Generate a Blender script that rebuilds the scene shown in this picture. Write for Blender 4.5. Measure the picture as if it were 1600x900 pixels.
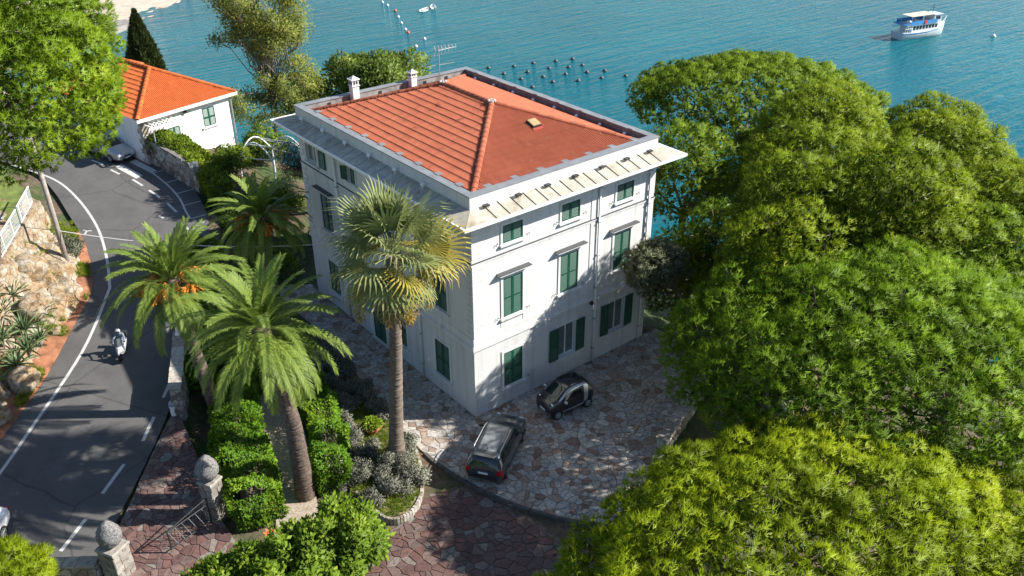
import bpy, math, random
import numpy as np
from mathutils import Vector, Matrix, noise as mnoise

for _o in list(bpy.data.objects):
    bpy.data.objects.remove(_o)
scene = bpy.context.scene
C = scene.collection
R = math.radians

# ------------------------------------------------------------------ camera
cam_d = bpy.data.cameras.new("camera")
cam_d.sensor_width = 36.0
cam_d.lens = 36.0 * 1375.3 / 1600.0
cam_d.clip_start = 0.5
cam_d.clip_end = 6000
cam = bpy.data.objects.new("camera", cam_d)
C.objects.link(cam)
cam.location = (-20.705, -28.583, 27.651)
_p, _y, _r = 0.520, 0.679, -0.004
_fw = Vector((math.cos(_p) * math.sin(_y), math.cos(_p) * math.cos(_y), -math.sin(_p)))
_rt = Vector((math.cos(_y), -math.sin(_y), 0))
_up = _rt.cross(_fw)
_c, _s = math.cos(_r), math.sin(_r)
_r2, _u2 = _c * _rt + _s * _up, -_s * _rt + _c * _up
cam.rotation_euler = Matrix((_r2, _u2, -_fw)).transposed().to_euler()
scene.camera = cam

# ------------------------------------------------------------------ sky, sun, exposure
SUN_EL = R(35.0)
SUN_H = Vector((0.82, -0.572, 0))            # horizontal direction towards the sun
world = bpy.data.worlds.new("World")
scene.world = world
world.use_nodes = True
_n = world.node_tree.nodes
_l = world.node_tree.links
_bg = _n["Background"]
_sky = _n.new("ShaderNodeTexSky")
_sky.sky_type = 'NISHITA'
_sky.sun_disc = False
_sky.sun_elevation = SUN_EL
_sky.sun_rotation = math.atan2(SUN_H.x, SUN_H.y)
_sky.air_density = 1.0
_sky.dust_density = 0.6
_sky.ozone_density = 3.0
_l.new(_sky.outputs[0], _bg.inputs[0])
_bg.inputs[1].default_value = 0.084
sun_d = bpy.data.lights.new("sun", 'SUN')
sun_d.energy = 4.9
sun_d.angle = R(0.55)
sun_d.color = (1.0, 0.955, 0.88)
sun = bpy.data.objects.new("sun", sun_d)
C.objects.link(sun)
_d = -(SUN_H * math.cos(SUN_EL) + Vector((0, 0, math.sin(SUN_EL))))
sun.rotation_euler = _d.to_track_quat('-Z', 'Y').to_euler()
sun.location = (30, -18, 40)
vs = scene.view_settings
vs.view_transform = 'Standard'
vs.look = 'None'
vs.exposure = 1.15
vs.gamma = 1.0
vs.use_curve_mapping = False
scene.render.engine = 'CYCLES'
scene.cycles.max_bounces = 6
scene.cycles.transparent_max_bounces = 4
scene.cycles.diffuse_bounces = 3
scene.cycles.glossy_bounces = 3
scene.cycles.use_denoising = True

# ------------------------------------------------------------------ helpers
rng = np.random.default_rng(7)
random.seed(7)


def link(o, parent=None):
    C.objects.link(o)
    if parent is not None:
        o.parent = parent
    return o


def tag(o, label=None, cat=None, group=None, kind=None):
    if label:
        o["label"] = label
    if cat:
        o["category"] = cat
    if group:
        o["group"] = group
    if kind:
        o["kind"] = kind
    return o


def thing(name, label, cat, loc=(0, 0, 0), rz=0.0, group=None):
    o = bpy.data.objects.new(name, None)
    o.empty_display_size = 0.3
    link(o)
    o.location = loc
    o.rotation_euler = (0, 0, rz)
    return tag(o, label, cat, group)


def mesh_obj(name, me, mat=None, parent=None, smooth=False):
    if mat is not None:
        me.materials.append(mat)
    if smooth:
        me.polygons.foreach_set("use_smooth", [True] * len(me.polygons))
    o = bpy.data.objects.new(name, me)
    return link(o, parent)


def smooth_by_angle(me, deg=35):
    me.polygons.foreach_set("use_smooth", [True] * len(me.polygons))
    try:
        me.set_sharp_from_angle(angle=R(deg))
    except Exception:
        pass


class MB:
    """collects boxes, prisms, tubes and lathes into ONE mesh"""
    def __init__(s):
        s.v = []
        s.f = []
        s.t = []          # tint per vertex

    def add(s, vs, fs, tint=0.5):
        b = len(s.v)
        s.v += [tuple(p) for p in vs]
        s.t += [tint] * len(vs)
        s.f += [tuple(i + b for i in f) for f in fs]
        return s

    def box(s, x0, x1, y0, y1, z0, z1, tint=0.5):
        return s.add([(x0, y0, z0), (x1, y0, z0), (x1, y1, z0), (x0, y1, z0),
                      (x0, y0, z1), (x1, y0, z1), (x1, y1, z1), (x0, y1, z1)],
                     [(0, 3, 2, 1), (4, 5, 6, 7), (0, 1, 5, 4), (1, 2, 6, 5), (2, 3, 7, 6), (3, 0, 4, 7)], tint)

    def fbox(s, fr, a0, a1, d0, d1, z0, z1, tint=0.5):
        """box in a facade frame fr=(o,u,n): a along the wall, d outwards, z up"""
        o, u, n = fr
        P = lambda a, d, z: (o[0] + u[0] * a + n[0] * d, o[1] + u[1] * a + n[1] * d, o[2] + z)
        vs = [P(a0, d0, z0), P(a1, d0, z0), P(a1, d1, z0), P(a0, d1, z0),
              P(a0, d0, z1), P(a1, d0, z1), P(a1, d1, z1), P(a0, d1, z1)]
        fs = [(0, 3, 2, 1), (4, 5, 6, 7), (0, 1, 5, 4), (1, 2, 6, 5), (2, 3, 7, 6), (3, 0, 4, 7)]
        if u[0] * n[1] - u[1] * n[0] < 0:
            fs = [tuple(reversed(f)) for f in fs]
        return s.add(vs, fs, tint)

    def prism(s, poly, z0, z1, tint=0.5, cham=0.0, dz=None):
        n = len(poly)
        cx = sum(p[0] for p in poly) / n
        cy = sum(p[1] for p in poly) / n
        zf = (lambda p: 0.0) if dz is None else dz
        bot = [(p[0], p[1], z0 + zf(p)) for p in poly]
        if cham > 0:
            mid = [(p[0], p[1], z1 - cham + zf(p)) for p in poly]
            top = []
            for p in poly:
                dx, dy = cx - p[0], cy - p[1]
                L = math.hypot(dx, dy) + 1e-6
                top.append((p[0] + dx / L * cham, p[1] + dy / L * cham, z1 + zf(p)))
            vs = bot + mid + top
            fs = [tuple(range(2 * n, 3 * n))]
            for i in range(n):
                j = (i + 1) % n
                fs += [(i, j, n + j, n + i), (n + i, n + j, 2 * n + j, 2 * n + i)]
        else:
            top = [(p[0], p[1], z1 + zf(p)) for p in poly]
            vs = bot + top
            fs = [tuple(range(n, 2 * n))]
            for i in range(n):
                j = (i + 1) % n
                fs += [(i, j, n + j, n + i)]
        return s.add(vs, fs, tint)

    def tube(s, pts, rad, n=8, tint=0.5, cap=True):
        pts = [Vector(p) for p in pts]
        if not hasattr(rad, '__len__'):
            rad = [rad] * len(pts)
        rings = []
        prev = None
        for i, p in enumerate(pts):
            a = pts[max(0, i - 1)]
            b = pts[min(len(pts) - 1, i + 1)]
            d = (b - a)
            d = d.normalized() if d.length > 1e-9 else Vector((0, 0, 1))
            if prev is None:
                ref = Vector((0, 0, 1)) if abs(d.z) < 0.9 else Vector((1, 0, 0))
                x = d.cross(ref).normalized()
            else:
                x = prev - d * prev.dot(d)
                x = x.normalized() if x.length > 1e-6 else d.orthogonal().normalized()
            prev = x
            y = d.cross(x)
            rings.append([p + (x * math.cos(2 * math.pi * k / n) + y * math.sin(2 * math.pi * k / n)) * rad[i] for k in range(n)])
        vs = [q for r in rings for q in r]
        fs = []
        for i in range(len(pts) - 1):
            for k in range(n):
                j = (k + 1) % n
                fs.append((i * n + k, i * n + j, (i + 1) * n + j, (i + 1) * n + k))
        if cap:
            fs.append(tuple(reversed(range(n))))
            fs.append(tuple((len(pts) - 1) * n + k for k in range(n)))
        return s.add(vs, fs, tint)

    def lathe(s, prof, c=(0, 0, 0), n=16, axis='z', tint=0.5):
        vs, fs = [], []
        for (r, h) in prof:
            for k in range(n):
                a = 2 * math.pi * k / n
                x, y = r * math.cos(a), r * math.sin(a)
                if axis == 'z':
                    vs.append((c[0] + x, c[1] + y, c[2] + h))
                elif axis == 'y':
                    vs.append((c[0] + x, c[1] + h, c[2] - y))
                else:
                    vs.append((c[0] + h, c[1] + x, c[2] + y))
        m = len(prof)
        for i in range(m - 1):
            for k in range(n):
                j = (k + 1) % n
                fs.append((i * n + k, i * n + j, (i + 1) * n + j, (i + 1) * n + k))
        fs.append(tuple(reversed(range(n))))
        fs.append(tuple((m - 1) * n + k for k in range(n)))
        return s.add(vs, fs, tint)

    def quad(s, a, b, c, d, tint=0.5):
        return s.add([a, b, c, d], [(0, 1, 2, 3)], tint)

    def mesh(s, name):
        me = bpy.data.meshes.new(name)
        me.from_pydata(s.v, [], s.f)
        at = me.attributes.new("tint", 'FLOAT', 'POINT')
        at.data.foreach_set("value", s.t)
        me.update()
        return me

    def build(s, name, mat, parent=None, smooth=False, angle=None, loc=None):
        me = s.mesh(name)
        o = mesh_obj(name, me, mat, parent, smooth)
        if angle:
            smooth_by_angle(me, angle)
        if loc is not None:
            o.location = loc
        return o


def np_mesh(name, V, F, mat, parent=None, tint=None, smooth=False, normals=None):
    """V (n,3), F (m,k) with k 3 or 4"""
    me = bpy.data.meshes.new(name)
    V = np.ascontiguousarray(V, dtype=np.float32)
    F = np.ascontiguousarray(F, dtype=np.int32)
    k = F.shape[1]
    me.vertices.add(len(V))
    me.vertices.foreach_set("co", V.ravel())
    me.loops.add(F.size)
    me.loops.foreach_set("vertex_index", F.ravel())
    me.polygons.add(len(F))
    me.polygons.foreach_set("loop_start", np.arange(len(F), dtype=np.int32) * k)
    me.polygons.foreach_set("loop_total", np.full(len(F), k, dtype=np.int32))
    if smooth:
        me.polygons.foreach_set("use_smooth", np.ones(len(F), dtype=bool))
    if tint is not None:
        a = me.attributes.new("tint", 'FLOAT', 'POINT')
        a.data.foreach_set("value", np.ascontiguousarray(tint, dtype=np.float32))
    me.update(calc_edges=True)
    me.validate()
    if normals is not None:
        a = me.attributes.new("custom_normal", 'FLOAT_VECTOR', 'POINT')
        a.data.foreach_set("vector", np.ascontiguousarray(normals, dtype=np.float32).ravel())
    elif not smooth:
        me.shade_flat()
    return mesh_obj(name, me, mat, parent)


def copy_tree(o, parent=None):
    c = o.copy()
    link(c)
    c.parent = parent
    for ch in [x for x in bpy.data.objects if x.parent == o]:
        copy_tree(ch, c)
    return c


def sinoise(P, seed=0, f=1.0):
    """cheap smooth 3-D noise, about -1..1"""
    r = np.random.default_rng(seed)
    out = np.zeros(len(P))
    for i in range(6):
        k = r.normal(size=3) * f * (1 + i * 0.45)
        out += np.sin(P @ k + r.uniform(0, 6.28)) / (1 + 0.45 * i)
    return out / 2.6


# ------------------------------------------------------------------ materials
def newmat(name):
    m = bpy.data.materials.new(name)
    m.use_nodes = True
    nt = m.node_tree
    return m, nt, nt.nodes["Principled BSDF"]


def nd(nt, typ, **kw):
    n = nt.nodes.new(typ)
    for k, v in kw.items():
        if k.startswith('i_'):
            n.inputs[k[2:].replace('_', ' ')].default_value = v
        else:
            setattr(n, k, v)
    return n


def ramp(nt, fac, stops, interp='LINEAR'):
    r = nt.nodes.new("ShaderNodeValToRGB")
    r.color_ramp.interpolation = interp
    e = r.color_ramp.elements
    while len(e) < len(stops):
        e.new(0.5)
    for i, (p, c) in enumerate(stops):
        e[i].position = p
        e[i].color = (c[0], c[1], c[2], 1)
    nt.links.new(fac, r.inputs[0])
    return r.outputs[0]


def objco(nt):
    return nt.nodes.new("ShaderNodeTexCoord").outputs["Object"]


def noise(nt, co, scale, detail=4, rough=0.55, dist=0.0):
    n = nt.nodes.new("ShaderNodeTexNoise")
    n.inputs["Scale"].default_value = scale
    n.inputs["Detail"].default_value = detail
    n.inputs["Roughness"].default_value = rough
    n.inputs["Distortion"].default_value = dist
    nt.links.new(co, n.inputs["Vector"])
    return n.outputs["Fac"]


def mixc(nt, fac, a, b, mode='MIX'):
    m = nt.nodes.new("ShaderNodeMix")
    m.data_type = 'RGBA'
    m.blend_type = mode
    for inp, val in ((m.inputs[0], fac), (m.inputs[6], a), (m.inputs[7], b)):
        if hasattr(val, 'links') or hasattr(val, 'is_linked'):
            nt.links.new(val, inp)
        elif isinstance(val, (int, float)):
            inp.default_value = val
        else:
            inp.default_value = (val[0], val[1], val[2], 1)
    return m.outputs[2]


def bump(nt, b, height, strength=0.3, dist=0.02):
    bn = nt.nodes.new("ShaderNodeBump")
    bn.inputs["Strength"].default_value = strength
    bn.inputs["Distance"].default_value = dist
    nt.links.new(height, bn.inputs["Height"])
    nt.links.new(bn.outputs[0], b.inputs["Normal"])


def attr(nt, name="tint"):
    a = nt.nodes.new("ShaderNodeAttribute")
    a.attribute_name = name
    return a.outputs["Fac"]


def simple(name, col, rough=0.6, metal=0.0, var=0.12, scale=3.0, bumps=0.0, bscale=30.0, coat=0.0, spec=None):
    m, nt, b = newmat(name)
    co = objco(nt)
    n = noise(nt, co, scale)
    dark = tuple(c * (1 - var) for c in col)
    lite = tuple(min(1, c * (1 + var)) for c in col)
    nt.links.new(ramp(nt, n, [(0.3, dark), (0.7, lite)]), b.inputs["Base Color"])
    b.inputs["Roughness"].default_value = rough
    b.inputs["Metallic"].default_value = metal
    if coat:
        b.inputs["Coat Weight"].default_value = coat
        b.inputs["Coat Roughness"].default_value = 0.05
    if spec is not None:
        b.inputs["Specular IOR Level"].default_value = spec
    if bumps:
        bump(nt, b, noise(nt, co, bscale), bumps)
    return m


def foliage(name, stops, trans=0.35, rough=0.55, patch=0.5, patch_scale=0.5):
    """leaf material: hue from the per-leaf tint plus broad patches, light coming through"""
    m, nt, b = newmat(name)
    t = attr(nt)
    co = objco(nt)
    n = noise(nt, co, patch_scale, 2)
    ma = nd(nt, "ShaderNodeMath", operation='MULTIPLY_ADD')
    nt.links.new(n, ma.inputs[0])
    ma.inputs[1].default_value = patch
    nt.links.new(t, ma.inputs[2])
    su = nd(nt, "ShaderNodeMath", operation='SUBTRACT')
    nt.links.new(ma.outputs[0], su.inputs[0])
    su.inputs[1].default_value = patch * 0.5
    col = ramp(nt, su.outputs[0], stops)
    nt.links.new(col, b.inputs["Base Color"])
    b.inputs["Roughness"].default_value = rough
    b.inputs["Specular IOR Level"].default_value = 0.25
    tr = nd(nt, "ShaderNodeBsdfTranslucent")
    nt.links.new(col, tr.inputs[0])
    mx = nd(nt, "ShaderNodeMixShader")
    mx.inputs[0].default_value = trans
    nt.links.new(b.outputs[0], mx.inputs[1])
    nt.links.new(tr.outputs[0], mx.inputs[2])
    nt.links.new(mx.outputs[0], nt.nodes["Material Output"].inputs[0])
    return m


def stone_mat(name, stops, rough=0.75, nscale=6.0, bumps=0.25):
    """stones: one colour per stone from the tint, veins and dirt on top"""
    m, nt, b = newmat(name)
    co = objco(nt)
    base = ramp(nt, attr(nt), stops)
    n = noise(nt, co, nscale, 5)
    col = mixc(nt, 1.0, base, ramp(nt, n, [(0.28, (0.5, 0.47, 0.44)), (0.5, (0.95, 0.93, 0.9)), (0.72, (1.2, 1.18, 1.15))]), 'MULTIPLY')
    nt.links.new(col, b.inputs["Base Color"])
    b.inputs["Roughness"].default_value = rough
    bump(nt, b, noise(nt, co, 22, 5), bumps, 0.02)
    return m


def glass_mat(name, col=(0.02, 0.03, 0.035), rough=0.06):
    m, nt, b = newmat(name)
    n = noise(nt, objco(nt), 2.0)
    nt.links.new(ramp(nt, n, [(0.3, tuple(c * 0.8 for c in col)), (0.7, tuple(c * 1.25 for c in col))]), b.inputs["Base Color"])
    b.inputs["Roughness"].default_value = rough
    b.inputs["IOR"].default_value = 1.5
    b.inputs["Coat Weight"].default_value = 0.5
    b.inputs["Coat Roughness"].default_value = 0.02
    return m


M = {}
M['white_paint'] = simple('white_paint', (0.78, 0.77, 0.74), 0.55, var=0.05)
M['white_metal'] = simple('white_metal', (0.74, 0.75, 0.75), 0.4, var=0.05)
M['black_metal'] = simple('black_metal', (0.02, 0.02, 0.022), 0.45)
M['grey_metal'] = simple('grey_metal', (0.33, 0.35, 0.36), 0.45, 0.3, var=0.15, scale=2)
M['shutter_green'] = simple('shutter_green', (0.007, 0.066, 0.041), 0.45, var=0.15, scale=4)
M['dark_interior'] = simple('dark_interior', (0.012, 0.013, 0.014), 0.8)
M['window_glass'] = glass_mat('window_glass', (0.10, 0.13, 0.14), 0.08)
M['bark'] = simple('bark', (0.11, 0.085, 0.065), 0.9, var=0.45, scale=9, bumps=0.8, bscale=14)
M['bark_grey'] = simple('bark_grey', (0.17, 0.15, 0.13), 0.9, var=0.4, scale=9, bumps=0.8, bscale=14)
M['soil'] = simple('soil', (0.13, 0.095, 0.065), 0.95, var=0.4, scale=2.5, bumps=0.6, bscale=12)
M['mortar'] = simple('mortar', (0.16, 0.145, 0.13), 0.95, var=0.25, scale=3, bumps=0.4, bscale=25)
M['tyre'] = simple('tyre', (0.015, 0.015, 0.016), 0.85)
M['rim'] = simple('rim', (0.55, 0.56, 0.57), 0.3, 0.8)
M['car_glass'] = glass_mat('car_glass', (0.012, 0.016, 0.019), 0.04)
M['lamp_red'] = simple('lamp_red', (0.38, 0.01, 0.012), 0.25, coat=0.6)
M['lamp_clear'] = simple('lamp_clear', (0.7, 0.72, 0.74), 0.15, 0.2, coat=0.8)
M['terracotta'] = simple('terracotta', (0.40, 0.15, 0.075), 0.8, var=0.2, scale=6)

# ================================================================== THE SETTING
SEA_Z = -14.0


def rz(y):
    """the road climbs from the gate towards the small house"""
    return 0.3 + 0.085 * (np.clip(y, -6, 50) - 3)


# ------------------------------------------------------------------ sea
def sea_mat():
    m, nt, b = newmat("sea_water")
    tc = nt.nodes.new("ShaderNodeTexCoord")
    def waves(rot, scale, sc, detail, dist=0.0):
        mp = nt.nodes.new("ShaderNodeMapping")
        mp.inputs["Rotation"].default_value = (0, 0, R(rot))
        mp.inputs["Scale"].default_value = scale
        nt.links.new(tc.outputs["Object"], mp.inputs[0])
        return noise(nt, mp.outputs[0], sc, detail, 0.6, dist)
    w1 = waves(-34, (0.14, 1.0, 1), 0.75, 3, 0.5)      # long ripples running across the bay
    w2 = waves(-20, (0.4, 1.0, 1), 1.6, 3)
    w3 = waves(10, (0.05, 0.3, 1), 0.25, 2, 0.4)
    a = nd(nt, "ShaderNodeMath", operation='MULTIPLY_ADD')
    nt.links.new(w2, a.inputs[0]); a.inputs[1].default_value = 0.30
    nt.links.new(w1, a.inputs[2])
    bump(nt, b, a.outputs[0], 1.0, 0.42)
    # turquoise shallows mottled by broad patches in the depth of the bottom
    big = waves(25, (1, 1, 1), 0.018, 3)
    col = ramp(nt, big, [(0.3, (0.004, 0.080, 0.104)), (0.55, (0.006, 0.104, 0.128)), (0.75, (0.010, 0.134, 0.150))])
    nt.links.new(col, b.inputs["Base Color"])
    b.inputs["Roughness"].default_value = 0.09
    b.inputs["IOR"].default_value = 1.33
    b.inputs["Specular IOR Level"].default_value = 0.12
    return m


mb = MB()
mb.quad((-1500, -1500, SEA_Z), (3000, -1500, SEA_Z), (3000, 3000, SEA_Z), (-1500, 3000, SEA_Z))
tag(mb.build("sea", sea_mat()), "turquoise rippled sea filling the bay beyond the trees", None, kind="structure")

# ------------------------------------------------------------------ terrain
COAST = np.array([(62, -150), (52, -40), (48, 0), (45, 22), (36, 44), (24, 58), (14, 70), (6, 84), (2, 105), (8, 132),
                  (24, 150), (31.5, 156.0), (42.5, 165.5), (53, 173), (66, 184), (80, 230), (-160, 300), (-160, -150)], float)


def poly_sd(P, poly):
    """signed distance, positive inside"""
    d = np.full(len(P), 1e9)
    ins = np.zeros(len(P), bool)
    n = len(poly)
    for i in range(n):
        a, b = poly[i], poly[(i + 1) % n]
        ab = b - a
        t = np.clip(((P - a) @ ab) / (ab @ ab), 0, 1)
        d = np.minimum(d, np.linalg.norm(P - (a + t[:, None] * ab), axis=1))
        c = (a[1] > P[:, 1]) != (b[1] > P[:, 1])
        xi = a[0] + (P[:, 1] - a[1]) / (b[1] - a[1] + 1e-12) * (b[0] - a[0])
        ins ^= c & (P[:, 0] < xi)
    return np.where(ins, d, -d)


ROAD_L = [(-36, -8), (-30, -1), (-24.5, 5.5), (-19.13, 11.6), (-16.61, 14.5), (-14.59, 17.42), (-13.04, 19.8), (-11.6, 22.13), (-10.42, 27.09),
          (-10.08, 32.19), (-9.95, 36.18), (-10.3, 39.5), (-12.5, 43.5), (-18, 47), (-28, 50)]
ROAD_R = [(-29.5, -12.5), (-24.6, -5.6), (-20.2, -0.6), (-15.65, 4.63), (-12.7, 8.3), (-10.7, 11.3), (-9.2, 14.0), (-7.3, 17.8), (-3.4, 24.6),
          (-1.9, 30.7), (-2.3, 35), (-3.0, 38.4), (-4.6, 45.5), (-12, 53), (-27, 57)]


def catmull(pts, k=8):
    pts = np.array(pts, float)
    P = np.vstack([2 * pts[0] - pts[1], pts, 2 * pts[-1] - pts[-2]])
    out = []
    for i in range(1, len(P) - 2):
        for j in range(k):
            t = j / k
            a, b, c, d = P[i - 1], P[i], P[i + 1], P[i + 2]
            out.append(0.5 * ((2 * b) + (-a + c) * t + (2 * a - 5 * b + 4 * c - d) * t * t + (-a + 3 * b - 3 * c + d) * t ** 3))
    out.append(pts[-1])
    return np.array(out)


RL = catmull(ROAD_L)
RR = catmull(ROAD_R)
ROAD_POLY = np.vstack([RL, RR[::-1]])


def x_at(curve, y):
    o = np.argsort(curve[:, 1])
    return np.interp(y, curve[o, 1], curve[o, 0])


def ground_z(x, y):
    x = np.atleast_1d(np.asarray(x, float))
    y = np.atleast_1d(np.asarray(y, float))
    P = np.stack([x, y], 1)
    t = poly_sd(P, COAST)
    xl = x_at(RL[:-40], y)
    xr = x_at(RR[:-24], y)
    road = rz(y)
    # land at villa level, ramping up to the road beside it
    s = np.clip(1 - (x - xr - 0.3) / 1.6, 0, 1)
    far = np.clip((y - 21) / 10, 0, 1)                   # behind the villa all land climbs with the road
    lev = np.maximum(road * s, (road - 0.3) * far * np.clip((14 - x) / 10, 0, 1))
    lev = np.where(y < 2.5, np.where(s > 0, np.maximum(road * s, -0.3), 0.0), lev)
    lev = lev - 0.32 * np.clip(1 - np.abs((x + 6.5) / 6.0), 0, 1) * np.clip((-2.0 - y) / 2.5, 0, 1)
    # rock bank left of the road
    b = np.clip(xl - x - 2.4, 0, None)
    lev = lev + np.where(x < xl, np.minimum(b * 1.0, 2.6) + 0.10 * np.clip(b - 3, 0, 40), 0)
    # below the terrace wall on the right the ground drops away
    dr = (x - 4.5) * 0.34 + (-(y + 8.4)) * 0.94
    lev = lev - np.clip(dr, 0, 5) * 0.7 * np.clip((x + 2) / 3, 0, 1) * (y < -4)
    lev = lev - np.clip(x - 13.0, 0, 6) * 0.5
    beach = (y > 125)
    k = np.clip(t / 30.0, -1, 1)
    z = np.where(t > 0, (SEA_Z - 0.6) + (lev - SEA_Z + 0.6) * np.sign(k) * np.abs(k) ** 0.75, SEA_Z - 0.6 + np.maximum(t, -30) * 0.25)
    zb = SEA_Z - 0.25 + np.clip(t, -20, 26) * 0.055 + np.clip(t - 26, 0, 60) * 0.3
    z = np.where(beach, zb, z)
    blend = np.clip((y - 105) / 20, 0, 1)
    z = np.where((y > 105) & ~beach, z * (1 - blend) + zb * blend, z)
    rd = poly_sd(P, ROAD_POLY)
    z = np.where(rd > -0.7, road - 0.14, z)
    z = np.where((x > -0.2) & (x < 12.2) & (y > -0.2) & (y < 16.7), -0.1, z)
    return z


def gz(x, y):
    return float(ground_z(x, y)[0])


xs = np.concatenate([np.arange(-150, -32, 6.0), np.arange(-32, 22, 0.5), np.arange(22, 60, 1.5), np.arange(60, 120, 6)])
ys = np.concatenate([np.arange(-140, -30, 8.0), np.arange(-30, 46, 0.5), np.arange(46, 190, 2.0), np.arange(190, 300, 8)])
X, Y = np.meshgrid(xs, ys)
Zt = ground_z(X.ravel(), Y.ravel())
Pn = np.stack([X.ravel(), Y.ravel(), 0 * Zt], 1)
flat = (poly_sd(Pn[:, :2], ROAD_POLY) > -0.9) | ((Pn[:, 0] > -9) & (Pn[:, 0] < 14) & (Pn[:, 1] > -10) & (Pn[:, 1] < 18)) | ((Pn[:, 0] < -5) & (Pn[:, 1] < 10) & (Pn[:, 0] > -20) & (Pn[:, 1] > -9))
Zt = Zt + np.where(flat, -0.07, 0.22 * sinoise(Pn, 3, 0.6) + 0.10 * sinoise(Pn, 4, 1.9))
nx, ny = len(xs), len(ys)
I = np.arange(nx * ny).reshape(ny, nx)
F = np.stack([I[:-1, :-1].ravel(), I[:-1, 1:].ravel(), I[1:, 1:].ravel(), I[1:, :-1].ravel()], 1)


def terrain_mat():
    m, nt, b = newmat("ground_soil_grass")
    co = objco(nt)
    n1 = noise(nt, co, 0.35, 5, 0.6)
    n2 = noise(nt, co, 3.0, 5, 0.65)
    soil = ramp(nt, n2, [(0.3, (0.055, 0.04, 0.026)), (0.55, (0.115, 0.08, 0.05)), (0.8, (0.2, 0.155, 0.105))])
    grass = ramp(nt, n2, [(0.3, (0.018, 0.035, 0.008)), (0.6, (0.05, 0.08, 0.016)), (0.85, (0.11, 0.12, 0.03))])
    f = ramp(nt, n1, [(0.42, (0, 0, 0)), (0.58, (1, 1, 1))])
    col = mixc(nt, f, soil, grass)
    # pale sand only close to sea level at the beach
    geo = nt.nodes.new("ShaderNodeNewGeometry")
    sep = nt.nodes.new("ShaderNodeSeparateXYZ")
    nt.links.new(geo.outputs["Position"], sep.inputs[0])
    g = nd(nt, "ShaderNodeMath", operation='GREATER_THAN')
    nt.links.new(sep.outputs[1], g.inputs[0]); g.inputs[1].default_value = 120
    sand = ramp(nt, noise(nt, co, 0.5, 4), [(0.3, (0.36, 0.30, 0.23)), (0.7, (0.5, 0.43, 0.34))])
    wet = ramp(nt, sep.outputs[2], [(0.0, (0, 0, 0)), (1.0, (1, 1, 1))])
    col = mixc(nt, g.outputs[0], col, sand)
    nt.links.new(col, b.inputs["Base Color"])
    b.inputs["Roughness"].default_value = 0.95
    bump(nt, b, noise(nt, co, 9, 6), 0.6, 0.06)
    return m


terrain = np_mesh("terrain", np.stack([X.ravel(), Y.ravel(), Zt], 1), F, terrain_mat(), smooth=True)
tag(terrain, "wooded ground falling from the villa to the shore", None, kind="structure")

# ------------------------------------------------------------------ road
def asphalt_mat():
    m, nt, b = newmat("asphalt")
    co = objco(nt)
    n = noise(nt, co, 0.25, 4, 0.6)
    f = noise(nt, co, 40, 3)
    c1 = ramp(nt, n, [(0.3, (0.074, 0.071, 0.068)), (0.7, (0.10, 0.096, 0.092))])
    c2 = ramp(nt, f, [(0.35, (0.75, 0.75, 0.75)), (0.65, (1.2, 1.2, 1.2))])
    vor = nt.nodes.new("ShaderNodeTexVoronoi")
    vor.feature = 'DISTANCE_TO_EDGE'
    vor.inputs["Scale"].default_value = 0.22
    wob = nt.nodes.new("ShaderNodeTexNoise")
    wob.inputs["Scale"].default_value = 1.2
    nt.links.new(co, wob.inputs["Vector"])
    mxv = nt.nodes.new("ShaderNodeMix"); mxv.data_type = 'VECTOR'; mxv.inputs[0].default_value = 0.25
    nt.links.new(co, mxv.inputs[4]); nt.links.new(wob.outputs["Color"], mxv.inputs[5])
    nt.links.new(mxv.outputs[1], vor.inputs["Vector"])
    crack = ramp(nt, vor.outputs[0], [(0.0, (0.55, 0.55, 0.55)), (0.006, (0.8, 0.8, 0.8)), (0.012, (1, 1, 1))])
    stain = ramp(nt, noise(nt, co, 0.9, 5, 0.7), [(0.3, (0.84, 0.84, 0.84)), (0.5, (1, 1, 1)), (0.75, (1.1, 1.1, 1.1))])
    c = mixc(nt, 1, mixc(nt, 1, c1, c2, 'MULTIPLY'), mixc(nt, 1, crack, stain, 'MULTIPLY'), 'MULTIPLY')
    nt.links.new(c, b.inputs["Base Color"])
    b.inputs["Roughness"].default_value = 0.85
    bump(nt, b, f, 0.25, 0.01)
    return m


M['asphalt'] = asphalt_mat()
n = len(RL)
K = 10
V = np.array([RL[i] * (1 - k / K) + RR[i] * (k / K) for i in range(n) for k in range(K + 1)])
V = np.column_stack([V, rz(V[:, 1])])
I = np.arange(n * (K + 1)).reshape(n, K + 1)
F = np.stack([I[:-1, :-1].ravel(), I[:-1, 1:].ravel(), I[1:, 1:].ravel(), I[1:, :-1].ravel()], 1)
road = np_mesh("road", V, F, M['asphalt'])
tag(road, "grey asphalt road curving uphill past the gate", None, kind="structure")


def marking_mat():
    m, nt, b = newmat("road_paint")
    co = objco(nt)
    n = noise(nt, co, 6, 5, 0.7)
    nt.links.new(ramp(nt, n, [(0.25, (0.22, 0.22, 0.21)), (0.42, (0.42, 0.42, 0.40)), (0.8, (0.50, 0.50, 0.48))]), b.inputs["Base Color"])
    b.inputs["Roughness"].default_value = 0.7
    return m


M['road_paint'] = marking_mat()


def stripe(name, pts, w, k=6, parent=road):
    c = catmull(pts, k) if len(pts) > 2 else np.array(pts, float)
    d = np.gradient(c, axis=0)
    d /= np.linalg.norm(d, axis=1)[:, None] + 1e-9
    nn = np.stack([-d[:, 1], d[:, 0]], 1) * w / 2
    a, b2 = c + nn, c - nn
    V = np.vstack([a, b2])
    V = np.column_stack([V, rz(V[:, 1]) + 0.006])
    m = len(c)
    F = np.array([(i, m + i, m + i + 1, i + 1) for i in range(m - 1)])
    return np_mesh(name, V, F, M['road_paint'], parent)


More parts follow.
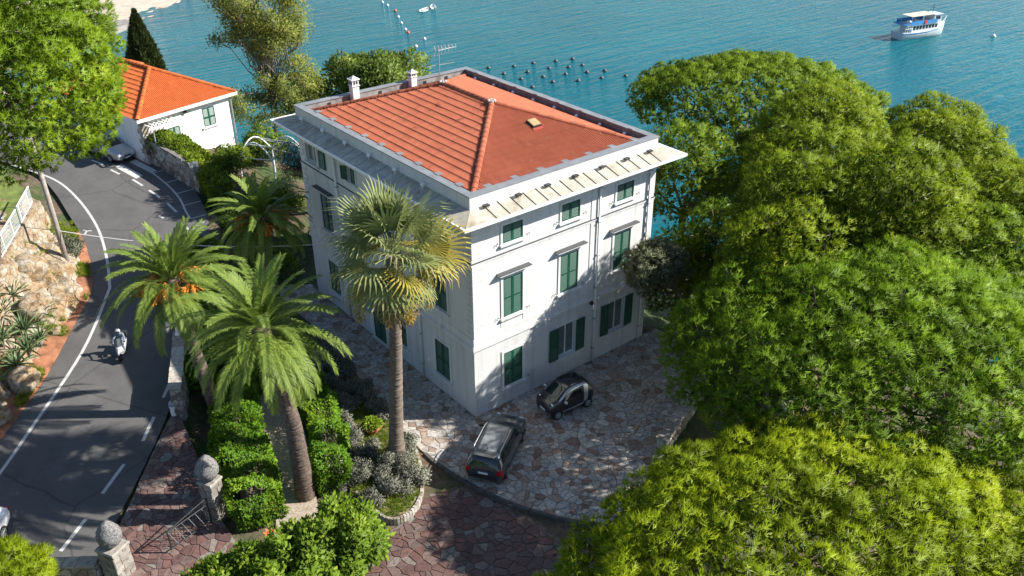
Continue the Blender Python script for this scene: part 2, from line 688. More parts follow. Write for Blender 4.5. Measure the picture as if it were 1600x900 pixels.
stripe("edge_line", [(-33.5, -7), (-27, 1), (-22.9, 5.9), (-19.65, 9.44), (-17.86, 11.54), (-13.98, 16.3), (-11.2, 20.88), (-10.64, 22.14), (-9.71, 25.66),
                     (-9.08, 29.43), (-8.95, 33.86), (-9.43, 37.6), (-11.2, 41.5)], 0.16)
for a, b_ in [((-11.13, 11.34), (-11.94, 10.26)), ((-12.82, 9.13), (-13.86, 7.79)), ((-15.07, 6.8), (-16.44, 5.57)), ((-17.47, 4.52), (-18.81, 3.39)),
              ((-20.0, 2.3), (-21.3, 1.1))]:
    stripe("dash", [a, b_], 0.16)
for a, b_ in [((-6.27, 39.26), (-5.78, 38.04)), ((-5.64, 36.93), (-5.36, 35.87)), ((-4.89, 34.58), (-4.65, 33.22)), ((-4.53, 32.31), (-4.3, 30.89)),
              ((-4.21, 29.82), (-4.16, 28.25)), ((-5.3, 28.41), (-5.2, 27.9))]:
    stripe("dash", [a, b_], 0.17)
stripe("parking_line", [(-3.37, 34.95), (-3.18, 32.37), (-3.25, 30.08), (-3.6, 28.09), (-3.76, 26.91)], 0.13)
for a, b_ in [((-3.42, 34.74), (-2.31, 34.88)), ((-3.12, 32.78), (-2.06, 32.85)), ((-3.12, 30.77), (-1.89, 30.81)), ((-3.40, 28.87), (-2.2, 28.85)), ((-3.7, 26.85), (-2.7, 26.84))]:
    stripe("parking_tick", [a, b_], 0.09)
stripe("junction_line", [(-4.28, 26.94), (-4.5, 25.3), (-4.75, 23.6)], 0.16)
stripe("junction_tick", [(-4.36, 25.3), (-3.21, 26.1)], 0.3)
for q4 in ([(-5.24, 37.17), (-4.68, 37.45), (-4.08, 34.79), (-4.64, 34.53)], [(-4.11, 37.47), (-3.57, 37.65), (-2.96, 35.02), (-3.45, 34.85)]):
    Vq = np.array([(x, y, rz(y) + 0.007) for x, y in q4])
    np_mesh("crossing_bar", Vq, np.array([[0, 3, 2, 1]]), M['road_paint'], road)
# small splash of white paint and a bird-shaped mark beside the edge line
stripe("paint_splash", [(-10.05, 28.6), (-9.8, 28.9), (-9.55, 28.8)], 0.12, 3)
stripe("paint_splash", [(-9.95, 29.2), (-9.78, 28.85)], 0.10)

# ------------------------------------------------------------------ voronoi stones
def clip_half(poly, p, nrm):
    out = []
    m = len(poly)
    for i in range(m):
        a, b = poly[i], poly[(i + 1) % m]
        da = (a[0] - p[0]) * nrm[0] + (a[1] - p[1]) * nrm[1]
        db = (b[0] - p[0]) * nrm[0] + (b[1] - p[1]) * nrm[1]
        if da <= 0:
            out.append(a)
        if (da < 0 < db) or (db < 0 < da):
            t = da / (da - db)
            out.append((a[0] + (b[0] - a[0]) * t, a[1] + (b[1] - a[1]) * t))
    return out


def voronoi_cells(sites, joint, reach):
    sites = np.array(sites)
    cells = []
    for i, s in enumerate(sites):
        d = sites - s
        dist = np.hypot(d[:, 0], d[:, 1])
        idx = np.argsort(dist)[1:16]
        poly = [(s[0] - reach, s[1] - reach), (s[0] + reach, s[1] - reach), (s[0] + reach, s[1] + reach), (s[0] - reach, s[1] + reach)]
        for j in idx:
            if dist[j] < 1e-6 or dist[j] > 3 * reach:
                continue
            nrm = d[j] / dist[j]
            p = s + d[j] / 2 - nrm * joint / 2
            poly = clip_half(poly, p, nrm)
            if len(poly) < 3:
                break
        cells.append(poly)
    return cells


def jitter_sites(x0, x1, y0, y1, step, jit=0.42, seed=1, thin=0.16):
    r = np.random.default_rng(seed)
    out = []
    j = 0
    y = y0
    while y < y1:
        x = x0 + (step * 0.5 if j % 2 else 0)
        while x < x1:
            out.append((x + r.uniform(-jit, jit) * step, y + r.uniform(-jit, jit) * step))
            x += step
        y += step * 0.9
        j += 1
    # sites thinned unevenly: slabs of every size lie side by side
    k_ = np.array([(p[0], p[1], 0.0) for p in out])
    drop = thin + 0.30 * sinoise(k_, seed + 9, 2.4 / step * 0.4)
    keep = r.uniform(size=len(out)) > np.clip(drop, 0.0, 0.8)
    return [p for p, k in zip(out, keep) if k]


def in_poly(x, y, poly):
    ins = False
    m = len(poly)
    for i in range(m):
        a, b = poly[i], poly[(i + 1) % m]
        if (a[1] > y) != (b[1] > y) and x < a[0] + (y - a[1]) / (b[1] - a[1]) * (b[0] - a[0]):
            ins = not ins
    return ins


CAMP = Vector((-20.705, -28.583, 27.651))


def pave(parent, region, step, z, joint, mat, name, seed, clip_lines=(), limit=300, zf=None):
    """crazy paving inside a region: nearest 300 stones one by one, the rest joined"""
    xs_ = [p[0] for p in region]
    ys_ = [p[1] for p in region]
    sites = jitter_sites(min(xs_) - step, max(xs_) + step, min(ys_) - step, max(ys_) + step, step, 0.48, seed=seed, thin=0.42)
    cells = voronoi_cells(sites, joint, step * 2.4)
    r = np.random.default_rng(seed + 50)
    stones = []
    for s, c in zip(sites, cells):
        if len(c) < 3 or not in_poly(s[0], s[1], region):
            continue
        # trim at the region's outline
        m = len(region)
        for i in range(m):
            a, b = region[i], region[(i + 1) % m]
            ab = (b[0] - a[0], b[1] - a[1])
            L2 = ab[0] ** 2 + ab[1] ** 2
            t = max(0, min(1, ((s[0] - a[0]) * ab[0] + (s[1] - a[1]) * ab[1]) / L2))
            q_ = (a[0] + ab[0] * t, a[1] + ab[1] * t)
            d = math.hypot(s[0] - q_[0], s[1] - q_[1])
            if d < step * 2.4 and 0 < t < 1:
                L = math.sqrt(L2)
                nrm = (ab[1] / L, -ab[0] / L)
                if (s[0] - a[0]) * nrm[0] + (s[1] - a[1]) * nrm[1] > 0:
                    nrm = (-nrm[0], -nrm[1])
                c = clip_half(c, q_, nrm)
                if len(c) < 3:
                    break
        if len(c) < 3:
            continue
        ar = 0.5 * abs(sum(c[i][0] * c[(i + 1) % len(c)][1] - c[(i + 1) % len(c)][0] * c[i][1] for i in range(len(c))))
        if ar < 0.01:
            continue
        stones.append((s, c, r.uniform(), ar))
    stones.sort(key=lambda q_: (Vector((q_[0][0], q_[0][1], 0)) - CAMP).length - 6 * q_[3])
    restm = MB()
    for i, (s, c, t, ar) in enumerate(stones):
        tx, ty = r.normal(0, 0.010, 2)
        oz = r.normal(0, 0.004)
        f = lambda p: (p[0] - s[0]) * tx + (p[1] - s[1]) * ty + oz + (zf(p[0], p[1]) if zf else 0)
        if i < limit:
            MB().prism(c, z - 0.05, z, t, 0.012, f).build(name, mat, parent)
        else:
            restm.prism(c, z - 0.05, z, t, 0.012, f)
    if restm.v:
        tag(restm.build(name + "_field", mat, parent), kind="stuff")


def sheet(name, poly, z, mat, label, kind="structure", zf=None):
    me = bpy.data.meshes.new(name)
    me.from_pydata([(p[0], p[1], z + (zf(p[0], p[1]) if zf else 0)) for p in poly], [], [tuple(range(len(poly)))])
    o = mesh_obj(name, me, mat)
    return tag(o, label, None, kind=kind)


M['terrace_stone'] = stone_mat('terrace_stone', [(0.0, (0.20, 0.13, 0.10)), (0.2, (0.34, 0.26, 0.205)), (0.42, (0.31, 0.295, 0.275)), (0.62, (0.41, 0.37, 0.325)), (0.82, (0.37, 0.355, 0.335)), (1.0, (0.50, 0.47, 0.425))])
M['drive_stone'] = stone_mat('drive_stone', [(0.0, (0.085, 0.045, 0.042)), (0.3, (0.135, 0.070, 0.060)), (0.55, (0.11, 0.075, 0.070)), (0.8, (0.165, 0.11, 0.095)), (1.0, (0.19, 0.175, 0.16))])  # reddish tones darkened to stand in for shade over drive and apron
KERB = [(-3.5, 0.6), (-3.64, -1.39), (-3.23, -3.86), (-2.54, -6.0), (-1.33, -8.25), (0.4, -10.4)]
TERRACE = [(0.05, 18.2), (-2.2, 18.2), (-2.3, 12), (-2.7, 8), (-3.1, 4)] + KERB + [(3.6, -9.4), (4.6, -8.3), (7.5, -7.1), (10.3, -6.0), (13.2, -4.8), (13.2, 0.05), (0.05, 0.05)]
terrace = sheet("terrace", TERRACE, -0.035, M['mortar'], "crazy paved stone terrace around the white villa")
pave(terrace, TERRACE, 0.30, 0.0, 0.022, M['terrace_stone'], "paving_stone", 11)
DRIVE = [(-1.33, -8.25), (-2.54, -6.0), (-3.23, -3.86), (-3.64, -1.39), (-4.4, -1.35), (-5.3, -3.0), (-6.4, -3.7), (-8.2, -3.8), (-10.5, -3.6), (-12.9, -3.2), (-14, -6.5), (-11, -12), (-4, -14), (0.4, -11.2), (0.2, -10.6)]
drive = sheet("driveway", DRIVE, -0.20, M['mortar'], "reddish crazy paved driveway below the terrace kerb")
pave(drive, DRIVE, 0.33, -0.165, 0.03, M['drive_stone'], "paving_stone", 21)
GATE_P = [(-11.75, 9.2), (-13.46, 7.2), (-15.65, 4.35), (-16.8, 2.95), (-17.9, 1.75), (-16.6, -1.5), (-13.5, -3.1), (-12.9, -3.0), (-12.9, 1.2), (-12.5, 3.5), (-11.9, 7.5)]
_gzf = lambda x, y: (0.085 * (max(y, 0.0) - 3) + 0.3 + (0.12 * min(0, y)))
gate_pave = sheet("gate_apron", GATE_P, -0.03, M['mortar'], "stone paved apron between the road and the garden gate", zf=_gzf)
pave(gate_pave, GATE_P, 0.31, 0.012, 0.025, M['drive_stone'], "paving_stone", 31, zf=_gzf)
# dark kerb step between terrace and drive
kc = catmull(KERB, 6)
kd = np.gradient(kc, axis=0)
kd /= np.linalg.norm(kd, axis=1)[:, None]
kn = np.stack([kd[:, 1], -kd[:, 0]], 1)
M['kerb_stone'] = simple('kerb_stone', (0.075, 0.07, 0.066), 0.85, var=0.3, scale=5, bumps=0.4)
kerb = tag(bpy.data.objects.new("terrace_kerb", None), "dark curved stone kerb between terrace and drive", None, kind="structure")
link(kerb)
for i in range(4, len(kc) - 1, 2):
    j = min(i + 2, len(kc) - 1)
    poly = [tuple(kc[i] + kd[i] * 0.012), tuple(kc[i] - kn[i] * 0.0 + kn[i] * -0.16 + kd[i] * 0.012), tuple(kc[j] + kn[j] * -0.16 - kd[j] * 0.012), tuple(kc[j] - kd[j] * 0.012)]
    a_ = sum(poly[k][0] * poly[(k + 1) % 4][1] - poly[(k + 1) % 4][0] * poly[k][1] for k in range(4))
    if a_ < 0:
        poly.reverse()
    MB().prism(poly, -0.24, 0.055, 0.5, 0.015).build("kerb_stone", M['kerb_stone'], kerb)

# ================================================================== VILLA
W, D, H = 12.0, 16.5, 12.0


def plaster_mat(name, col, lines=0.0):
    m, nt, b = newmat(name)
    co = objco(nt)
    n1 = noise(nt, co, 0.5, 5, 0.6)
    mp = nt.nodes.new("ShaderNodeMapping")
    mp.inputs["Scale"].default_value = (2.2, 2.2, 0.16)
    nt.links.new(co, mp.inputs[0])
    n2 = noise(nt, mp.outputs[0], 1.3, 4, 0.6)                  # rain streaks
    c1 = ramp(nt, n1, [(0.3, tuple(c * 0.90 for c in col)), (0.65, col)])
    c2 = ramp(nt, n2, [(0.26, (0.70, 0.69, 0.66)), (0.36, (0.88, 0.87, 0.85)), (0.52, (1, 1, 1))])
    nt.links.new(mixc(nt, 1, c1, c2, 'MULTIPLY'), b.inputs["Base Color"])
    b.inputs["Roughness"].default_value = 0.85
    h = noise(nt, co, 16, 4)
    if lines:
        sep = nt.nodes.new("ShaderNodeSeparateXYZ")
        nt.links.new(co, sep.inputs[0])
        wv = nd(nt, "ShaderNodeMath", operation='MULTIPLY'); wv.inputs[1].default_value = 1 / lines
        nt.links.new(sep.outputs[2], wv.inputs[0])
        fr = nd(nt, "ShaderNodeMath", operation='FRACT')
        nt.links.new(wv.outputs[0], fr.inputs[0])
        st = nd(nt, "ShaderNodeMath", operation='GREATER_THAN'); st.inputs[1].default_value = 0.10
        nt.links.new(fr.outputs[0], st.inputs[0])
        ad = nd(nt, "ShaderNodeMath", operation='MULTIPLY_ADD'); ad.inputs[1].default_value = 0.15
        nt.links.new(h, ad.inputs[0]); nt.links.new(st.outputs[0], ad.inputs[2])
        bump(nt, b, ad.outputs[0], 0.55, 0.012)
    else:
        bump(nt, b, h, 0.25, 0.01)
    return m


M['plaster'] = plaster_mat('villa_plaster', (0.63, 0.627, 0.615))
M['plaster_lined'] = plaster_mat('villa_plaster_lined', (0.585, 0.583, 0.575), 0.145)
M['trim'] = plaster_mat('villa_trim', (0.63, 0.627, 0.615))
M['coping'] = simple('coping_metal', (0.22, 0.23, 0.235), 0.55, 0.2, var=0.2, scale=1.5)
M['parapet_concrete'] = simple('parapet_concrete', (0.20, 0.195, 0.19), 0.9, var=0.4, scale=2.5, bumps=0.3)


def canopy_mat():
    m, nt, b = newmat("canopy_sheet")
    co = objco(nt)
    n1 = noise(nt, co, 1.1, 5, 0.7, 0.4)
    n2 = noise(nt, co, 5, 4)
    c = ramp(nt, n1, [(0.28, (0.20, 0.15, 0.10)), (0.42, (0.34, 0.305, 0.235)), (0.6, (0.42, 0.40, 0.33))])
    c = mixc(nt, 1, c, ramp(nt, n2, [(0.3, (0.85, 0.85, 0.85)), (0.7, (1.08, 1.08, 1.08))]), 'MULTIPLY')
    nt.links.new(c, b.inputs["Base Color"])
    b.inputs["Roughness"].default_value = 0.7
    return m


M['canopy'] = canopy_mat()
M['dark_trim'] = simple('dark_strip', (0.075, 0.078, 0.08), 0.6, 0.2)


def tile_mat(name, base):
    m, nt, b = newmat(name)
    co = nt.nodes.new("ShaderNodeNewGeometry").outputs["Position"]
    n1 = noise(nt, co, 0.7, 5, 0.65)
    n2 = noise(nt, co, 14, 4)
    c1 = ramp(nt, attr(nt), [(0.0, tuple(c * 0.72 for c in base)), (0.5, base), (1.0, (min(1, base[0] * 1.2), base[1] * 1.32, base[2] * 1.35))])
    c2 = ramp(nt, n1, [(0.3, (0.93, 0.92, 0.91)), (0.65, (1.02, 1.02, 1.02))])
    c3 = ramp(nt, n2, [(0.3, (0.85, 0.85, 0.85)), (0.7, (1.1, 1.1, 1.1))])
    c = mixc(nt, 1, mixc(nt, 1, c1, c2, 'MULTIPLY'), c3, 'MULTIPLY')
    nt.links.new(c, b.inputs["Base Color"])
    b.inputs["Roughness"].default_value = 0.85
    b.inputs["Specular IOR Level"].default_value = 0.2
    return m


M['roof_tile'] = tile_mat('roof_tile', (0.37, 0.108, 0.057))
M['roof_tile_orange'] = tile_mat('roof_tile_orange', (0.47, 0.115, 0.032))
M['cap_tile'] = tile_mat('cap_tile', (0.36, 0.105, 0.055))

villa = thing("villa", "large white three-storey villa with red hipped roof and green shutters", "villa", (0, 0, 0))

FR_S = ((0, 0, 0), (1, 0), (0, -1))          # sunny facade (right in the picture)
FR_W = ((0, 0, 0), (0, 1), (-1, 0))          # shaded facade (left in the picture)
FR_N = ((0, D, 0), (1, 0), (0, 1))
FR_E = ((W, 0, 0), (0, 1), (1, 0))


def wall_holes(mb, fr, a0, a1, z0, z1, holes, depth=0.2):
    o, u, n = fr
    P = lambda a, d, z: (o[0] + u[0] * a + n[0] * d, o[1] + u[1] * a + n[1] * d, o[2] + z)
    flip = (u[0] * n[1] - u[1] * n[0]) > 0
    As = sorted({a0, a1, *[h[0] for h in holes], *[h[1] for h in holes]})
    Zs = sorted({z0, z1, *[h[2] for h in holes], *[h[3] for h in holes]})
    def q(*p):
        p = list(p)
        if flip:
            p.reverse()
        mb.quad(*p)
    for i in range(len(As) - 1):
        for j in range(len(Zs) - 1):
            ca, cz = (As[i] + As[i + 1]) / 2, (Zs[j] + Zs[j + 1]) / 2
            if any(h[0] < ca < h[1] and h[2] < cz < h[3] for h in holes):
                continue
            q(P(As[i], 0, Zs[j]), P(As[i + 1], 0, Zs[j]), P(As[i + 1], 0, Zs[j + 1]), P(As[i], 0, Zs[j + 1]))
    for (b0, b1, y0, y1) in holes:
        q(P(b0, 0, y0), P(b1, 0, y0), P(b1, -depth, y0), P(b0, -depth, y0))
        q(P(b1, 0, y1), P(b0, 0, y1), P(b0, -depth, y1), P(b1, -depth, y1))
        q(P(b0, 0, y1), P(b0, 0, y0), P(b0, -depth, y0), P(b0, -depth, y1))
        q(P(b1, 0, y0), P(b1, 0, y1), P(b1, -depth, y1), P(b1, -depth, y0))


_shut = {}


def shutter_mesh(w, h):
    """louvred leaf: u 0..w, d 0..0.045 outwards, z 0..h"""
    key = (round(w, 3), round(h, 3))
    if key in _shut:
        return _shut[key]
    mb = MB()
    st = 0.065
    mb.box(0, st, 0, 0.045, 0, h)
    mb.box(w - st, w, 0, 0.045, 0, h)
    rails = [0, h - st] + ([h * 0.46] if h > 1.2 else [])
    for r_ in rails:
        mb.box(st, w - st, 0.003, 0.042, r_, r_ + st)
    n_ = int((h - 2 * st) / 0.075)
    for k in range(n_):
        z = st + (k + 0.5) * (h - 2 * st) / n_
        if any(r_ - 0.02 < z < r_ + st + 0.02 for r_ in rails):
            continue
        mb.add([(st, 0.006, z + 0.03), (w - st, 0.006, z + 0.03), (w - st, 0.038, z - 0.028), (st, 0.038, z - 0.028),
                (st, 0.0, z + 0.02), (w - st, 0.0, z + 0.02), (w - st, 0.032, z - 0.036), (st, 0.032, z - 0.036)],
               [(0, 1, 2, 3), (7, 6, 5, 4), (3, 2, 6, 7), (0, 4, 5, 1)])
    mb.box(st, w - st, 0.012, 0.018, st, h - st)
    me = mb.mesh("shutter")
    me.materials.append(M['shutter_green'])
    _shut[key] = me
    return me


def put_leaf(parent, fr, a, d, z, w, h, swing=0.0):
    """swing: 0 lies in the wall plane from a to a+w; angle turns it outwards about its hinge"""
    o, u, n = fr
    ob = bpy.data.objects.new("shutter", shutter_mesh(w, h))
    link(ob, parent)
    ux = Vector((u[0], u[1], 0))
    nx_ = Vector((n[0], n[1], 0))
    c, s = math.cos(swing), math.sin(swing)
    ax, ay = ux * c + nx_ * s, -ux * s + nx_ * c
    pos = Vector(o) + ux * a + nx_ * d + Vector((0, 0, z))
    m = Matrix((ax, ay, Vector((0, 0, 1)))).transposed().to_4x4()
    m.translation = pos
    ob.matrix_basis = m
    return ob


def window(fr, a0, a1, z0, z1, state='closed', hood=False, sill=True, parent=None, surround=True, sur_w=0.14, hooks=True):
    """part: window (surround) > shutter, glass, sill, hood"""
    mb = MB()
    s_ = sur_w
    if surround:
        mb.fbox(fr, a0 - s_, a0, 0.002, 0.045, z0 - 0.02, z1 + s_)
        mb.fbox(fr, a1, a1 + s_, 0.002, 0.045, z0 - 0.02, z1 + s_)
        mb.fbox(fr, a0, a1, 0.002, 0.043, z1, z1 + s_)
    # inner casement frame
    for b0, b1, y0, y1 in ((a0, a0 + 0.06, z0, z1), (a1 - 0.06, a1, z0, z1), (a0 + 0.06, a1 - 0.06, z1 - 0.06, z1), (a0 + 0.06, a1 - 0.06, z0, z0 + 0.06),
                           ((a0 + a1) / 2 - 0.04, (a0 + a1) / 2 + 0.04, z0 + 0.06, z1 - 0.06)):
        mb.fbox(fr, b0, b1, -0.17, -0.12, y0, y1)
    w = mb.build("window", M['trim'], parent or villa)
    g = MB().fbox(fr, a0 + 0.01, a1 - 0.01, -0.155, -0.135, z0 + 0.01, z1 - 0.01)
    g.build("glass", M['window_glass'], w)
    MB().fbox(fr, a0 - 0.02, a1 + 0.02, -0.24, -0.2, z0 - 0.02, z1 + 0.02).build("dark_room", M['dark_interior'], w)
    if sill:
        MB().fbox(fr, a0 - s_ - 0.06, a1 + s_ + 0.06, 0.0, 0.14, z0 - 0.12, z0 - 0.025).build("sill", M['trim'], w)
    if hood:
        hb = MB()
        hb.fbox(fr, a0 - 0.36, a1 + 0.36, 0.0, 0.30, z1 + 0.30, z1 + 0.36)
        hb.fbox(fr, a0 - 0.28, a1 + 0.28, 0.0, 0.20, z1 + 0.22, z1 + 0.30)
        hb.fbox(fr, a0 - 0.24, a1 + 0.24, 0.0, 0.06, z1 + 0.145, z1 + 0.22)
        hb.build("hood", M['trim'], w)
        MB().fbox(fr, a0 - 0.38, a1 + 0.38, -0.0, 0.32, z1 + 0.362, z1 + 0.385).build("hood_flashing", M['dark_trim'], w)
    lw, lh = (a1 - a0) / 2 - 0.006, z1 - z0 - 0.02
    if state == 'closed':
        put_leaf(w, fr, a0 + 0.004, -0.03, z0 + 0.01, lw, lh)
        put_leaf(w, fr, (a0 + a1) / 2 + 0.002, -0.03, z0 + 0.01, lw, lh)
    elif state == 'open':
        put_leaf(w, fr, a0 - 0.03 - lw, 0.055, z0 + 0.01, lw, lh)
        put_leaf(w, fr, a1 + 0.03, 0.055, z0 + 0.01, lw, lh)
    elif state == 'ajar':
        put_leaf(w, fr, a0 - 0.0, 0.02, z0 + 0.01, lw, lh, R(0))
        put_leaf(w, fr, a1 + 0.0, 0.05, z0 + 0.01, lw, lh, R(25))
    if hooks:
        for hx in (a0 - s_ - 0.16, a1 + s_ + 0.16):
            k = MB()
            o, u, n = fr
            base = Vector(o) + Vector((u[0], u[1], 0)) * hx + Vector((0, 0, z0 + 0.08))
            nn = Vector((n[0], n[1], 0))
            uu = Vector((u[0], u[1], 0))
            sg = 1 if hx > a1 else -1
            k.tube([base, base + nn * 0.07, base + nn * 0.09 + uu * 0.06 * sg + Vector((0, 0, 0.10)), base + nn * 0.07 + uu * 0.12 * sg + Vector((0, 0, 0.02)), base + nn * 0.07 + uu * 0.10 * sg - Vector((0, 0, 0.1))], 0.012, 5)
            k.build("shutter_hook", M['black_metal'], w)
    return w


# ---- openings on the four sides
S_win = []
for a0, a1 in ((1.8, 3.0), (5.45, 6.65), (9.2, 10.4)):
    S_win += [(a0, a1, 9.18, 10.1, 'closed', 'top'), (a0, a1, 5.17, 7.32, 'closed', 'first')]
S_win += [(1.8, 3.0, 1.04, 3.08, 'closed', 'ground'), (5.44, 6.64, 1.20, 3.15, 'open', 'ground'), (9.1, 10.28, 1.32, 3.25, 'open', 'ground')]
W_win = [(2.1, 3.35, 1.0, 3.08, 'closed', 'ground'), (2.1, 3.35, 5.15, 7.3, 'closed', 'first'), (2.1, 3.35, 9.18, 10.1, 'closed', 'top'),
         (6.0, 7.2, 5.15, 7.3, 'closed', 'first'), (6.0, 7.2, 9.18, 10.1, 'closed', 'top'), (6.1, 7.1, 1.0, 3.08, 'closed', 'ground'),
         (9.75, 10.95, 5.15, 7.3, 'closed', 'first'), (10.2, 11.0, 9.3, 10.1, 'ajar', 'top'), (8.3, 9.6, 0.06, 2.5, 'closed', 'ground'),
         (13.3, 14.55, 5.15, 7.35, 'closed', 'first'), (14.45, 15.7, 9.0, 10.08, 'dark', 'top'), (13.3, 14.5, 1.0, 3.08, 'closed', 'ground')]
E_win = [(a, a + 1.2, z, z + h_, 'closed', fl) for a in (2.2, 6.2, 10.2, 13.6) for z, h_, fl in ((1.05, 2.05, 'ground'), (5.17, 2.15, 'first'), (9.18, 0.92, 'top'))]
N_win = [(a, a + 1.2, z, z + h_, 'closed', fl) for a in (1.8, 5.4, 9.2) for z, h_, fl in ((1.05, 2.05, 'ground'), (5.17, 2.15, 'first'), (9.18, 0.92, 'top'))]
for fr, L, wins in ((FR_S, W, S_win), (FR_W, D, W_win), (FR_N, W, N_win), (FR_E, D, E_win)):
    lo = [w[:4] for w in wins if w[5] == 'ground']
    hi = [w[:4] for w in wins if w[5] != 'ground']
    mbl, mbh = MB(), MB()
    wall_holes(mbl, fr, 0, L, -0.6, 4.0, lo)
    wall_holes(mbh, fr, 0, L, 4.0, H, hi)
    mbl.build("ground_floor_wall", M['plaster_lined'], villa)
    mbh.build("upper_wall", M['plaster'], villa)
    for w_ in wins:
        if fr in (FR_N, FR_E) and w_[5] != 'first':
            window(fr, *w_[:4], w_[4], hooks=False)
            continue
        window(fr, w_[0], w_[1], w_[2], w_[3], w_[4], hood=(w_[5] == 'first'), sill=True, sur_w=0.14 if w_[5] != 'top' else 0.13, hooks=fr in (FR_S,))
# one leaf folded back beside the dark top window of the shaded side
_wl = put_leaf(villa, FR_W, 13.45, 0.04, 9.05, 0.66, 1.0)
# ---- string courses
for fr, L in ((FR_S, W), (FR_W, D), (FR_N, W), (FR_E, D)):
    e = 1.0 if fr in (FR_S, FR_N) else 0.0          # two sides run through, the other two butt against them
    mb = MB()
    mb.fbox(fr, -0.09 * e, L + 0.09 * e, 0.0, 0.09, 3.93, 4.07)
    mb.fbox(fr, -0.05 * e, L + 0.05 * e, 0.0, 0.05, 4.07, 4.16)
    mb.fbox(fr, -0.028 * e, L + 0.028 * e, 0.0, 0.028, 4.42, 4.60)
    mb.build("string_course", M['trim'], villa)
    mb = MB()
    mb.fbox(fr, -0.055 * e, L + 0.055 * e, 0.0, 0.055, 8.60, 8.68)
    mb.fbox(fr, -0.03 * e, L + 0.03 * e, 0.0, 0.03, 8.52, 8.60)
    mb.build("string_course", M['trim'], villa)
# thin dark strip along the top of the upper string course
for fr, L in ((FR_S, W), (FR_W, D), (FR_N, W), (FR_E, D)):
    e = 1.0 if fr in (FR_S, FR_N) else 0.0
    MB().fbox(fr, -0.075 * e, L + 0.075 * e, 0.0, 0.075, 8.683, 8.715).build("dark_strip", M['dark_trim'], villa)
# raised panels under the first floor windows and a plinth
for a0, a1 in ((1.8, 3.0), (5.45, 6.65), (9.2, 10.4)):
    mb = MB()
    for b0, b1 in ((a0 - 0.14, a0 - 0.04), (a1 + 0.04, a1 + 0.14)):
        mb.fbox(FR_S, b0, b1, 0.0, 0.022, 4.61, 5.04)
    mb.build("apron_strip", M['trim'], villa)
# ---- quoins
qm = {}
for fr, a, dirs in ((FR_S, 0.0, 1), (FR_S, W, -1), (FR_W, 0.0, 1), (FR_W, D, -1)):
    for k in range(22):
        z = 4.64 + k * 0.305
        if z + 0.29 > 11.0 or 8.3 < z < 8.68:
            continue
        L = 0.62 if k % 2 == 0 else 0.40
        a0, a1 = (a + 0.002, a + L) if dirs > 0 else (a - L, a - 0.002)
        MB().fbox(fr, a0, a1, 0.001, 0.032, z, z + 0.275).build("quoin", M['trim'], villa)
# ---- downpipes
def pipe(fr, a, z0, z1, r_=0.06, d=0.1):
    o, u, n = fr
    P = lambda z: (o[0] + u[0] * a + n[0] * d, o[1] + u[1] * a + n[1] * d, z)
    mb = MB().tube([P(z0), P(z1)], r_, 10)
    p = mb.build("downpipe", M['white_paint'], villa, smooth=True)
    for z in np.arange(z0 + 0.8, z1, 1.9):
        MB().fbox(fr, a - 0.085, a + 0.085, 0.0, d + 0.075, z, z + 0.05).build("pipe_bracket", M['grey_metal'], p)
pipe(FR_S, 7.95, 0.05, 10.8)
pipe(FR_S, 11.55, 0.05, 10.8)
pipe(FR_W, 4.58, 0.05, 10.8)
pipe(FR_W, 12.3, 0.05, 10.8)
# pilaster strip beside the pipe
MB().fbox(FR_S, 7.45, 7.80, 0.0, 0.03, 4.61, 8.5).build("pilaster", M['plaster'], villa)
MB().fbox(FR_S, 7.45, 7.80, 0.0, 0.03, 8.7, 10.95).build("pilaster", M['plaster'], villa)
# small wall lamp and camera at the downpipe
MB().fbox(FR_S, 7.62, 7.80, 0.0, 0.16, 3.72, 3.86).build("wall_lamp", M['black_metal'], villa)
MB().fbox(FR_S, 8.14, 8.27, 0.0, 0.12, 3.78, 3.93).build("wall_box", M['grey_metal'], villa)

# ---- parapet (inner faces and coping); the outer faces belong to the walls
t_ = 0.32
mb = MB()
def inner(a, b, z0, z1):
    mb.quad((a[0], a[1], z0), (b[0], b[1], z0), (b[0], b[1], z1), (a[0], a[1], z1))
i0, i1, j0, j1 = t_, W - t_, t_, D - t_
inner((i0, j0), (i0, j1), 11.0, H)
inner((i0, j1), (i1, j1), 11.0, H)
inner((i1, j1), (i1, j0), 11.0, H)
inner((i1, j0), (i0, j0), 11.0, H)
mb.build("parapet_lining", M['parapet_concrete'], villa)
cb = MB()
o_ = 0.05
cb.box(-o_, W + o_, -o_, t_ + o_, H, H + 0.05)
cb.box(-o_, W + o_, D - t_ - o_, D + o_, H, H + 0.05)
cb.box(-o_, t_ + o_, t_ + o_, D - t_ - o_, H, H + 0.048)
cb.box(W - t_ - o_, W + o_, t_ + o_, D - t_ - o_, H, H + 0.048)
cb.build("coping", M['coping'], villa)
# metal overflow tabs bent over the coping towards the roof
for k in range(7):
    MB().box(1.2 + k * 1.55, 1.55 + k * 1.55, t_ - 0.0, t_ + 0.30, H + 0.052, H + 0.075).build("overflow_tab", M['coping'], villa)
for k in range(9):
    MB().box(t_ - 0.0, t_ + 0.30, 1.2 + k * 1.65, 1.55 + k * 1.65, H + 0.052, H + 0.075).build("overflow_tab", M['coping'], villa)
for k in range(8):
    MB().box(W - 0.36, W - 0.02, 1.5 + k * 1.9, 1.8 + k * 1.9, H + 0.052, H + 0.08).build("overflow_tab", M['coping'], villa)

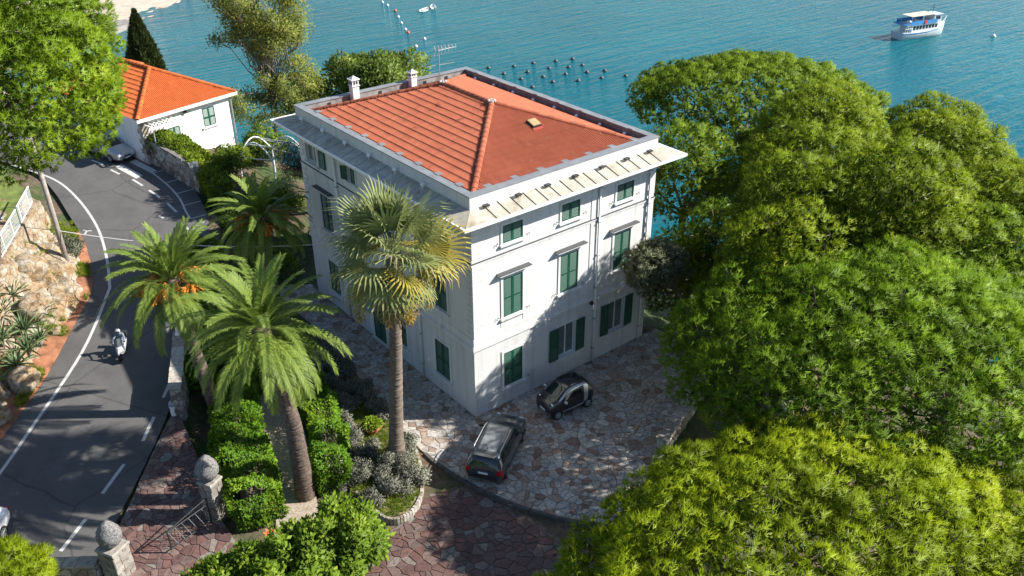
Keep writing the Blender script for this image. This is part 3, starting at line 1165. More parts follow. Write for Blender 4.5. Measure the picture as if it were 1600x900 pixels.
# ---- hipped roof
ex0, ex1, ey0, ey1, ez, rzz = 0.40, W - 0.40, 0.40, D - 0.40, 11.62, 13.52
A1 = Vector((6.0, 6.1, rzz))
A2 = Vector((6.0, 10.4, rzz))
cN, cR, cL, cB = Vector((ex0, ey0, ez)), Vector((ex1, ey0, ez)), Vector((ex0, ey1, ez)), Vector((ex1, ey1, ez))
mb = MB()
mb.add([cN, cR, A1], [(0, 1, 2)])
mb.add([cN, A1, A2, cL], [(0, 1, 2, 3)])
mb.add([cR, cB, A2, A1], [(0, 1, 2, 3)])
mb.add([cL, A2, cB], [(0, 1, 2)])
mb.v = [(v[0], v[1], v[2] - 0.05) for v in mb.v]
roof = mb.build("roof", M['roof_tile'], villa)


def tile_mesh(w, l, mat):
    """interlocking tile: two rolls along its length, its lower edge lifted over the next course"""
    prof = [(0, 0.0), (0.12, 0.036), (0.24, 0.041), (0.36, 0.008), (0.50, 0.0), (0.62, 0.036), (0.74, 0.041), (0.86, 0.008), (1.0, 0.0)]
    mb = MB()
    top = [((u - 0.5) * w, l * 0.5, z - 0.004) for u, z in prof]
    bot = [((u - 0.5) * w, -l * 0.53, z + 0.034) for u, z in prof]
    low = [((u - 0.5) * w, -l * 0.53, z * 0.5 - 0.002) for u, z in prof]
    n_ = len(prof)
    fs = []
    for i in range(n_ - 1):
        fs.append((n_ + i, n_ + i + 1, i + 1, i))
        fs.append((2 * n_ + i, 2 * n_ + i + 1, n_ + i + 1, n_ + i))
    mb.add(top + bot + low, fs)
    return mb


def tile_slope(poly, w, l, mat, parent, name="roof_tile", limit=75, seed=0):
    """poly: eave corner a, eave corner b, then upper corners; courses run parallel to a-b"""
    a, b = poly[0], poly[1]
    u = (b - a).normalized()
    nrm = (b - a).cross(poly[2] - a).normalized()
    if nrm.z < 0:
        nrm = -nrm
    v = nrm.cross(u)
    loc = [((p - a).dot(u), (p - a).dot(v)) for p in poly]
    hgt = max(p[1] for p in loc)
    r = np.random.default_rng(seed)
    lst = []
    j = 0
    y = l * 0.5
    while y < hgt:
        x0 = min(p[0] for p in loc)
        x1 = max(p[0] for p in loc)
        x = x0 + w * 0.5
        while x < x1:
            if in_poly(x, y, loc):
                lst.append(a + u * x + v * y)
            x += w
        y += l
    rot = Matrix((u, v, nrm)).transposed()
    tm = tile_mesh(w, l, mat)
    mes = []
    for t in (0.36, 0.44, 0.5, 0.56, 0.66):
        tm.t = [t] * len(tm.v)
        me = tm.mesh(name)
        me.materials.append(mat)
        mes.append(me)
    base_v = np.array([rot @ Vector(p) for p in tm.v])
    base_f = np.array(tm.f)
    lst.sort(key=lambda p: (p - CAMP).length)
    n_ind = min(limit, len(lst))
    for p in lst[:n_ind]:
        o = bpy.data.objects.new(name, mes[int(r.integers(0, 5))])
        link(o, parent)
        m = rot.to_4x4()
        m.translation = p + nrm * float(r.normal(0, 0.003))
        o.matrix_basis = m
    rest = lst[n_ind:]
    if rest:
        Pr = np.array([tuple(p) for p in rest]) + np.outer(r.normal(0, 0.003, len(rest)), np.array(nrm))
        V = (Pr[:, None, :] + base_v[None]).reshape(-1, 3)
        F = (np.arange(len(rest))[:, None, None] * len(base_v) + base_f[None]).reshape(-1, 4)
        ti = np.repeat(np.clip(r.normal(0.5, 0.09, len(rest)), 0, 1), len(base_v))
        return V, F, ti
    return np.zeros((0, 3)), np.zeros((0, 4), int), np.zeros(0)


def join_stuff(parts, name, mat, parent):
    off = 0
    Vs, Fs, Ts = [], [], []
    for V, F, T in parts:
        if len(V):
            Vs.append(V); Fs.append(F + off); Ts.append(T)
            off += len(V)
    o = np_mesh(name, np.vstack(Vs), np.vstack(Fs), mat, parent, np.concatenate(Ts))
    return tag(o, kind="stuff")


parts_ = [tile_slope([cN, cR, A1], 0.28, 0.43, M['roof_tile'], roof, limit=130, seed=1),
          tile_slope([cL, cN, A1, A2], 0.28, 0.43, M['roof_tile'], roof, limit=170, seed=2),
          tile_slope([cR, cB, A2, A1], 0.28, 0.43, M['roof_tile'], roof, limit=0, seed=3),
          tile_slope([cB, cL, A2], 0.28, 0.43, M['roof_tile'], roof, limit=0, seed=4)]
join_stuff(parts_, "roof_tile_field", M['roof_tile'], roof)


def cap_row(a, b, r_, step, mat, parent, name="cap_tile", seed=0):
    d = (b - a)
    L = d.length
    d.normalize()
    side = d.cross(Vector((0, 0, 1))).normalized()
    upv = side.cross(d)
    n_ = int(L / step)
    mb = MB()
    K_ = 7
    vs = []
    for e, (yy, rr) in enumerate(((-0.54 * step, r_ * 1.12), (0.54 * step, r_ * 0.92))):
        for k in range(K_):
            an = math.pi * (k / (K_ - 1))
            vs.append((math.cos(an) * rr, yy, math.sin(an) * rr * 0.9 - 0.03))
    for k in range(K_):
        an = math.pi * (k / (K_ - 1))
        vs.append((math.cos(an) * r_ * 0.9, -0.54 * step, math.sin(an) * r_ * 0.7 - 0.03))
    fs = [(k, K_ + k, K_ + k + 1, k + 1) for k in range(K_ - 1)] + [(k, k + 1, 2 * K_ + k + 1, 2 * K_ + k) for k in range(K_ - 1)]
    mb.add(vs, fs)
    rr_ = np.random.default_rng(seed)
    mes = []
    for t in (0.25, 0.5, 0.8):
        mb.t = [t] * len(mb.v)
        me = mb.mesh(name)
        me.materials.append(mat)
        mes.append(me)
    rot = Matrix((side, d, upv)).transposed().to_4x4()
    for k in range(n_):
        o = bpy.data.objects.new(name, mes[int(rr_.integers(0, 3))])
        link(o, parent)
        m = rot.copy()
        m.translation = a + d * ((k + 0.5) * L / n_)
        o.matrix_basis = m


for k, (a, b) in enumerate(((cN, A1), (cR, A1), (cL, A2), (cB, A2), (A1, A2))):
    cap_row(a + Vector((0, 0, 0.03)), b + Vector((0, 0, 0.03)), 0.15, 0.40, M['cap_tile'], roof, seed=k)
# whitish mortar where hips and ridge meet
for p in (A1, A2):
    mb = MB()
    for k in range(6):
        a = k * 1.05
        mb.lathe([(0.02, -0.03), (0.09, 0.0), (0.07, 0.06), (0.01, 0.08)], (p.x + 0.16 * math.cos(a), p.y + 0.16 * math.sin(a), p.z + 0.09), 7)
    mb.build("ridge_mortar", simple("ridge_mortar", (0.42, 0.38, 0.35), 0.9), roof)
# roof hatch on the sunny slope
_u = (cR - cN).normalized(); _n3 = (cR - cN).cross(A1 - cN).normalized(); _v = _n3.cross(_u)
hc = cN + _u * 6.45 + _v * 3.6 + _n3 * 0.06
def rbox(mb, c, u, v, n3, hu, hv, h0, h1):
    vs = []
    for dz in (h0, h1):
        for (su, sv) in ((-1, -1), (1, -1), (1, 1), (-1, 1)):
            vs.append(c + u * hu * su + v * hv * sv + n3 * dz)
    mb.add(vs, [(0, 3, 2, 1), (4, 5, 6, 7), (0, 1, 5, 4), (1, 2, 6, 5), (2, 3, 7, 6), (3, 0, 4, 7)])
mb = MB(); rbox(mb, hc, _u, _v, _n3, 0.27, 0.30, -0.05, 0.10)
hatch = mb.build("roof_hatch", M['black_metal'], roof)
mb = MB(); rbox(mb, hc + _u * 0.02, _u, _v, _n3, 0.25, 0.26, 0.10, 0.135)
mb.build("hatch_lid", simple("hatch_lid", (0.36, 0.26, 0.12), 0.6), hatch)
mb = MB(); rbox(mb, hc - _v * 0.42, _u, _v, _n3, 0.34, 0.10, -0.03, 0.03)
mb.build("hatch_apron", simple("hatch_apron", (0.30, 0.045, 0.025), 0.6), hatch)
# pale fixing clips scattered on the sunny slope and little twigs on the other
for k, (fu, fv) in enumerate(((8.6, 3.0), (6.3, 2.35), (9.3, 1.6), (4.4, 1.2), (6.8, 0.9))):
    mb = MB()
    p = cN + _u * fu + _v * fv + _n3 * 0.06
    rbox(mb, p, (_u + _v * 0.4).normalized(), (_v - _u * 0.4).normalized(), _n3, 0.035, 0.02, 0, 0.04)
    mb.build("tile_clip", M['coping'], roof)
_u2 = (cN - cL).normalized(); _n2 = (cN - cL).cross(A1 - cL).normalized(); _v2 = _n2.cross(_u2)
M['twig'] = simple('twig', (0.09, 0.055, 0.035), 0.9)
rt_ = np.random.default_rng(5)
for k in range(13):
    p = cL + _u2 * rt_.uniform(3, 13) + _v2 * rt_.uniform(0.6, 4.5) + _n2 * 0.08
    a = rt_.uniform(0, 3.1)
    d = (_u2 * math.cos(a) + _v2 * math.sin(a)) * rt_.uniform(0.10, 0.22)
    MB().tube([p - d, p + _n2 * 0.02 + _v2 * 0.03, p + d], 0.014, 5).build("fallen_twig", M['twig'], roof)

# ---- canopy running round the house under the parapet
CZ0, CZ1, CO = 11.42, 11.14, 1.0
for fr, L, name_l in ((FR_S, W, 16), (FR_W, D, 22), (FR_N, W, 16), (FR_E, D, 22)):
    o, u, n = fr
    flip = (u[0] * n[1] - u[1] * n[0]) > 0
    P = lambda a, d, z: (o[0] + u[0] * a + n[0] * d, o[1] + u[1] * a + n[1] * d, z)
    nseg = name_l
    for k in range(nseg):
        g = 0.012
        i_0, i_1 = k * L / nseg, (k + 1) * L / nseg
        e0 = -CO if k == 0 else i_0
        e1 = L + CO if k == nseg - 1 else i_1
        vs = [P(i_0 + g, 0, CZ0), P(i_1 - g, 0, CZ0), P(e1 - g, CO, CZ1), P(e0 + g, CO, CZ1)]
        vs += [(p[0], p[1], p[2] - 0.03) for p in vs]
        fs = [(0, 1, 2, 3), (7, 6, 5, 4), (0, 4, 5, 1), (1, 5, 6, 2), (2, 6, 7, 3), (3, 7, 4, 0)]
        if not flip:
            fs = [tuple(reversed(f)) for f in fs]
        MB().add(vs, fs).build("canopy_panel", M['canopy'], villa)
        # raised dark seam between two panels
        if k:
            mbs = MB().tube([P(i_0, 0.02, CZ0 + 0.012), P(i_0, CO - 0.02, CZ1 + 0.012)], 0.022, 5)
            mbs.build("canopy_seam", M['black_metal'] if fr is FR_S else M['grey_metal'], villa)
    # soffit boarding, gutter along the edge, brackets
    mb = MB()
    vs = [P(0, 0.0, CZ0 - 0.09), P(L, 0.0, CZ0 - 0.09), P(L + CO, CO - 0.02, CZ1 - 0.08), P(-CO, CO - 0.02, CZ1 - 0.08)]
    mb.add(vs, [(0, 1, 2, 3)])
    mb.build("soffit", M['white_paint'], villa)
    mb = MB()
    mb.add([P(-CO, CO, CZ1 - 0.14), P(L + CO, CO, CZ1 - 0.14), P(L + CO + 0.09, CO + 0.09, CZ1 - 0.12), P(-CO - 0.09, CO + 0.09, CZ1 - 0.12),
            P(-CO, CO, CZ1 + 0.005), P(L + CO, CO, CZ1 + 0.005), P(L + CO + 0.10, CO + 0.10, CZ1 + 0.012), P(-CO - 0.10, CO + 0.10, CZ1 + 0.012)],
           [(0, 3, 2, 1), (4, 5, 6, 7), (0, 1, 5, 4), (1, 2, 6, 5), (2, 3, 7, 6), (3, 0, 4, 7)])
    mb.build("gutter", M['white_paint'], villa)
    for a in (0.5, L / 2, L - 0.5):
        mb = MB().fbox(fr, a - 0.06, a + 0.06, 0.0, 0.8, 10.86, 10.98)
        mb.fbox(fr, a - 0.05, a + 0.05, 0.0, 0.12, 10.5, 10.86)
        mb.build("bracket", M['white_paint'], villa)
# black hooded spotlights standing on the sunny canopy
sp = MB()
sp.tube([(-0.12, 0, 0), (-0.12, 0, 0.15), (0.12, 0, 0.15), (0.12, 0, 0)], 0.018, 6)
sp.box(-0.15, 0.15, -0.10, 0.10, 0.10, 0.17)
spm = sp.mesh("canopy_spotlight"); spm.materials.append(M['black_metal'])
for a in (0.75, 2.6, 4.35, 6.1, 7.85, 9.55, 11.2):
    ob = bpy.data.objects.new("canopy_spotlight", spm); link(ob, villa)
    ob.location = (a, -0.2, CZ0 - 0.05)
wl_ = MB().lathe([(0.03, 0), (0.03, 0.12), (0.09, 0.14), (0.11, 0.22), (0.07, 0.29), (0.0, 0.30)], (0, 0, 0), 12)
wlm = wl_.mesh("canopy_lamp"); wlm.materials.append(M['white_paint'])
for a in (15.4, 13.0, 10.6, 8.2, 5.8, 3.4):
    ob = bpy.data.objects.new("canopy_lamp", wlm); link(ob, villa)
    ob.location = (-0.2, a, CZ0 - 0.06)

# ---- chimneys with slotted hoods, on the back parapet
def chimney(x, y, h, s):
    mb = MB().box(x - s, x + s, y - s, y + s, 11.3, 12.0 + h)
    mb.box(x - s - 0.05, x + s + 0.05, y - s - 0.05, y + s + 0.05, 12.0 + h * 0.62, 12.0 + h * 0.66)
    c = mb.build("chimney", M['plaster'], villa)
    m2 = MB().box(x - s - 0.06, x + s + 0.06, y - s - 0.06, y + s + 0.06, 12.0 + h, 12.0 + h + 0.06)
    m2.add([(x - s - .03, y - s - .03, 12.06 + h), (x + s + .03, y - s - .03, 12.06 + h), (x + s + .03, y + s + .03, 12.06 + h), (x - s - .03, y + s + .03, 12.06 + h), (x, y, 12.24 + h)],
           [(0, 1, 4), (1, 2, 4), (2, 3, 4), (3, 0, 4)])
    m2.build("chimney_cap", M['trim'], c)
    for sx in (-0.4, 0.4):
        MB().box(x + sx * s - 0.05, x + sx * s + 0.05, y - s - 0.012, y - s + 0.03, 12.0 + h * 0.74, 12.0 + h * 0.92).build("smoke_slot", M['dark_interior'], c)
        MB().box(x - s - 0.012, x - s + 0.03, y + sx * s - 0.05, y + sx * s + 0.05, 12.0 + h * 0.74, 12.0 + h * 0.92).build("smoke_slot", M['dark_interior'], c)
chimney(3.6, 16.0, 0.92, 0.21)
chimney(7.6, 16.0, 0.58, 0.19)
# dark upright patches on the back lining and white vent cowls along the far one
for x in (2.0, 5.4, 6.9, 8.6, 10.2):
    MB().box(x - 0.10, x + 0.10, D - t_ - 0.03, D - t_ + 0.02, 11.45, 11.85).build("dark_patch", M['dark_interior'], villa)
for k in range(8):
    MB().lathe([(0.09, 0.0), (0.10, 0.12), (0.06, 0.19), (0.0, 0.2)], (W - 0.52, 1.9 + k * 1.85, 11.66), 10).build("vent_cowl", M['white_paint'], villa)
# awning of glass over the side door, electricity box on the shaded wall
MB().fbox(FR_W, 8.0, 9.9, 0.0, 1.1, 2.75, 2.79).build("door_awning", simple("awning_glass", (0.16, 0.26, 0.32), 0.2), villa)
MB().fbox(FR_W, 3.95, 4.1, 0.0, 0.06, 1.3, 1.5).build("meter_box", M['white_paint'], villa)
# ---- television aerial
ant = thing("television_aerial", "thin white television aerial on a mast behind the villa roof", "aerial", (9.7, 16.15, 12.05))
MB().tube([(0, 0, 0), (0, 0, 1.75)], 0.03, 6).build("mast", M['grey_metal'], ant)
mb = MB().tube([(-0.15, 0.1, 1.45), (1.1, -0.3, 1.6)], 0.02, 5)
for k in range(7):
    t = k / 6
    c = Vector((-0.15, 0.1, 1.45)).lerp(Vector((1.1, -0.3, 1.6)), t)
    for sg in (-1, 1):
        mb.tube([c, c + Vector((-0.12, -0.12 * sg * 0.3, 0.34 * sg)) * (1.0 - 0.45 * t)], 0.016, 4)
mb.build("yagi", M['white_metal'], ant)
mb = MB().tube([(-0.75, 0.25, 0.55), (1.0, -0.2, 0.62)], 0.018, 5)
mb.build("crossbar", M['grey_metal'], ant)

# ================================================================== SMALL HOUSE by the bend
ho = Vector((-3.05, 36.25, 0))
hu = Vector((0.973, 0.23, 0)); hv = Vector((-0.23, 0.973, 0))
HL, HD, HZ0, HZ1 = 7.7, 12.0, 2.2, 6.75
house = thing("small_house", "small white house with bright orange hipped roof beside the road bend", "house", (0, 0, 0))
M['house_plaster'] = plaster_mat('house_plaster', (0.80, 0.79, 0.77))
F1 = (ho, hu, (-hv.x, -hv.y)); F2 = (ho, hv, (-hu.x, -hu.y))
F3 = (ho + hu * HL, hv, (hu.x, hu.y)); F4 = (ho + hv * HD, hu, (hv.x, hv.y))
hw = [(2.05, 3.05, 3.4, 5.35), (5.15, 6.25, 4.6, 6.05), (0.85, 1.75, 3.3, 5.3)]
for fr, L, hs in ((F1, HL, hw), (F2, HD, []), (F3, HD, []), (F4, HL, [])):
    mb = MB()
    wall_holes(mb, fr, 0, L, HZ0 - 1, HZ1 + 0.1, hs)
    mb.build("wall", M['house_plaster'], house)
for k, (a0, a1, z0, z1) in enumerate(hw):
    w_ = window(F1, a0, a1, z0, z1, 'closed', surround=False, sill=(k == 1), parent=house, hooks=False)
# open leaf beside the door
put_leaf(house, F1, 1.02, 0.05, 3.4, 0.0 + 0.001 + 0.48, 1.9)
# stone corner and stone foot of the shaded wall
rs = np.random.default_rng(9)
M['wall_stone'] = stone_mat('wall_stone', [(0.0, (0.16, 0.13, 0.11)), (0.3, (0.26, 0.215, 0.175)), (0.6, (0.33, 0.31, 0.28)), (1.0, (0.45, 0.42, 0.37))], bumps=0.5)
for k in range(11):
    z = HZ0 + 0.2 + k * 0.38
    L = 0.75 if k % 2 else 0.5
    MB().fbox(F1, 0.0 - 0.02, L, -0.05, 0.03, z, z + 0.36, rs.uniform()).build("corner_stone", M['wall_stone'], house)
    MB().fbox(F2, 0.0 - 0.02, 1.1 - L, -0.05, 0.03, z, z + 0.36, rs.uniform()).build("corner_stone", M['wall_stone'], house)
# roof
oh = 0.45
def HP(a, b, z): return ho + hu * a + hv * b + Vector((0, 0, z))
hN, hR, hB, hL = HP(-oh, -oh, HZ1), HP(HL + oh, -oh, HZ1), HP(HL + oh, HD + oh, HZ1), HP(-oh, HD + oh, HZ1)
hA1, hA2 = HP(HL / 2, HL / 2 + 0.1, HZ1 + 2.1), HP(HL / 2, HD - HL / 2, HZ1 + 2.1)
mb = MB()
mb.add([hN, hR, hA1], [(0, 1, 2)]); mb.add([hN, hA1, hA2, hL], [(0, 1, 2, 3)]); mb.add([hR, hB, hA2, hA1], [(0, 1, 2, 3)]); mb.add([hL, hA2, hB], [(0, 1, 2)])
hroof = mb.build("roof", M['roof_tile_orange'], house)
parts_ = [tile_slope(pl, 0.28, 0.42, M['roof_tile_orange'], hroof, limit=0, seed=11 + i) for i, pl in enumerate(([hN, hR, hA1], [hL, hN, hA1, hA2], [hR, hB, hA2, hA1], [hB, hL, hA2]))]
join_stuff(parts_, "roof_tile_field", M['roof_tile_orange'], hroof)
for k, (a, b) in enumerate(((hN, hA1), (hR, hA1), (hL, hA2), (hB, hA2), (hA1, hA2))):
    cap_row(a + Vector((0, 0, 0.05)), b + Vector((0, 0, 0.05)), 0.16, 0.45, M['roof_tile_orange'], hroof, seed=k + 20)
fb = MB()
for fr, L in ((F1, HL), (F2, HD), (F3, HD), (F4, HL)):
    fb.fbox(fr, -oh - 0.05, L + oh + 0.05, oh, oh + 0.06, HZ1 - 0.22, HZ1 + 0.02)
fb.build("fascia", M['white_paint'], house)
sb = MB()
for fr, L in ((F1, HL), (F2, HD), (F3, HD), (F4, HL)):
    sb.fbox(fr, -oh, L + oh, 0.0, oh, HZ1 - 0.2, HZ1 - 0.16)
sb.build("soffit", M['white_paint'], house)
mb = MB().tube([tuple(HP(HL + 0.08, -0.1, HZ0)), tuple(HP(HL + 0.08, -0.1, HZ1 - 0.2))], 0.06, 8)
mb.build("downpipe", M['grey_metal'], house)
# slatted white porch roof over the door, wall lantern
for k in range(7):
    MB().fbox(F1, 0.15 + k * 0.36, 0.24 + k * 0.36, 0.03, 1.15, HZ1 - 0.62, HZ1 - 0.54).build("porch_slat", M['white_paint'], house)
MB().fbox(F1, 0.1, 2.5, 1.05, 1.15, HZ1 - 0.74, HZ1 - 0.62).build("porch_beam", M['white_paint'], house)
MB().tube([tuple(HP(0.25, -1.1, HZ0)), tuple(HP(0.25, -1.1, HZ1 - 0.7))], 0.045, 8).build("porch_post", M['grey_metal'], house)
MB().fbox(F1, 3.55, 3.75, 0.05, 0.22, HZ1 - 0.6, HZ1 - 0.3).build("wall_lantern", M['black_metal'], house)

# ================================================================== VEGETATION
def unit(v):
    return v / (np.linalg.norm(v, axis=-1, keepdims=True) + 1e-9)


def rand_dirs(r, n):
    return unit(r.normal(size=(n, 3)))


def tufts(P, N, nb, L, w, spread, r, tint, droop=0.0, clump=None):
    """needle brushes: nb thin blades fanning out around N at every P"""
    n = len(P)
    d = unit(np.repeat(N, nb, 0) + rand_dirs(r, n * nb) * spread)
    b = np.repeat(P, nb, 0) + r.normal(size=(n * nb, 3)) * L * 0.10
    s = unit(np.cross(d, rand_dirs(r, n * nb))) * (w * 0.5)
    l = L * r.uniform(0.7, 1.15, (n * nb, 1))
    tip = b + d * l
    tip[:, 2] -= droop * l[:, 0]
    V = np.empty((n * nb, 3, 3))
    V[:, 0], V[:, 1], V[:, 2] = b - s, b + s, tip
    T = np.repeat(tint, nb) + r.normal(0, 0.05, n * nb)
    if clump is None:
        return V.reshape(-1, 3), np.repeat(T, 3)
    # blades face the way their clump faces, so that a clump is lit as one rounded mass
    cn = unit(np.repeat(clump, nb, 0) + d * 0.28 + rand_dirs(r, n * nb) * 0.12)
    g = np.cross(V[:, 1] - V[:, 0], V[:, 2] - V[:, 0])
    fl = np.sum(g * cn, 1) < 0
    V[fl, 0], V[fl, 1] = V[fl, 1].copy(), V[fl, 0].copy()
    return V.reshape(-1, 3), np.repeat(T, 3), np.repeat(cn, 3, 0)


def leaves(P, N, size, r, tint, aspect=0.5, flop=0.8, clump=None):
    """single leaves: folded diamond of two triangles"""
    n = len(P)
    d = unit(N + rand_dirs(r, n) * flop)
    s = unit(np.cross(d, rand_dirs(r, n)))
    nn = np.cross(d, s)
    l = size * r.uniform(0.6, 1.2, (n, 1))
    V = np.empty((n, 4, 3))
    V[:, 0] = P
    V[:, 1] = P + d * l * 0.5 + s * l * aspect * 0.5 + nn * l * 0.08
    V[:, 2] = P + d * l
    V[:, 3] = P + d * l * 0.5 - s * l * aspect * 0.5 + nn * l * 0.08
    F = np.arange(n)[:, None] * 4
    F = np.vstack([np.hstack([F, F + 1, F + 2]), np.hstack([F, F + 2, F + 3])])
    T = np.repeat(tint + r.normal(0, 0.06, n), 4)
    if clump is None:
        return V.reshape(-1, 3), F, T
    cn = unit(clump + nn * 0.35 * np.sign(np.sum(nn * clump, 1))[:, None] + rand_dirs(r, n) * 0.25)
    fl = np.sum(np.cross(V[:, 1] - V[:, 0], V[:, 2] - V[:, 0]) * cn, 1) < 0
    V[fl, 1], V[fl, 3] = V[fl, 3].copy(), V[fl, 1].copy()
    return V.reshape(-1, 3), F, T, np.repeat(cn, 4, 0)


def tri_idx(V):
    return np.arange(len(V)).reshape(-1, 3)


def spread_points(cand, dmin, r):
    """greedy thinning so that clumps keep their distance"""
    keep = []
    cell = {}
    for i, p in enumerate(cand):
        k = tuple((p // dmin).astype(int))
        ok = True
        for dx in (-1, 0, 1):
            for dy in (-1, 0, 1):
                for dz in (-1, 0, 1):
                    for j in cell.get((k[0] + dx, k[1] + dy, k[2] + dz), ()):
                        if np.sum((cand[j] - p) ** 2) < dmin * dmin:
                            ok = False
        if ok:
            keep.append(i)
            cell.setdefault(k, []).append(i)
    return np.array(keep)


def branchy(mb, a, b, r0, r1, r, wig=0.12, n=5, sides=7):
    a, b = np.array(a, float), np.array(b, float)
    L = np.linalg.norm(b - a)
    pts = [a + (b - a) * t + (r.normal(size=3) * wig * L * math.sin(math.pi * t) * 0.35) for t in np.linspace(0, 1, n)]
    mb.tube([tuple(p) for p in pts], list(np.linspace(r0, r1, n)), sides)
    return pts


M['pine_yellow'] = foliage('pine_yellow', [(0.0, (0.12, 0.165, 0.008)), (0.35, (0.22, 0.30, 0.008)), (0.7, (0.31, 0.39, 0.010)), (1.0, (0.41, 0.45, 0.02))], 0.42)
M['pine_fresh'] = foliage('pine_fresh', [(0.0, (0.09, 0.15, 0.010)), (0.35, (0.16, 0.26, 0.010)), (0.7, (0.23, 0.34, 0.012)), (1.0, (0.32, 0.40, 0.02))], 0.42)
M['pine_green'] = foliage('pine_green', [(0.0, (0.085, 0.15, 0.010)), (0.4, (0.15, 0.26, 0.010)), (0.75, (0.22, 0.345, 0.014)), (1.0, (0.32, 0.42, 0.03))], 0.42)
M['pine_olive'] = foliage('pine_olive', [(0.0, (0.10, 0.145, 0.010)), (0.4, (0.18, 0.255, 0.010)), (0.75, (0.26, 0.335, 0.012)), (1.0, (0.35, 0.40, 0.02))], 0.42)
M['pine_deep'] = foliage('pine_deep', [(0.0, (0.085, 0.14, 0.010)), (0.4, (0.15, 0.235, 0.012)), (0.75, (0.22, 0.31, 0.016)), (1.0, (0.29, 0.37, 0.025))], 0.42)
M['poplar_leaf'] = foliage('poplar_leaf', [(0.0, (0.14, 0.19, 0.04)), (0.5, (0.25, 0.29, 0.06)), (0.8, (0.36, 0.34, 0.06)), (1.0, (0.48, 0.33, 0.06))], 0.5, patch=0.9, patch_scale=0.35)
M['fig_leaf'] = foliage('fig_leaf', [(0.0, (0.06, 0.10, 0.012)), (0.5, (0.13, 0.19, 0.025)), (1.0, (0.28, 0.32, 0.07))], 0.35)
M['cypress_leaf'] = foliage('cypress_leaf', [(0.0, (0.02, 0.032, 0.01)), (0.5, (0.042, 0.062, 0.016)), (1.0, (0.08, 0.10, 0.025))], 0.15)
M['bush_leaf'] = foliage('bush_leaf', [(0.0, (0.09, 0.16, 0.015)), (0.5, (0.19, 0.30, 0.024)), (0.85, (0.32, 0.41, 0.04)), (1.0, (0.46, 0.50, 0.08))], 0.45)
M['hedge_leaf'] = foliage('hedge_leaf', [(0.0, (0.06, 0.14, 0.012)), (0.5, (0.13, 0.26, 0.016)), (1.0, (0.26, 0.36, 0.025))], 0.4)
M['ivy_leaf'] = foliage('ivy_leaf', [(0.0, (0.06, 0.11, 0.012)), (0.5, (0.16, 0.24, 0.018)), (1.0, (0.33, 0.38, 0.03))], 0.4)
M['silver_leaf'] = foliage('silver_leaf', [(0.0, (0.11, 0.12, 0.09)), (0.5, (0.21, 0.215, 0.165)), (1.0, (0.34, 0.335, 0.26))], 0.2)
M['pine_grey'] = foliage('pine_grey', [(0.0, (0.10, 0.115, 0.06)), (0.5, (0.18, 0.2, 0.10)), (1.0, (0.28, 0.29, 0.17))], 0.3)
M['olive_leaf'] = foliage('olive_leaf', [(0.0, (0.06, 0.07, 0.045)), (0.5, (0.12, 0.13, 0.085)), (1.0, (0.2, 0.2, 0.14))], 0.2)
M['palm_leaf'] = foliage('palm_leaf', [(0.0, (0.07, 0.12, 0.022)), (0.5, (0.15, 0.22, 0.035)), (1.0, (0.29, 0.34, 0.07))], 0.35, patch=0.2)
M['fan_leaf'] = foliage('fan_leaf', [(0.0, (0.12, 0.15, 0.05)), (0.5, (0.23, 0.27, 0.10)), (1.0, (0.40, 0.41, 0.18))], 0.35, patch=0.2)
M['yellow_fan'] = foliage('yellow_fan', [(0.0, (0.20, 0.17, 0.03)), (0.5, (0.34, 0.28, 0.05)), (1.0, (0.48, 0.40, 0.10))], 0.35, patch=0.4)
M['dry_leaf'] = foliage('dry_leaf', [(0.0, (0.18, 0.12, 0.06)), (0.5, (0.32, 0.23, 0.12)), (1.0, (0.46, 0.36, 0.2))], 0.3, patch=0.3)
M['fruit_orange'] = simple('fruit_orange', (0.55, 0.2, 0.02), 0.6, var=0.25, scale=6)
M['fruit_yellow'] = foliage('fruit_yellow', [(0.0, (0.24, 0.16, 0.02)), (0.5, (0.42, 0.28, 0.035)), (1.0, (0.5, 0.37, 0.08))], 0.25)


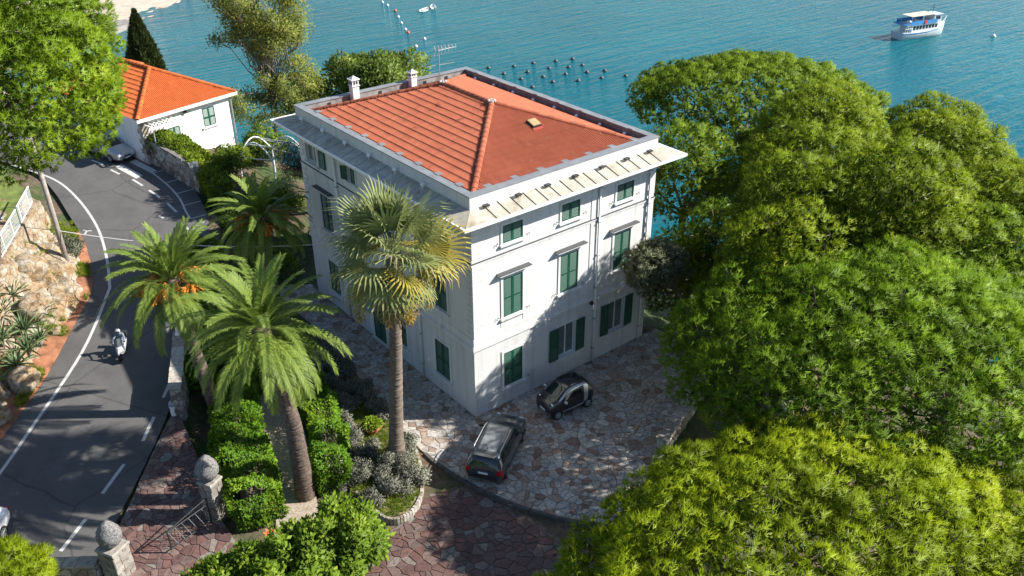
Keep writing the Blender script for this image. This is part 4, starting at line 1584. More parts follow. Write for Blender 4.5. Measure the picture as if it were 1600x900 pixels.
def pine(name, label, base, ctr, rad, mat, puff=0.75, ntuft=34, nb=13, L=0.24, w=0.030, seed=0, flat=0.35, cover=1.0, lump=0.22, group=None, limbs=14, trunk_r=0.32, under=-0.25, inner=0.45, bark='bark', gap=1.05):
    """domed pine: clumps of needle brushes carried on limbs over an uneven dome"""
    r = np.random.default_rng(seed)
    t = thing(name, label, "tree", base, 0, group)
    bx = np.array(base)
    ctr = np.array(ctr, float)
    rad = np.array(rad, float)
    ncand = int(60 * cover * (rad[0] * rad[1] + rad[0] * rad[2]) / puff ** 2)
    d = rand_dirs(r, ncand)
    d = d[d[:, 2] > under]
    lumpv = 1 + lump * sinoise(d * 2.2, seed + 1, 1.0) + 0.10 * sinoise(d * 6, seed + 2, 1.0)
    P = ctr + d * rad * lumpv[:, None] * r.uniform(0.90, 1.05, (len(d), 1))
    keep = spread_points(P, puff * gap, r)
    C1, D1 = P[keep], d[keep]
    # some clumps deeper inside
    ni = int(len(C1) * inner)
    if ni:
        di = rand_dirs(r, ni)
        di[:, 2] = np.abs(di[:, 2]) - 0.2
        C2 = ctr + di * rad * r.uniform(0.45, 0.85, (ni, 1))
        C1 = np.vstack([C1, C2]); D1 = np.vstack([D1, di])
    nP = len(C1)
    pr = puff * r.uniform(0.82, 1.28, nP)
    pt = np.clip(0.45 + 0.28 * sinoise(C1, seed + 5, 0.7) + r.normal(0, 0.10, nP), 0.02, 0.98)
    nt_ = np.where(np.arange(nP) < nP - ni, ntuft, max(4, ntuft // 4))
    nT = int(nt_.sum())
    out = np.repeat(unit(D1 + np.array([0, 0, 0.55])), nt_, 0)
    dd = unit(rand_dirs(r, nT) + out * 0.85)
    Pt = np.repeat(C1, nt_, 0) + dd * np.repeat(pr, nt_)[:, None] * np.array([1, 1, 0.78]) * r.uniform(0.80, 1.0, (nT, 1))
    Nt = unit(dd * 0.9 + np.array([0, 0, 0.45]) + out * 0.2)
    tt = np.repeat(pt, nt_) + r.normal(0, 0.07, nT)
    V, T, NN = tufts(Pt, Nt, nb, L, w, 0.95, r, tt, clump=unit(dd + np.array([0, 0, 0.25])))
    # coarser needles inside every clump, tinted darker to paint in shaded depth
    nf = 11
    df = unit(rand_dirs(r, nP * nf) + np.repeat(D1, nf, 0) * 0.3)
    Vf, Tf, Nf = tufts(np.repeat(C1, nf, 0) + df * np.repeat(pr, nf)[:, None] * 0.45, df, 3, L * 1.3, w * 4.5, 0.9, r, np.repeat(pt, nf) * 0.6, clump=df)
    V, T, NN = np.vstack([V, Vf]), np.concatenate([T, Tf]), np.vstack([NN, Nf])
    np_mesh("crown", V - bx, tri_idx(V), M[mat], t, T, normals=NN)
    # trunk and limbs
    mb = MB()
    top = ctr + np.array([0, 0, rad[2] * 0.15])
    fork = bx + (ctr - bx) * 0.62
    fork[2] = min(ctr[2] - rad[2] * 0.25, bx[2] + (ctr[2] - bx[2]) * 0.75)
    branchy(mb, bx - np.array([0, 0, 0.6]) - bx, fork - bx, trunk_r, trunk_r * 0.7, r, 0.08, 7, 10)
    mb.build("trunk", M[bark], t, smooth=True)
    mb = MB()
    sel = r.choice(nP, size=min(limbs, nP), replace=False)
    for k in sel:
        e = C1[k] - D1[k] * 0.15
        pts = branchy(mb, fork - bx, e - bx, trunk_r * 0.42, 0.03, r, 0.16, 6, 6)
        for j in range(3):
            m_ = pts[3 + (j % 2)]
            q_ = C1[int(np.argmin(np.sum((C1 - bx - m_ - r.normal(size=3) * 1.6) ** 2, 1)))]
            branchy(mb, m_, q_ - bx, 0.055, 0.014, r, 0.15, 4, 5)
    # twigs inside the clumps
    for k in range(0, nP, 4):
        c = C1[k] - bx
        for j in range(2):
            e = c + rand_dirs(r, 1)[0] * pr[k] * 0.8
            mb.tube([tuple(c - D1[k] * pr[k]), tuple(c), tuple(e)], [0.03, 0.022, 0.008], 4, cap=False)
    tag(mb.build("limbs", M[bark], t, smooth=True), kind="stuff")
    return t


def bpos(x, y):
    return (x, y, gz(x, y) - 0.05)


# right-hand pines: the two close ones, the one at the terrace, the wood behind
pine("umbrella_pine", "bright yellow-green pine crown nearest the camera, bottom right", bpos(-0.5, -19.2), (-1.9, -18.8, 5.2), (8.9, 5.2, 3.2), 'pine_yellow', puff=0.64, ntuft=30, nb=12, L=0.25, w=0.028, seed=101, lump=0.08, cover=1.2, limbs=18, under=-0.4)
pine("umbrella_pine", "yellow-green pine crown cut off by the bottom right corner", bpos(6.5, -23.5), (5.6, -23.2, 4.0), (4.2, 3.8, 2.9), 'pine_yellow', puff=0.58, ntuft=28, nb=10, L=0.20, w=0.027, seed=104, lump=0.10, limbs=10, under=-0.3)
pine("umbrella_pine", "large green pine with long needle brushes beside the terrace wall", bpos(11.0, -14.0), (10.9, -13.7, 6.4), (7.7, 7.0, 3.1), 'pine_green', puff=0.70, ntuft=30, nb=12, L=0.26, w=0.028, seed=102, lump=0.11, cover=1.2, limbs=18, under=-0.25, inner=0.6, gap=1.0)
pine("umbrella_pine", "wide umbrella pine with bare limbs standing over the sea behind the villa", bpos(33.0, 9.5), (33.0, 9.3, 6.9), (8.4, 8.2, 2.5), 'pine_deep', puff=0.70, ntuft=30, nb=8, L=0.24, w=0.045, seed=103, lump=0.06, under=0.02, inner=0.05, limbs=26, trunk_r=0.4)
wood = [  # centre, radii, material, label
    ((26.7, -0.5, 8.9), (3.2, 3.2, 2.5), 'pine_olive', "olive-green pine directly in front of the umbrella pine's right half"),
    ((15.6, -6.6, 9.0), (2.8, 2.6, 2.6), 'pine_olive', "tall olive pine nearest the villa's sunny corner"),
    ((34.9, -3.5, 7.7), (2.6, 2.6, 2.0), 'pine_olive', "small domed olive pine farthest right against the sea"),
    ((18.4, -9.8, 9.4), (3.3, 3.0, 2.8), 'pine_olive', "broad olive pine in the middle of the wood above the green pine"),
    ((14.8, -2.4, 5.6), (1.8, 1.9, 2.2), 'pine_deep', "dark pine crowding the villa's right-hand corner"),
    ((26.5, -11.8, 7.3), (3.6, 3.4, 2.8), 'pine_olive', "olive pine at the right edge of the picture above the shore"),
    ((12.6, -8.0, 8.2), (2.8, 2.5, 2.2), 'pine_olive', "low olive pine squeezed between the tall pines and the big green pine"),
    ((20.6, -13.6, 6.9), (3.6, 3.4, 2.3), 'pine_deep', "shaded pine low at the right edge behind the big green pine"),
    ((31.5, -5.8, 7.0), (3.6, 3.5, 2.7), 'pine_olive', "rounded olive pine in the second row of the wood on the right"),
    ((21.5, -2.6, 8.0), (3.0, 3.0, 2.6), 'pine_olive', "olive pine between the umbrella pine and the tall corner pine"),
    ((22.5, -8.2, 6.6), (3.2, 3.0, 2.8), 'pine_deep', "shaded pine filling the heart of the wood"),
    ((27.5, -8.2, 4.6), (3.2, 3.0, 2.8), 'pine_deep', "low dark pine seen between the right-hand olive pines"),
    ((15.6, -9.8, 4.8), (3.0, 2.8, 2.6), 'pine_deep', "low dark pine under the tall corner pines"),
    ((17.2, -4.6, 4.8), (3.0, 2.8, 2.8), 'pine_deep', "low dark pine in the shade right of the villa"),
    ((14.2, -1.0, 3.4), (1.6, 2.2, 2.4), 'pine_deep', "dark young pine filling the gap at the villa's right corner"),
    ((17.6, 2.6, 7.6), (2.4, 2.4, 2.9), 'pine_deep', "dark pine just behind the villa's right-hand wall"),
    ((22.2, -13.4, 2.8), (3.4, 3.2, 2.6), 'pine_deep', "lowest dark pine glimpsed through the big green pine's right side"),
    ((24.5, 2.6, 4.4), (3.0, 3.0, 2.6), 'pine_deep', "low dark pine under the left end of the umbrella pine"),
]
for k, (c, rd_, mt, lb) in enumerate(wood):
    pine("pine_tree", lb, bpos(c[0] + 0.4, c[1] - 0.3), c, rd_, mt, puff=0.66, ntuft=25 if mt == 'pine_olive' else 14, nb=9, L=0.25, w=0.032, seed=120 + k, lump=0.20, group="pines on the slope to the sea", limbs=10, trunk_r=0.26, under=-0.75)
pine("pine_tree", "small sparse grey-green pine leaning against the villa's sunny facade", bpos(12.7, -4.6), (9.3, -2.7, 6.6), (1.5, 1.1, 0.9), 'pine_grey', puff=0.42, ntuft=20, nb=10, L=0.22, w=0.026, seed=140, lump=0.3, limbs=12, trunk_r=0.12, under=-0.9)
pine("umbrella_pine", "tall fresh green pine in the upper left corner above the road", bpos(-16.2, 22.5), (-13.9, 18.6, 16.1), (4.9, 4.8, 4.8), 'pine_fresh', puff=0.74, ntuft=32, nb=12, L=0.26, w=0.030, seed=150, lump=0.12, cover=1.3, inner=0.7, gap=0.98, limbs=14, under=-0.8)
pine("pine_shrub", "young yellow-green pine shrub beside the near gate pillar", bpos(-21.6, -0.2), (-21.2, 0.6, 1.9), (1.5, 1.5, 1.7), 'pine_yellow', puff=0.42, ntuft=26, nb=14, L=0.26, w=0.022, seed=160, lump=0.2, limbs=8, trunk_r=0.1, under=-0.7)


def leafy(name, label, base, clumps, mat, n_leaf, size, seed, aspect=0.55, trunk_r=0.2, bark='bark_grey', cat="tree", group=None, fill=0.55, branches=True, flop=0.8):
    """broadleaf plant: ellipsoid clumps (centre, radii) filled with single leaves"""
    r = np.random.default_rng(seed)
    t = thing(name, label, cat, base, 0, group)
    bx = np.array(base)
    vol = np.array([c[1][0] * c[1][1] * c[1][2] for c in clumps]) ** 0.7
    Ps, Ns, Ts = [], [], []
    for (c, rd_), v in zip(clumps, vol / vol.sum()):
        n = int(n_leaf * v)
        d = rand_dirs(r, n)
        sub = 1 + 0.22 * sinoise(d * 3.2 + np.array(c), seed, 1.0)
        q_ = np.array(c) + d * np.array(rd_) * (r.uniform(fill, 1.0, (n, 1)) * sub[:, None])
        Ps.append(q_); Ns.append(unit(d + np.array([0, 0, 0.5])))
        Ts.append(np.clip(0.45 + 0.25 * sinoise(q_, seed + 3, 1.6) + r.normal(0, 0.15, n), 0, 1))
    P, N, T = np.vstack(Ps), np.vstack(Ns), np.concatenate(Ts)
    ok = P[:, 2] > bx[2] + 0.02
    V, F, TT, NN = leaves(P[ok], N[ok], size, r, T[ok], aspect, flop, clump=N[ok])
    np_mesh("crown" if cat == "tree" else "foliage", V - bx, F, M[mat], t, TT, normals=NN)
    if branches:
        mb = MB()
        cz = np.mean([c[0] for c in clumps], 0)
        fork = bx + (cz - bx) * (0.62 if cat == 'tree' else 0.35)
        branchy(mb, [0, 0, -0.3], fork - bx, trunk_r, trunk_r * 0.7, r, 0.05, 5, 8)
        mb.build("trunk" if cat == "tree" else "stem", M[bark], t, smooth=True)
        mb = MB()
        for c, rd_ in clumps:
            pts = branchy(mb, fork - bx, np.array(c) - bx, trunk_r * 0.30, 0.02, r, 0.16, 5, 5)
            for j in range(6):
                e = np.array(c) + rand_dirs(r, 1)[0] * np.array(rd_) * 0.85
                branchy(mb, pts[3 + j % 2], e - bx, 0.035, 0.008, r, 0.12, 4, 4)
        mb.build("limbs", M[bark], t, smooth=True)
    return t


def ell_clumps(ctr, rad, n, cr, seed):
    r = np.random.default_rng(seed)
    out = []
    for i in range(n):
        d = rand_dirs(r, 1)[0] * r.uniform(0.35, 0.9)
        s = cr * r.uniform(0.7, 1.3)
        out.append((tuple(np.array(ctr) + d * np.array(rad)), (s, s, s * 0.8)))
    return out


# tall autumn tree between the small house and the villa
leafy("autumn_tree", "tall thin-leaved tree turning yellow between the two houses", bpos(8.9, 40.6),
      ell_clumps((9.0, 40.6, 11.0), (4.9, 4.6, 4.4), 46, 1.2, 1) + ell_clumps((9.4, 39.8, 5.4), (4.9, 4.2, 3.0), 34, 1.2, 2), 'poplar_leaf', 44000, 0.20, 201, 0.6, 0.22, fill=0.15)
leafy("fig_tree", "dark glossy broadleaf tree rising behind the villa roof", bpos(8.2, 22.8),
      ell_clumps((8.5, 22.2, 10.4), (4.4, 3.6, 2.2), 34, 1.15, 3) + ell_clumps((7.6, 22.0, 7.2), (2.8, 2.4, 2.0), 8, 1.1, 4), 'fig_leaf', 30000, 0.24, 202, 0.65, 0.28, fill=0.4)
leafy("olive_tree", "grey-green olive tree behind the white pergola arches", bpos(6.0, 27.5),
      ell_clumps((5.4, 26.8, 4.4), (2.8, 2.4, 1.8), 13, 1.1, 5), 'olive_leaf', 22000, 0.13, 203, 0.35, 0.2, fill=0.35)
# cypress
def cypress(base, h, rad, seed):
    r = np.random.default_rng(seed)
    t = thing("cypress_tree", "narrow dark cypress standing in front of the beach", "tree", base)
    n = 15000
    z = r.uniform(0, 1, n) ** 0.9
    prof = np.sin(np.clip(z * 0.93 + 0.09, 0, 1) * math.pi) ** 0.75 * (1 - 0.42 * z) * 1.25
    a = r.uniform(0, 2 * math.pi, n)
    rr = rad * prof * r.uniform(0.65, 1.02, n) * (1 + 0.10 * np.sin(a * 7 + z * 21))
    P = np.stack([np.cos(a) * rr, np.sin(a) * rr, 0.25 + z * h], 1)
    N = unit(np.stack([np.cos(a) * 0.45, np.sin(a) * 0.45, np.ones(n)], 1))
    V, T = tufts(P, N, 4, 0.38, 0.12, 0.4, r, np.clip(r.normal(0.5, 0.2, n), 0, 1))
    np_mesh("crown", V, tri_idx(V), M['cypress_leaf'], t, T)
    MB().tube([(0, 0, -0.3), (0, 0, h * 0.9)], [0.2, 0.03], 8).build("trunk", M['bark'], t)
cypress((4.6, 58.4, gz(4.6, 58.4)), 9.2 - gz(4.6, 58.4) , 1.9, 5)

# ------------------------------------------------------------------ phoenix palms
def frond_mesh(Lf, elev, arch, seed, npair=44, ll=0.40, name="frond"):
    """feather leaf: curved rachis with two rows of leaflets, base at the origin, growing along +x"""
    r = np.random.default_rng(seed)
    k = npair
    s = np.linspace(0, 1, k + 1)
    ang = elev - arch * s ** 1.4
    dx = np.cos(ang) * Lf / k
    dz = np.sin(ang) * Lf / k
    px = np.concatenate([[0], np.cumsum(dx)[:-1]])
    pz = np.concatenate([[0], np.cumsum(dz)[:-1]])
    yy = 0.10 * Lf * np.sin(s * 2.2) * r.normal(0, 0.5)
    mb = MB()
    for i in range(k):
        w0, w1 = 0.045 * (1 - 0.85 * s[i]), 0.045 * (1 - 0.85 * s[i + 1])
        mb.add([(px[i], yy[i] - w0, pz[i]), (px[i + 1], yy[i + 1] - w1, pz[i + 1]), (px[i + 1], yy[i + 1] + w1, pz[i + 1]), (px[i], yy[i] + w0, pz[i])], [(0, 1, 2, 3)], 0.85)
        if s[i] < 0.10:
            continue
        env = min(1, (s[i] - 0.06) * 6) * (1 - 0.55 * s[i] ** 2.5)
        l = ll * env * r.uniform(0.85, 1.1)
        t = np.array([math.cos(ang[i]), 0, math.sin(ang[i])])
        nrm = np.array([-math.sin(ang[i]), 0, math.cos(ang[i])])
        for sg in (-1, 1):
            d = t * (0.62 + 0.5 * s[i]) + np.array([0, sg, 0]) * 0.85 + nrm * r.normal(0.20, 0.07)
            d /= np.linalg.norm(d)
            p = np.array([px[i], yy[i], pz[i]])
            m_ = p + d * l * 0.55
            e = p + d * l + np.array([0, 0, -l * 0.16])
            sd = t * 0.036
            mb.add([p - sd * 0.6, p + sd * 0.6, m_ + sd, e, m_ - sd], [(0, 1, 2, 4), (4, 2, 3)], float(np.clip(r.normal(0.5, 0.14), 0, 1)))
    return mb.mesh(name)


def trunk_rings(mb, pts, rads, n=12, seed=0):
    """palm stem with the swollen rings of old leaf bases"""
    r = np.random.default_rng(seed)
    P, Q = [], []
    pts = np.array(pts, float)
    seg = np.linalg.norm(np.diff(pts, axis=0), axis=1)
    u = np.concatenate([[0], np.cumsum(seg)])
    z = 0
    while z < u[-1]:
        for dz, f in ((0, 1.0), (0.10, 1.03), (0.14, 0.98)):
            zz = min(z + dz, u[-1])
            P.append(tuple(np.array([np.interp(zz, u, pts[:, i]) for i in range(3)])))
            Q.append(float(np.interp(zz, u, rads)) * f * r.uniform(0.97, 1.03))
        z += 0.16
    mb.tube(P, Q, n)


M['palm_trunk'] = simple('palm_trunk', (0.10, 0.072, 0.056), 0.9, var=0.55, scale=7, bumps=0.9, bscale=18)
M['fan_trunk'] = simple('fan_trunk', (0.15, 0.115, 0.09), 0.9, var=0.35, scale=6, bumps=0.8, bscale=16)


def phoenix(label, base, top, Lf, nfr, seed, fruit=0, trunk_r=0.36):
    r = np.random.default_rng(seed)
    t = thing("date_palm", label, "palm tree", base, 0, "feather palms in the garden")
    bx = Vector(base)
    tp = Vector(top) - bx
    mb = MB()
    mid = tp * 0.5 + Vector((r.normal(0, 0.1), r.normal(0, 0.1), 0))
    trunk_rings(mb, [(0, 0, -0.4), tuple(mid), tuple(tp)], [trunk_r * 1.15, trunk_r * 0.85, trunk_r * 0.95], 12, seed)
    mb.lathe([(trunk_r * 0.9, -0.75), (trunk_r * 1.3, -0.3), (trunk_r * 1.25, 0.15), (trunk_r * 0.5, 0.4), (0.02, 0.5)], tuple(tp), 12)
    mb.build("trunk", M['palm_trunk'], t, smooth=True)
    var = []
    for i in range(10):
        f = i / 9
        el = R(84 - 104 * f)
        me = frond_mesh(Lf * (0.82 + 0.2 * math.sin(f * 2.6)), el, R(42 + 40 * math.sin(min(1, f * 1.3) * 1.7)), seed * 13 + i, ll=0.43 * Lf / 2.8)
        me.materials.append(M['palm_leaf'])
        var.append(me)
    for i in range(nfr):
        f = (i + 0.5) / nfr
        me = var[min(9, int(f ** 0.8 * 10))]
        o = bpy.data.objects.new("frond", me)
        link(o, t)
        a = i * 2.39996 + r.normal(0, 0.15)
        rr = 0.10 + 0.16 * f
        o.location = tp + Vector((math.cos(a) * rr, math.sin(a) * rr, 0.35 - 0.35 * f))
        o.rotation_euler = (r.normal(0, 0.12), r.normal(0, 0.09), a)
        sc = r.uniform(0.88, 1.1)
        o.scale = (sc, sc, sc)
    for i in range(fruit):
        a = r.uniform(0, 6.28)
        mb = MB()
        st = tp + Vector((math.cos(a) * 0.3, math.sin(a) * 0.3, 0.1))
        tip = tp + Vector((math.cos(a) * 1.15, math.sin(a) * 1.15, 0.35))
        mb.tube([st, (st + tip) / 2 + Vector((0, 0, 0.30)), tip], 0.03, 5)
        for j in range(26):
            e = tip + Vector((r.normal(0, 0.27), r.normal(0, 0.27), -r.uniform(0.1, 0.8)))
            mb.tube([tip, (tip + e) / 2 + Vector((0, 0, 0.05)), e], [0.016, 0.03, 0.04], 5)
            for q_ in range(5):
                c = tip.lerp(e, 0.35 + 0.15 * q_) + Vector((r.normal(0, 0.03), r.normal(0, 0.03), 0))
                mb.lathe([(0.015, -0.04), (0.045, 0.0), (0.015, 0.045)], tuple(c), 5)
        mb.build("fruit_bunch", M['fruit_orange'], t)
    return t


phoenix("feather palm nearest the camera in front of the fan palm, thick leaning trunk", (-9.3, 0.3, -0.1), (-9.95, 0.55, 8.75), 3.4, 66, 3, 0, 0.40)
phoenix("feather palm with orange fruit clusters leaning over the road wall", (-10.1, 7.7, 0.2), (-10.9, 8.0, 8.05), 3.35, 64, 4, 10, 0.33)
phoenix("feather palm with orange fruit farthest back, close to the shaded villa wall", (-3.5, 14.9, 0.0), (-3.75, 14.4, 6.7), 3.0, 60, 5, 7, 0.33)


# ------------------------------------------------------------------ fan palm
def fan_mesh(seed, rad=1.0, pet=1.0, nseg=26, name="fan_leaf", soft=1.0):
    """fan leaf on a petiole along +x: pleated blade of narrow segments with drooping split tips"""
    r = np.random.default_rng(seed)
    mb = MB()
    mb.tube([(0, 0, 0), (pet * 0.5, 0, 0.06), (pet, 0, 0.0)], [0.03, 0.022, 0.016], 5, 0.85)
    hub = np.array([pet, 0, 0.0])
    for k in range(nseg):
        a = R(-125 + 250 * (k + 0.5) / nseg)
        d = np.array([math.cos(a), math.sin(a), 0])
        sd = np.array([-math.sin(a), math.cos(a), 0])
        L = rad * (0.82 + 0.18 * math.cos(a * 0.8)) * r.uniform(0.92, 1.06)
        fold = 0.018
        p1 = hub + d * L * 0.46 + np.array([0, 0, 0.10 * abs(math.sin(a))])
        w1 = L * 0.46 * R(250 / nseg) * 0.5
        dr = r.uniform(0.25, 0.62) * soft
        p2 = hub + d * L * 0.85 + np.array([0, 0, -dr * 0.22])
        p3 = hub + d * L * 1.02 + np.array([0, 0, -dr])
        t = float(np.clip(r.normal(0.5, 0.16), 0, 1))
        up = np.array([0, 0, fold])
        mb.add([hub, p1 - sd * w1, p1 + up, p1 + sd * w1], [(0, 1, 2), (0, 2, 3)], t)
        mb.add([p1 - sd * w1, p2 - sd * w1 * 0.5, p2 + sd * w1 * 0.5, p1 + sd * w1, p3], [(0, 1, 2, 3), (1, 4, 2)], t)
    return mb.mesh(name)


def fan_palm(base, top, seed):
    r = np.random.default_rng(seed)
    t = thing("fan_palm", "tall fan palm with straight trunk and shaggy crown before the villa corner", "palm tree", base)
    bx = Vector(base)
    tp = Vector(top) - bx
    mb = MB()
    trunk_rings(mb, [(0, 0, -0.4), tuple(tp * 0.15), tuple(tp * 0.6 + Vector((0.06, -0.05, 0))), tuple(tp)], [0.48, 0.33, 0.27, 0.25], 14, seed)
    mb.build("trunk", M['fan_trunk'], t, smooth=True)
    green = [fan_mesh(seed + i, 1.5, 1.35, soft=(0.25, 0.5, 1.0, 1.2, 1.4)[i]) for i in range(5)]
    for me in green:
        me.materials.append(M['fan_leaf'])
    dry = [fan_mesh(seed + 20 + i, 1.1, 1.1, 20, "dry_leaf") for i in range(3)]
    for me in dry:
        me.materials.append(M['dry_leaf'])
    for me in (yell := [fan_mesh(seed + 40 + i, 1.5, 1.4) for i in range(2)]):
        me.materials.append(M['yellow_fan'])
    N_ = 40
    for i in range(N_):
        f = (i + 0.5) / N_
        o = bpy.data.objects.new("fan_leaf", yell[i % 2] if (f > 0.66 and i % 3) else green[min(4, int(f * 5 + r.uniform(-0.6, 0.6)) if f > 0.1 else 0)])
        link(o, t)
        a = i * 2.39996 + r.normal(0, 0.2)
        el = R(88 - 128 * f) + r.normal(0, 0.14)
        m = Matrix.Rotation(a, 4, 'Z') @ Matrix.Rotation(-el, 4, 'Y') @ Matrix.Rotation(r.normal(0, 0.35), 4, 'X')
        m.translation = tp + Vector((math.cos(a) * 0.16, math.sin(a) * 0.16, 0.35 - 0.6 * f))
        o.matrix_basis = m @ Matrix.Scale(r.uniform(0.88, 1.12), 4)
    for i in range(34):
        o = bpy.data.objects.new("dry_leaf", dry[i % 3])
        link(o, t)
        a = i * 2.39996 + 0.5
        el = R(-58) - r.uniform(0, 0.5)
        m = Matrix.Rotation(a, 4, 'Z') @ Matrix.Rotation(-el, 4, 'Y') @ Matrix.Rotation(r.normal(0, 0.5), 4, 'X')
        m.translation = tp + Vector((math.cos(a) * 0.2, math.sin(a) * 0.2, -0.35 - r.uniform(0, 0.9)))
        o.matrix_basis = m @ Matrix.Scale(r.uniform(0.75, 1.0), 4)
    # hanging yellow fruit strings
    for i in range(8):
        a = i * 0.785 + r.uniform(-0.3, 0.3)
        n = 230
        out = r.uniform(0.5, 1.0) if i % 2 else r.uniform(1.2, 2.0)
        u = r.uniform(0, 1, n)
        zz = -1.1 - u * r.uniform(1.3, 1.9)
        rad = 0.10 * np.sin(np.clip(u, 0.05, 1) * 3.0) + 0.05
        P = np.stack([math.cos(a) * out + r.normal(0, 1, n) * rad, math.sin(a) * out + r.normal(0, 1, n) * rad, zz], 1) + np.array(tp)
        V, T = tufts(P, np.tile(np.array([[0, 0, -1.0]]), (n, 1)), 3, 0.13, 0.03, 0.9, r, np.clip(r.normal(0.5, 0.2, n), 0, 1))
        tag(np_mesh("fruit_string", V, tri_idx(V), M['fruit_yellow'], t, T), kind="stuff")
    return t


fan_palm((-4.9, -0.3, -0.05), (-4.45, -0.62, 10.9), 31)

# ------------------------------------------------------------------ hedges and shrubs
def hedge(name, label, path, width, height, mat, dens, size, seed, cat="hedge", group=None):
    """clipped hedge along a path: twiggy core and leaves over an uneven surface"""
    r = np.random.default_rng(seed)
    c = catmull(path, 6)
    d = np.gradient(c, axis=0)
    L = np.linalg.norm(d, axis=1)
    cum = np.concatenate([[0], np.cumsum(np.linalg.norm(np.diff(c, axis=0), axis=1))])
    d = d / L[:, None]
    nn = np.stack([-d[:, 1], d[:, 0]], 1)
    base = (float(c[0, 0]), float(c[0, 1]), gz(c[0, 0], c[0, 1]))
    t = thing(name, label, cat, base, 0, group)
    zg = np.array([gz(x, y) for x, y in c])
    # core
    mb = MB()
    rings = []
    for i in range(len(c)):
        w2, hh = width * 0.30, height * 0.72
        q_ = [(-w2, 0), (-w2, hh * 0.8), (-w2 * 0.6, hh), (w2 * 0.6, hh), (w2, hh * 0.8), (w2, 0)]
        rings.append([(c[i, 0] + nn[i, 0] * a - base[0], c[i, 1] + nn[i, 1] * a - base[1], zg[i] - 0.1 + b - base[2]) for a, b in q_])
    vs = [p for rg in rings for p in rg]
    fs = [(i * 6 + k, i * 6 + k + 1, (i + 1) * 6 + k + 1, (i + 1) * 6 + k) for i in range(len(c) - 1) for k in range(5)]
    fs += [tuple(range(6)), tuple((len(c) - 1) * 6 + k for k in reversed(range(6)))]
    mb.add(vs, fs)
    mb.build("twig_core", M['bark'], t)
    # leaves
    per = 2 * height + width
    n = int(dens * cum[-1] * per)
    s = r.uniform(0, cum[-1], n)
    q_ = r.uniform(0, per, n)
    a = np.where(q_ < height, -width / 2, np.where(q_ < height + width, q_ - height - width / 2, width / 2))
    b = np.where(q_ < height, q_, np.where(q_ < height + width, height, per - q_))
    na = np.where(q_ < height, -1.0, np.where(q_ < height + width, 0, 1.0))
    nb_ = np.where((q_ >= height) & (q_ < height + width), 1.0, 0.25)
    X_ = np.stack([np.interp(s, cum, c[:, 0]), np.interp(s, cum, c[:, 1])], 1)
    Nn = np.stack([np.interp(s, cum, nn[:, 0]), np.interp(s, cum, nn[:, 1])], 1)
    zz = np.interp(s, cum, zg)
    P = np.column_stack([X_ + Nn * a[:, None], zz + b])
    N = unit(np.column_stack([Nn * na[:, None], nb_]))
    ne = int(dens * 1.3 * width * height)
    for e_, sg_ in ((0, -1.0), (-1, 1.0)):
        aa, bb = r.uniform(-width / 2, width / 2, ne), r.uniform(0, height, ne)
        Pe = np.column_stack([c[e_] + nn[e_] * aa[:, None] + d[e_] * sg_ * 0.12, zg[e_] + bb])
        Ne = np.tile(np.append(d[e_] * sg_, 0.3), (ne, 1))
        P = np.vstack([P, Pe]); N = np.vstack([N, unit(Ne)])
    n = len(P)
    bulge = 0.46 * sinoise(P, seed, 1.0) + 0.20 * sinoise(P, seed + 1, 2.8) - r.uniform(0, 0.16, n)
    P = P + N * bulge[:, None]
    T = np.clip(0.5 + 0.25 * sinoise(P, seed + 2, 1.2) + r.normal(0, 0.14, n), 0, 1)
    V, F, TT, NN = leaves(P, N, size, r, T, 0.6, 0.9, clump=unit(N + 0.5 * np.stack([sinoise(P, seed + 7, 2.2), sinoise(P, seed + 8, 2.2), sinoise(P, seed + 9, 2.2)], 1)))
    np_mesh("foliage", V - np.array(base), F, M[mat], t, TT, normals=NN)
    return t


hedge("clipped_hedge", "thick clipped green hedge behind the far gate pillar", [(-8.7, 9.2), (-9.6, 6.4), (-10.6, 3.4), (-11.5, 0.1)], 2.1, 1.7, 'hedge_leaf', 480, 0.15, 41)
hedge("clipped_hedge", "lower sunlit hedge between gravel path and shrub bed", [(-5.6, 6.6), (-6.3, 4.4), (-7.2, 1.9), (-8.2, -0.3)], 1.4, 1.5, 'hedge_leaf', 520, 0.14, 42)
hedge("ivy_hedge", "ivy and creepers spilling over the roadside parking wall", [(-1.9, 37.0), (-1.3, 34.6), (-0.9, 31.2), (-1.1, 27.6)], 1.7, 2.3, 'ivy_leaf', 330, 0.20, 43)


def shrub(name, label, ctr, rad, mat, n, size, seed, style='leaf', group=None, nc=9, cr=0.5, aspect=0.55, zbase=None):
    x, y = ctr
    b = (x, y, (gz(x, y) if zbase is None else zbase) - 0.03)
    r = np.random.default_rng(seed)
    cl = []
    for i in range(nc):
        a = r.uniform(0, 6.28)
        q_ = math.sqrt(r.uniform(0, 1)) * 0.8
        s = cr * r.uniform(0.75, 1.25)
        h = rad[2] * (1 - 0.55 * q_ ** 2) * r.uniform(0.75, 1.0)
        cl.append(((x + math.cos(a) * rad[0] * q_, y + math.sin(a) * rad[1] * q_, b[2] + max(h - s * 0.6, 0.1)), (s, s, max(s * 0.75, h * 0.45))))
    return leafy(name, label, b, cl, mat, n, size, seed, aspect, 0.06, cat="shrub", group=group, fill=0.45)


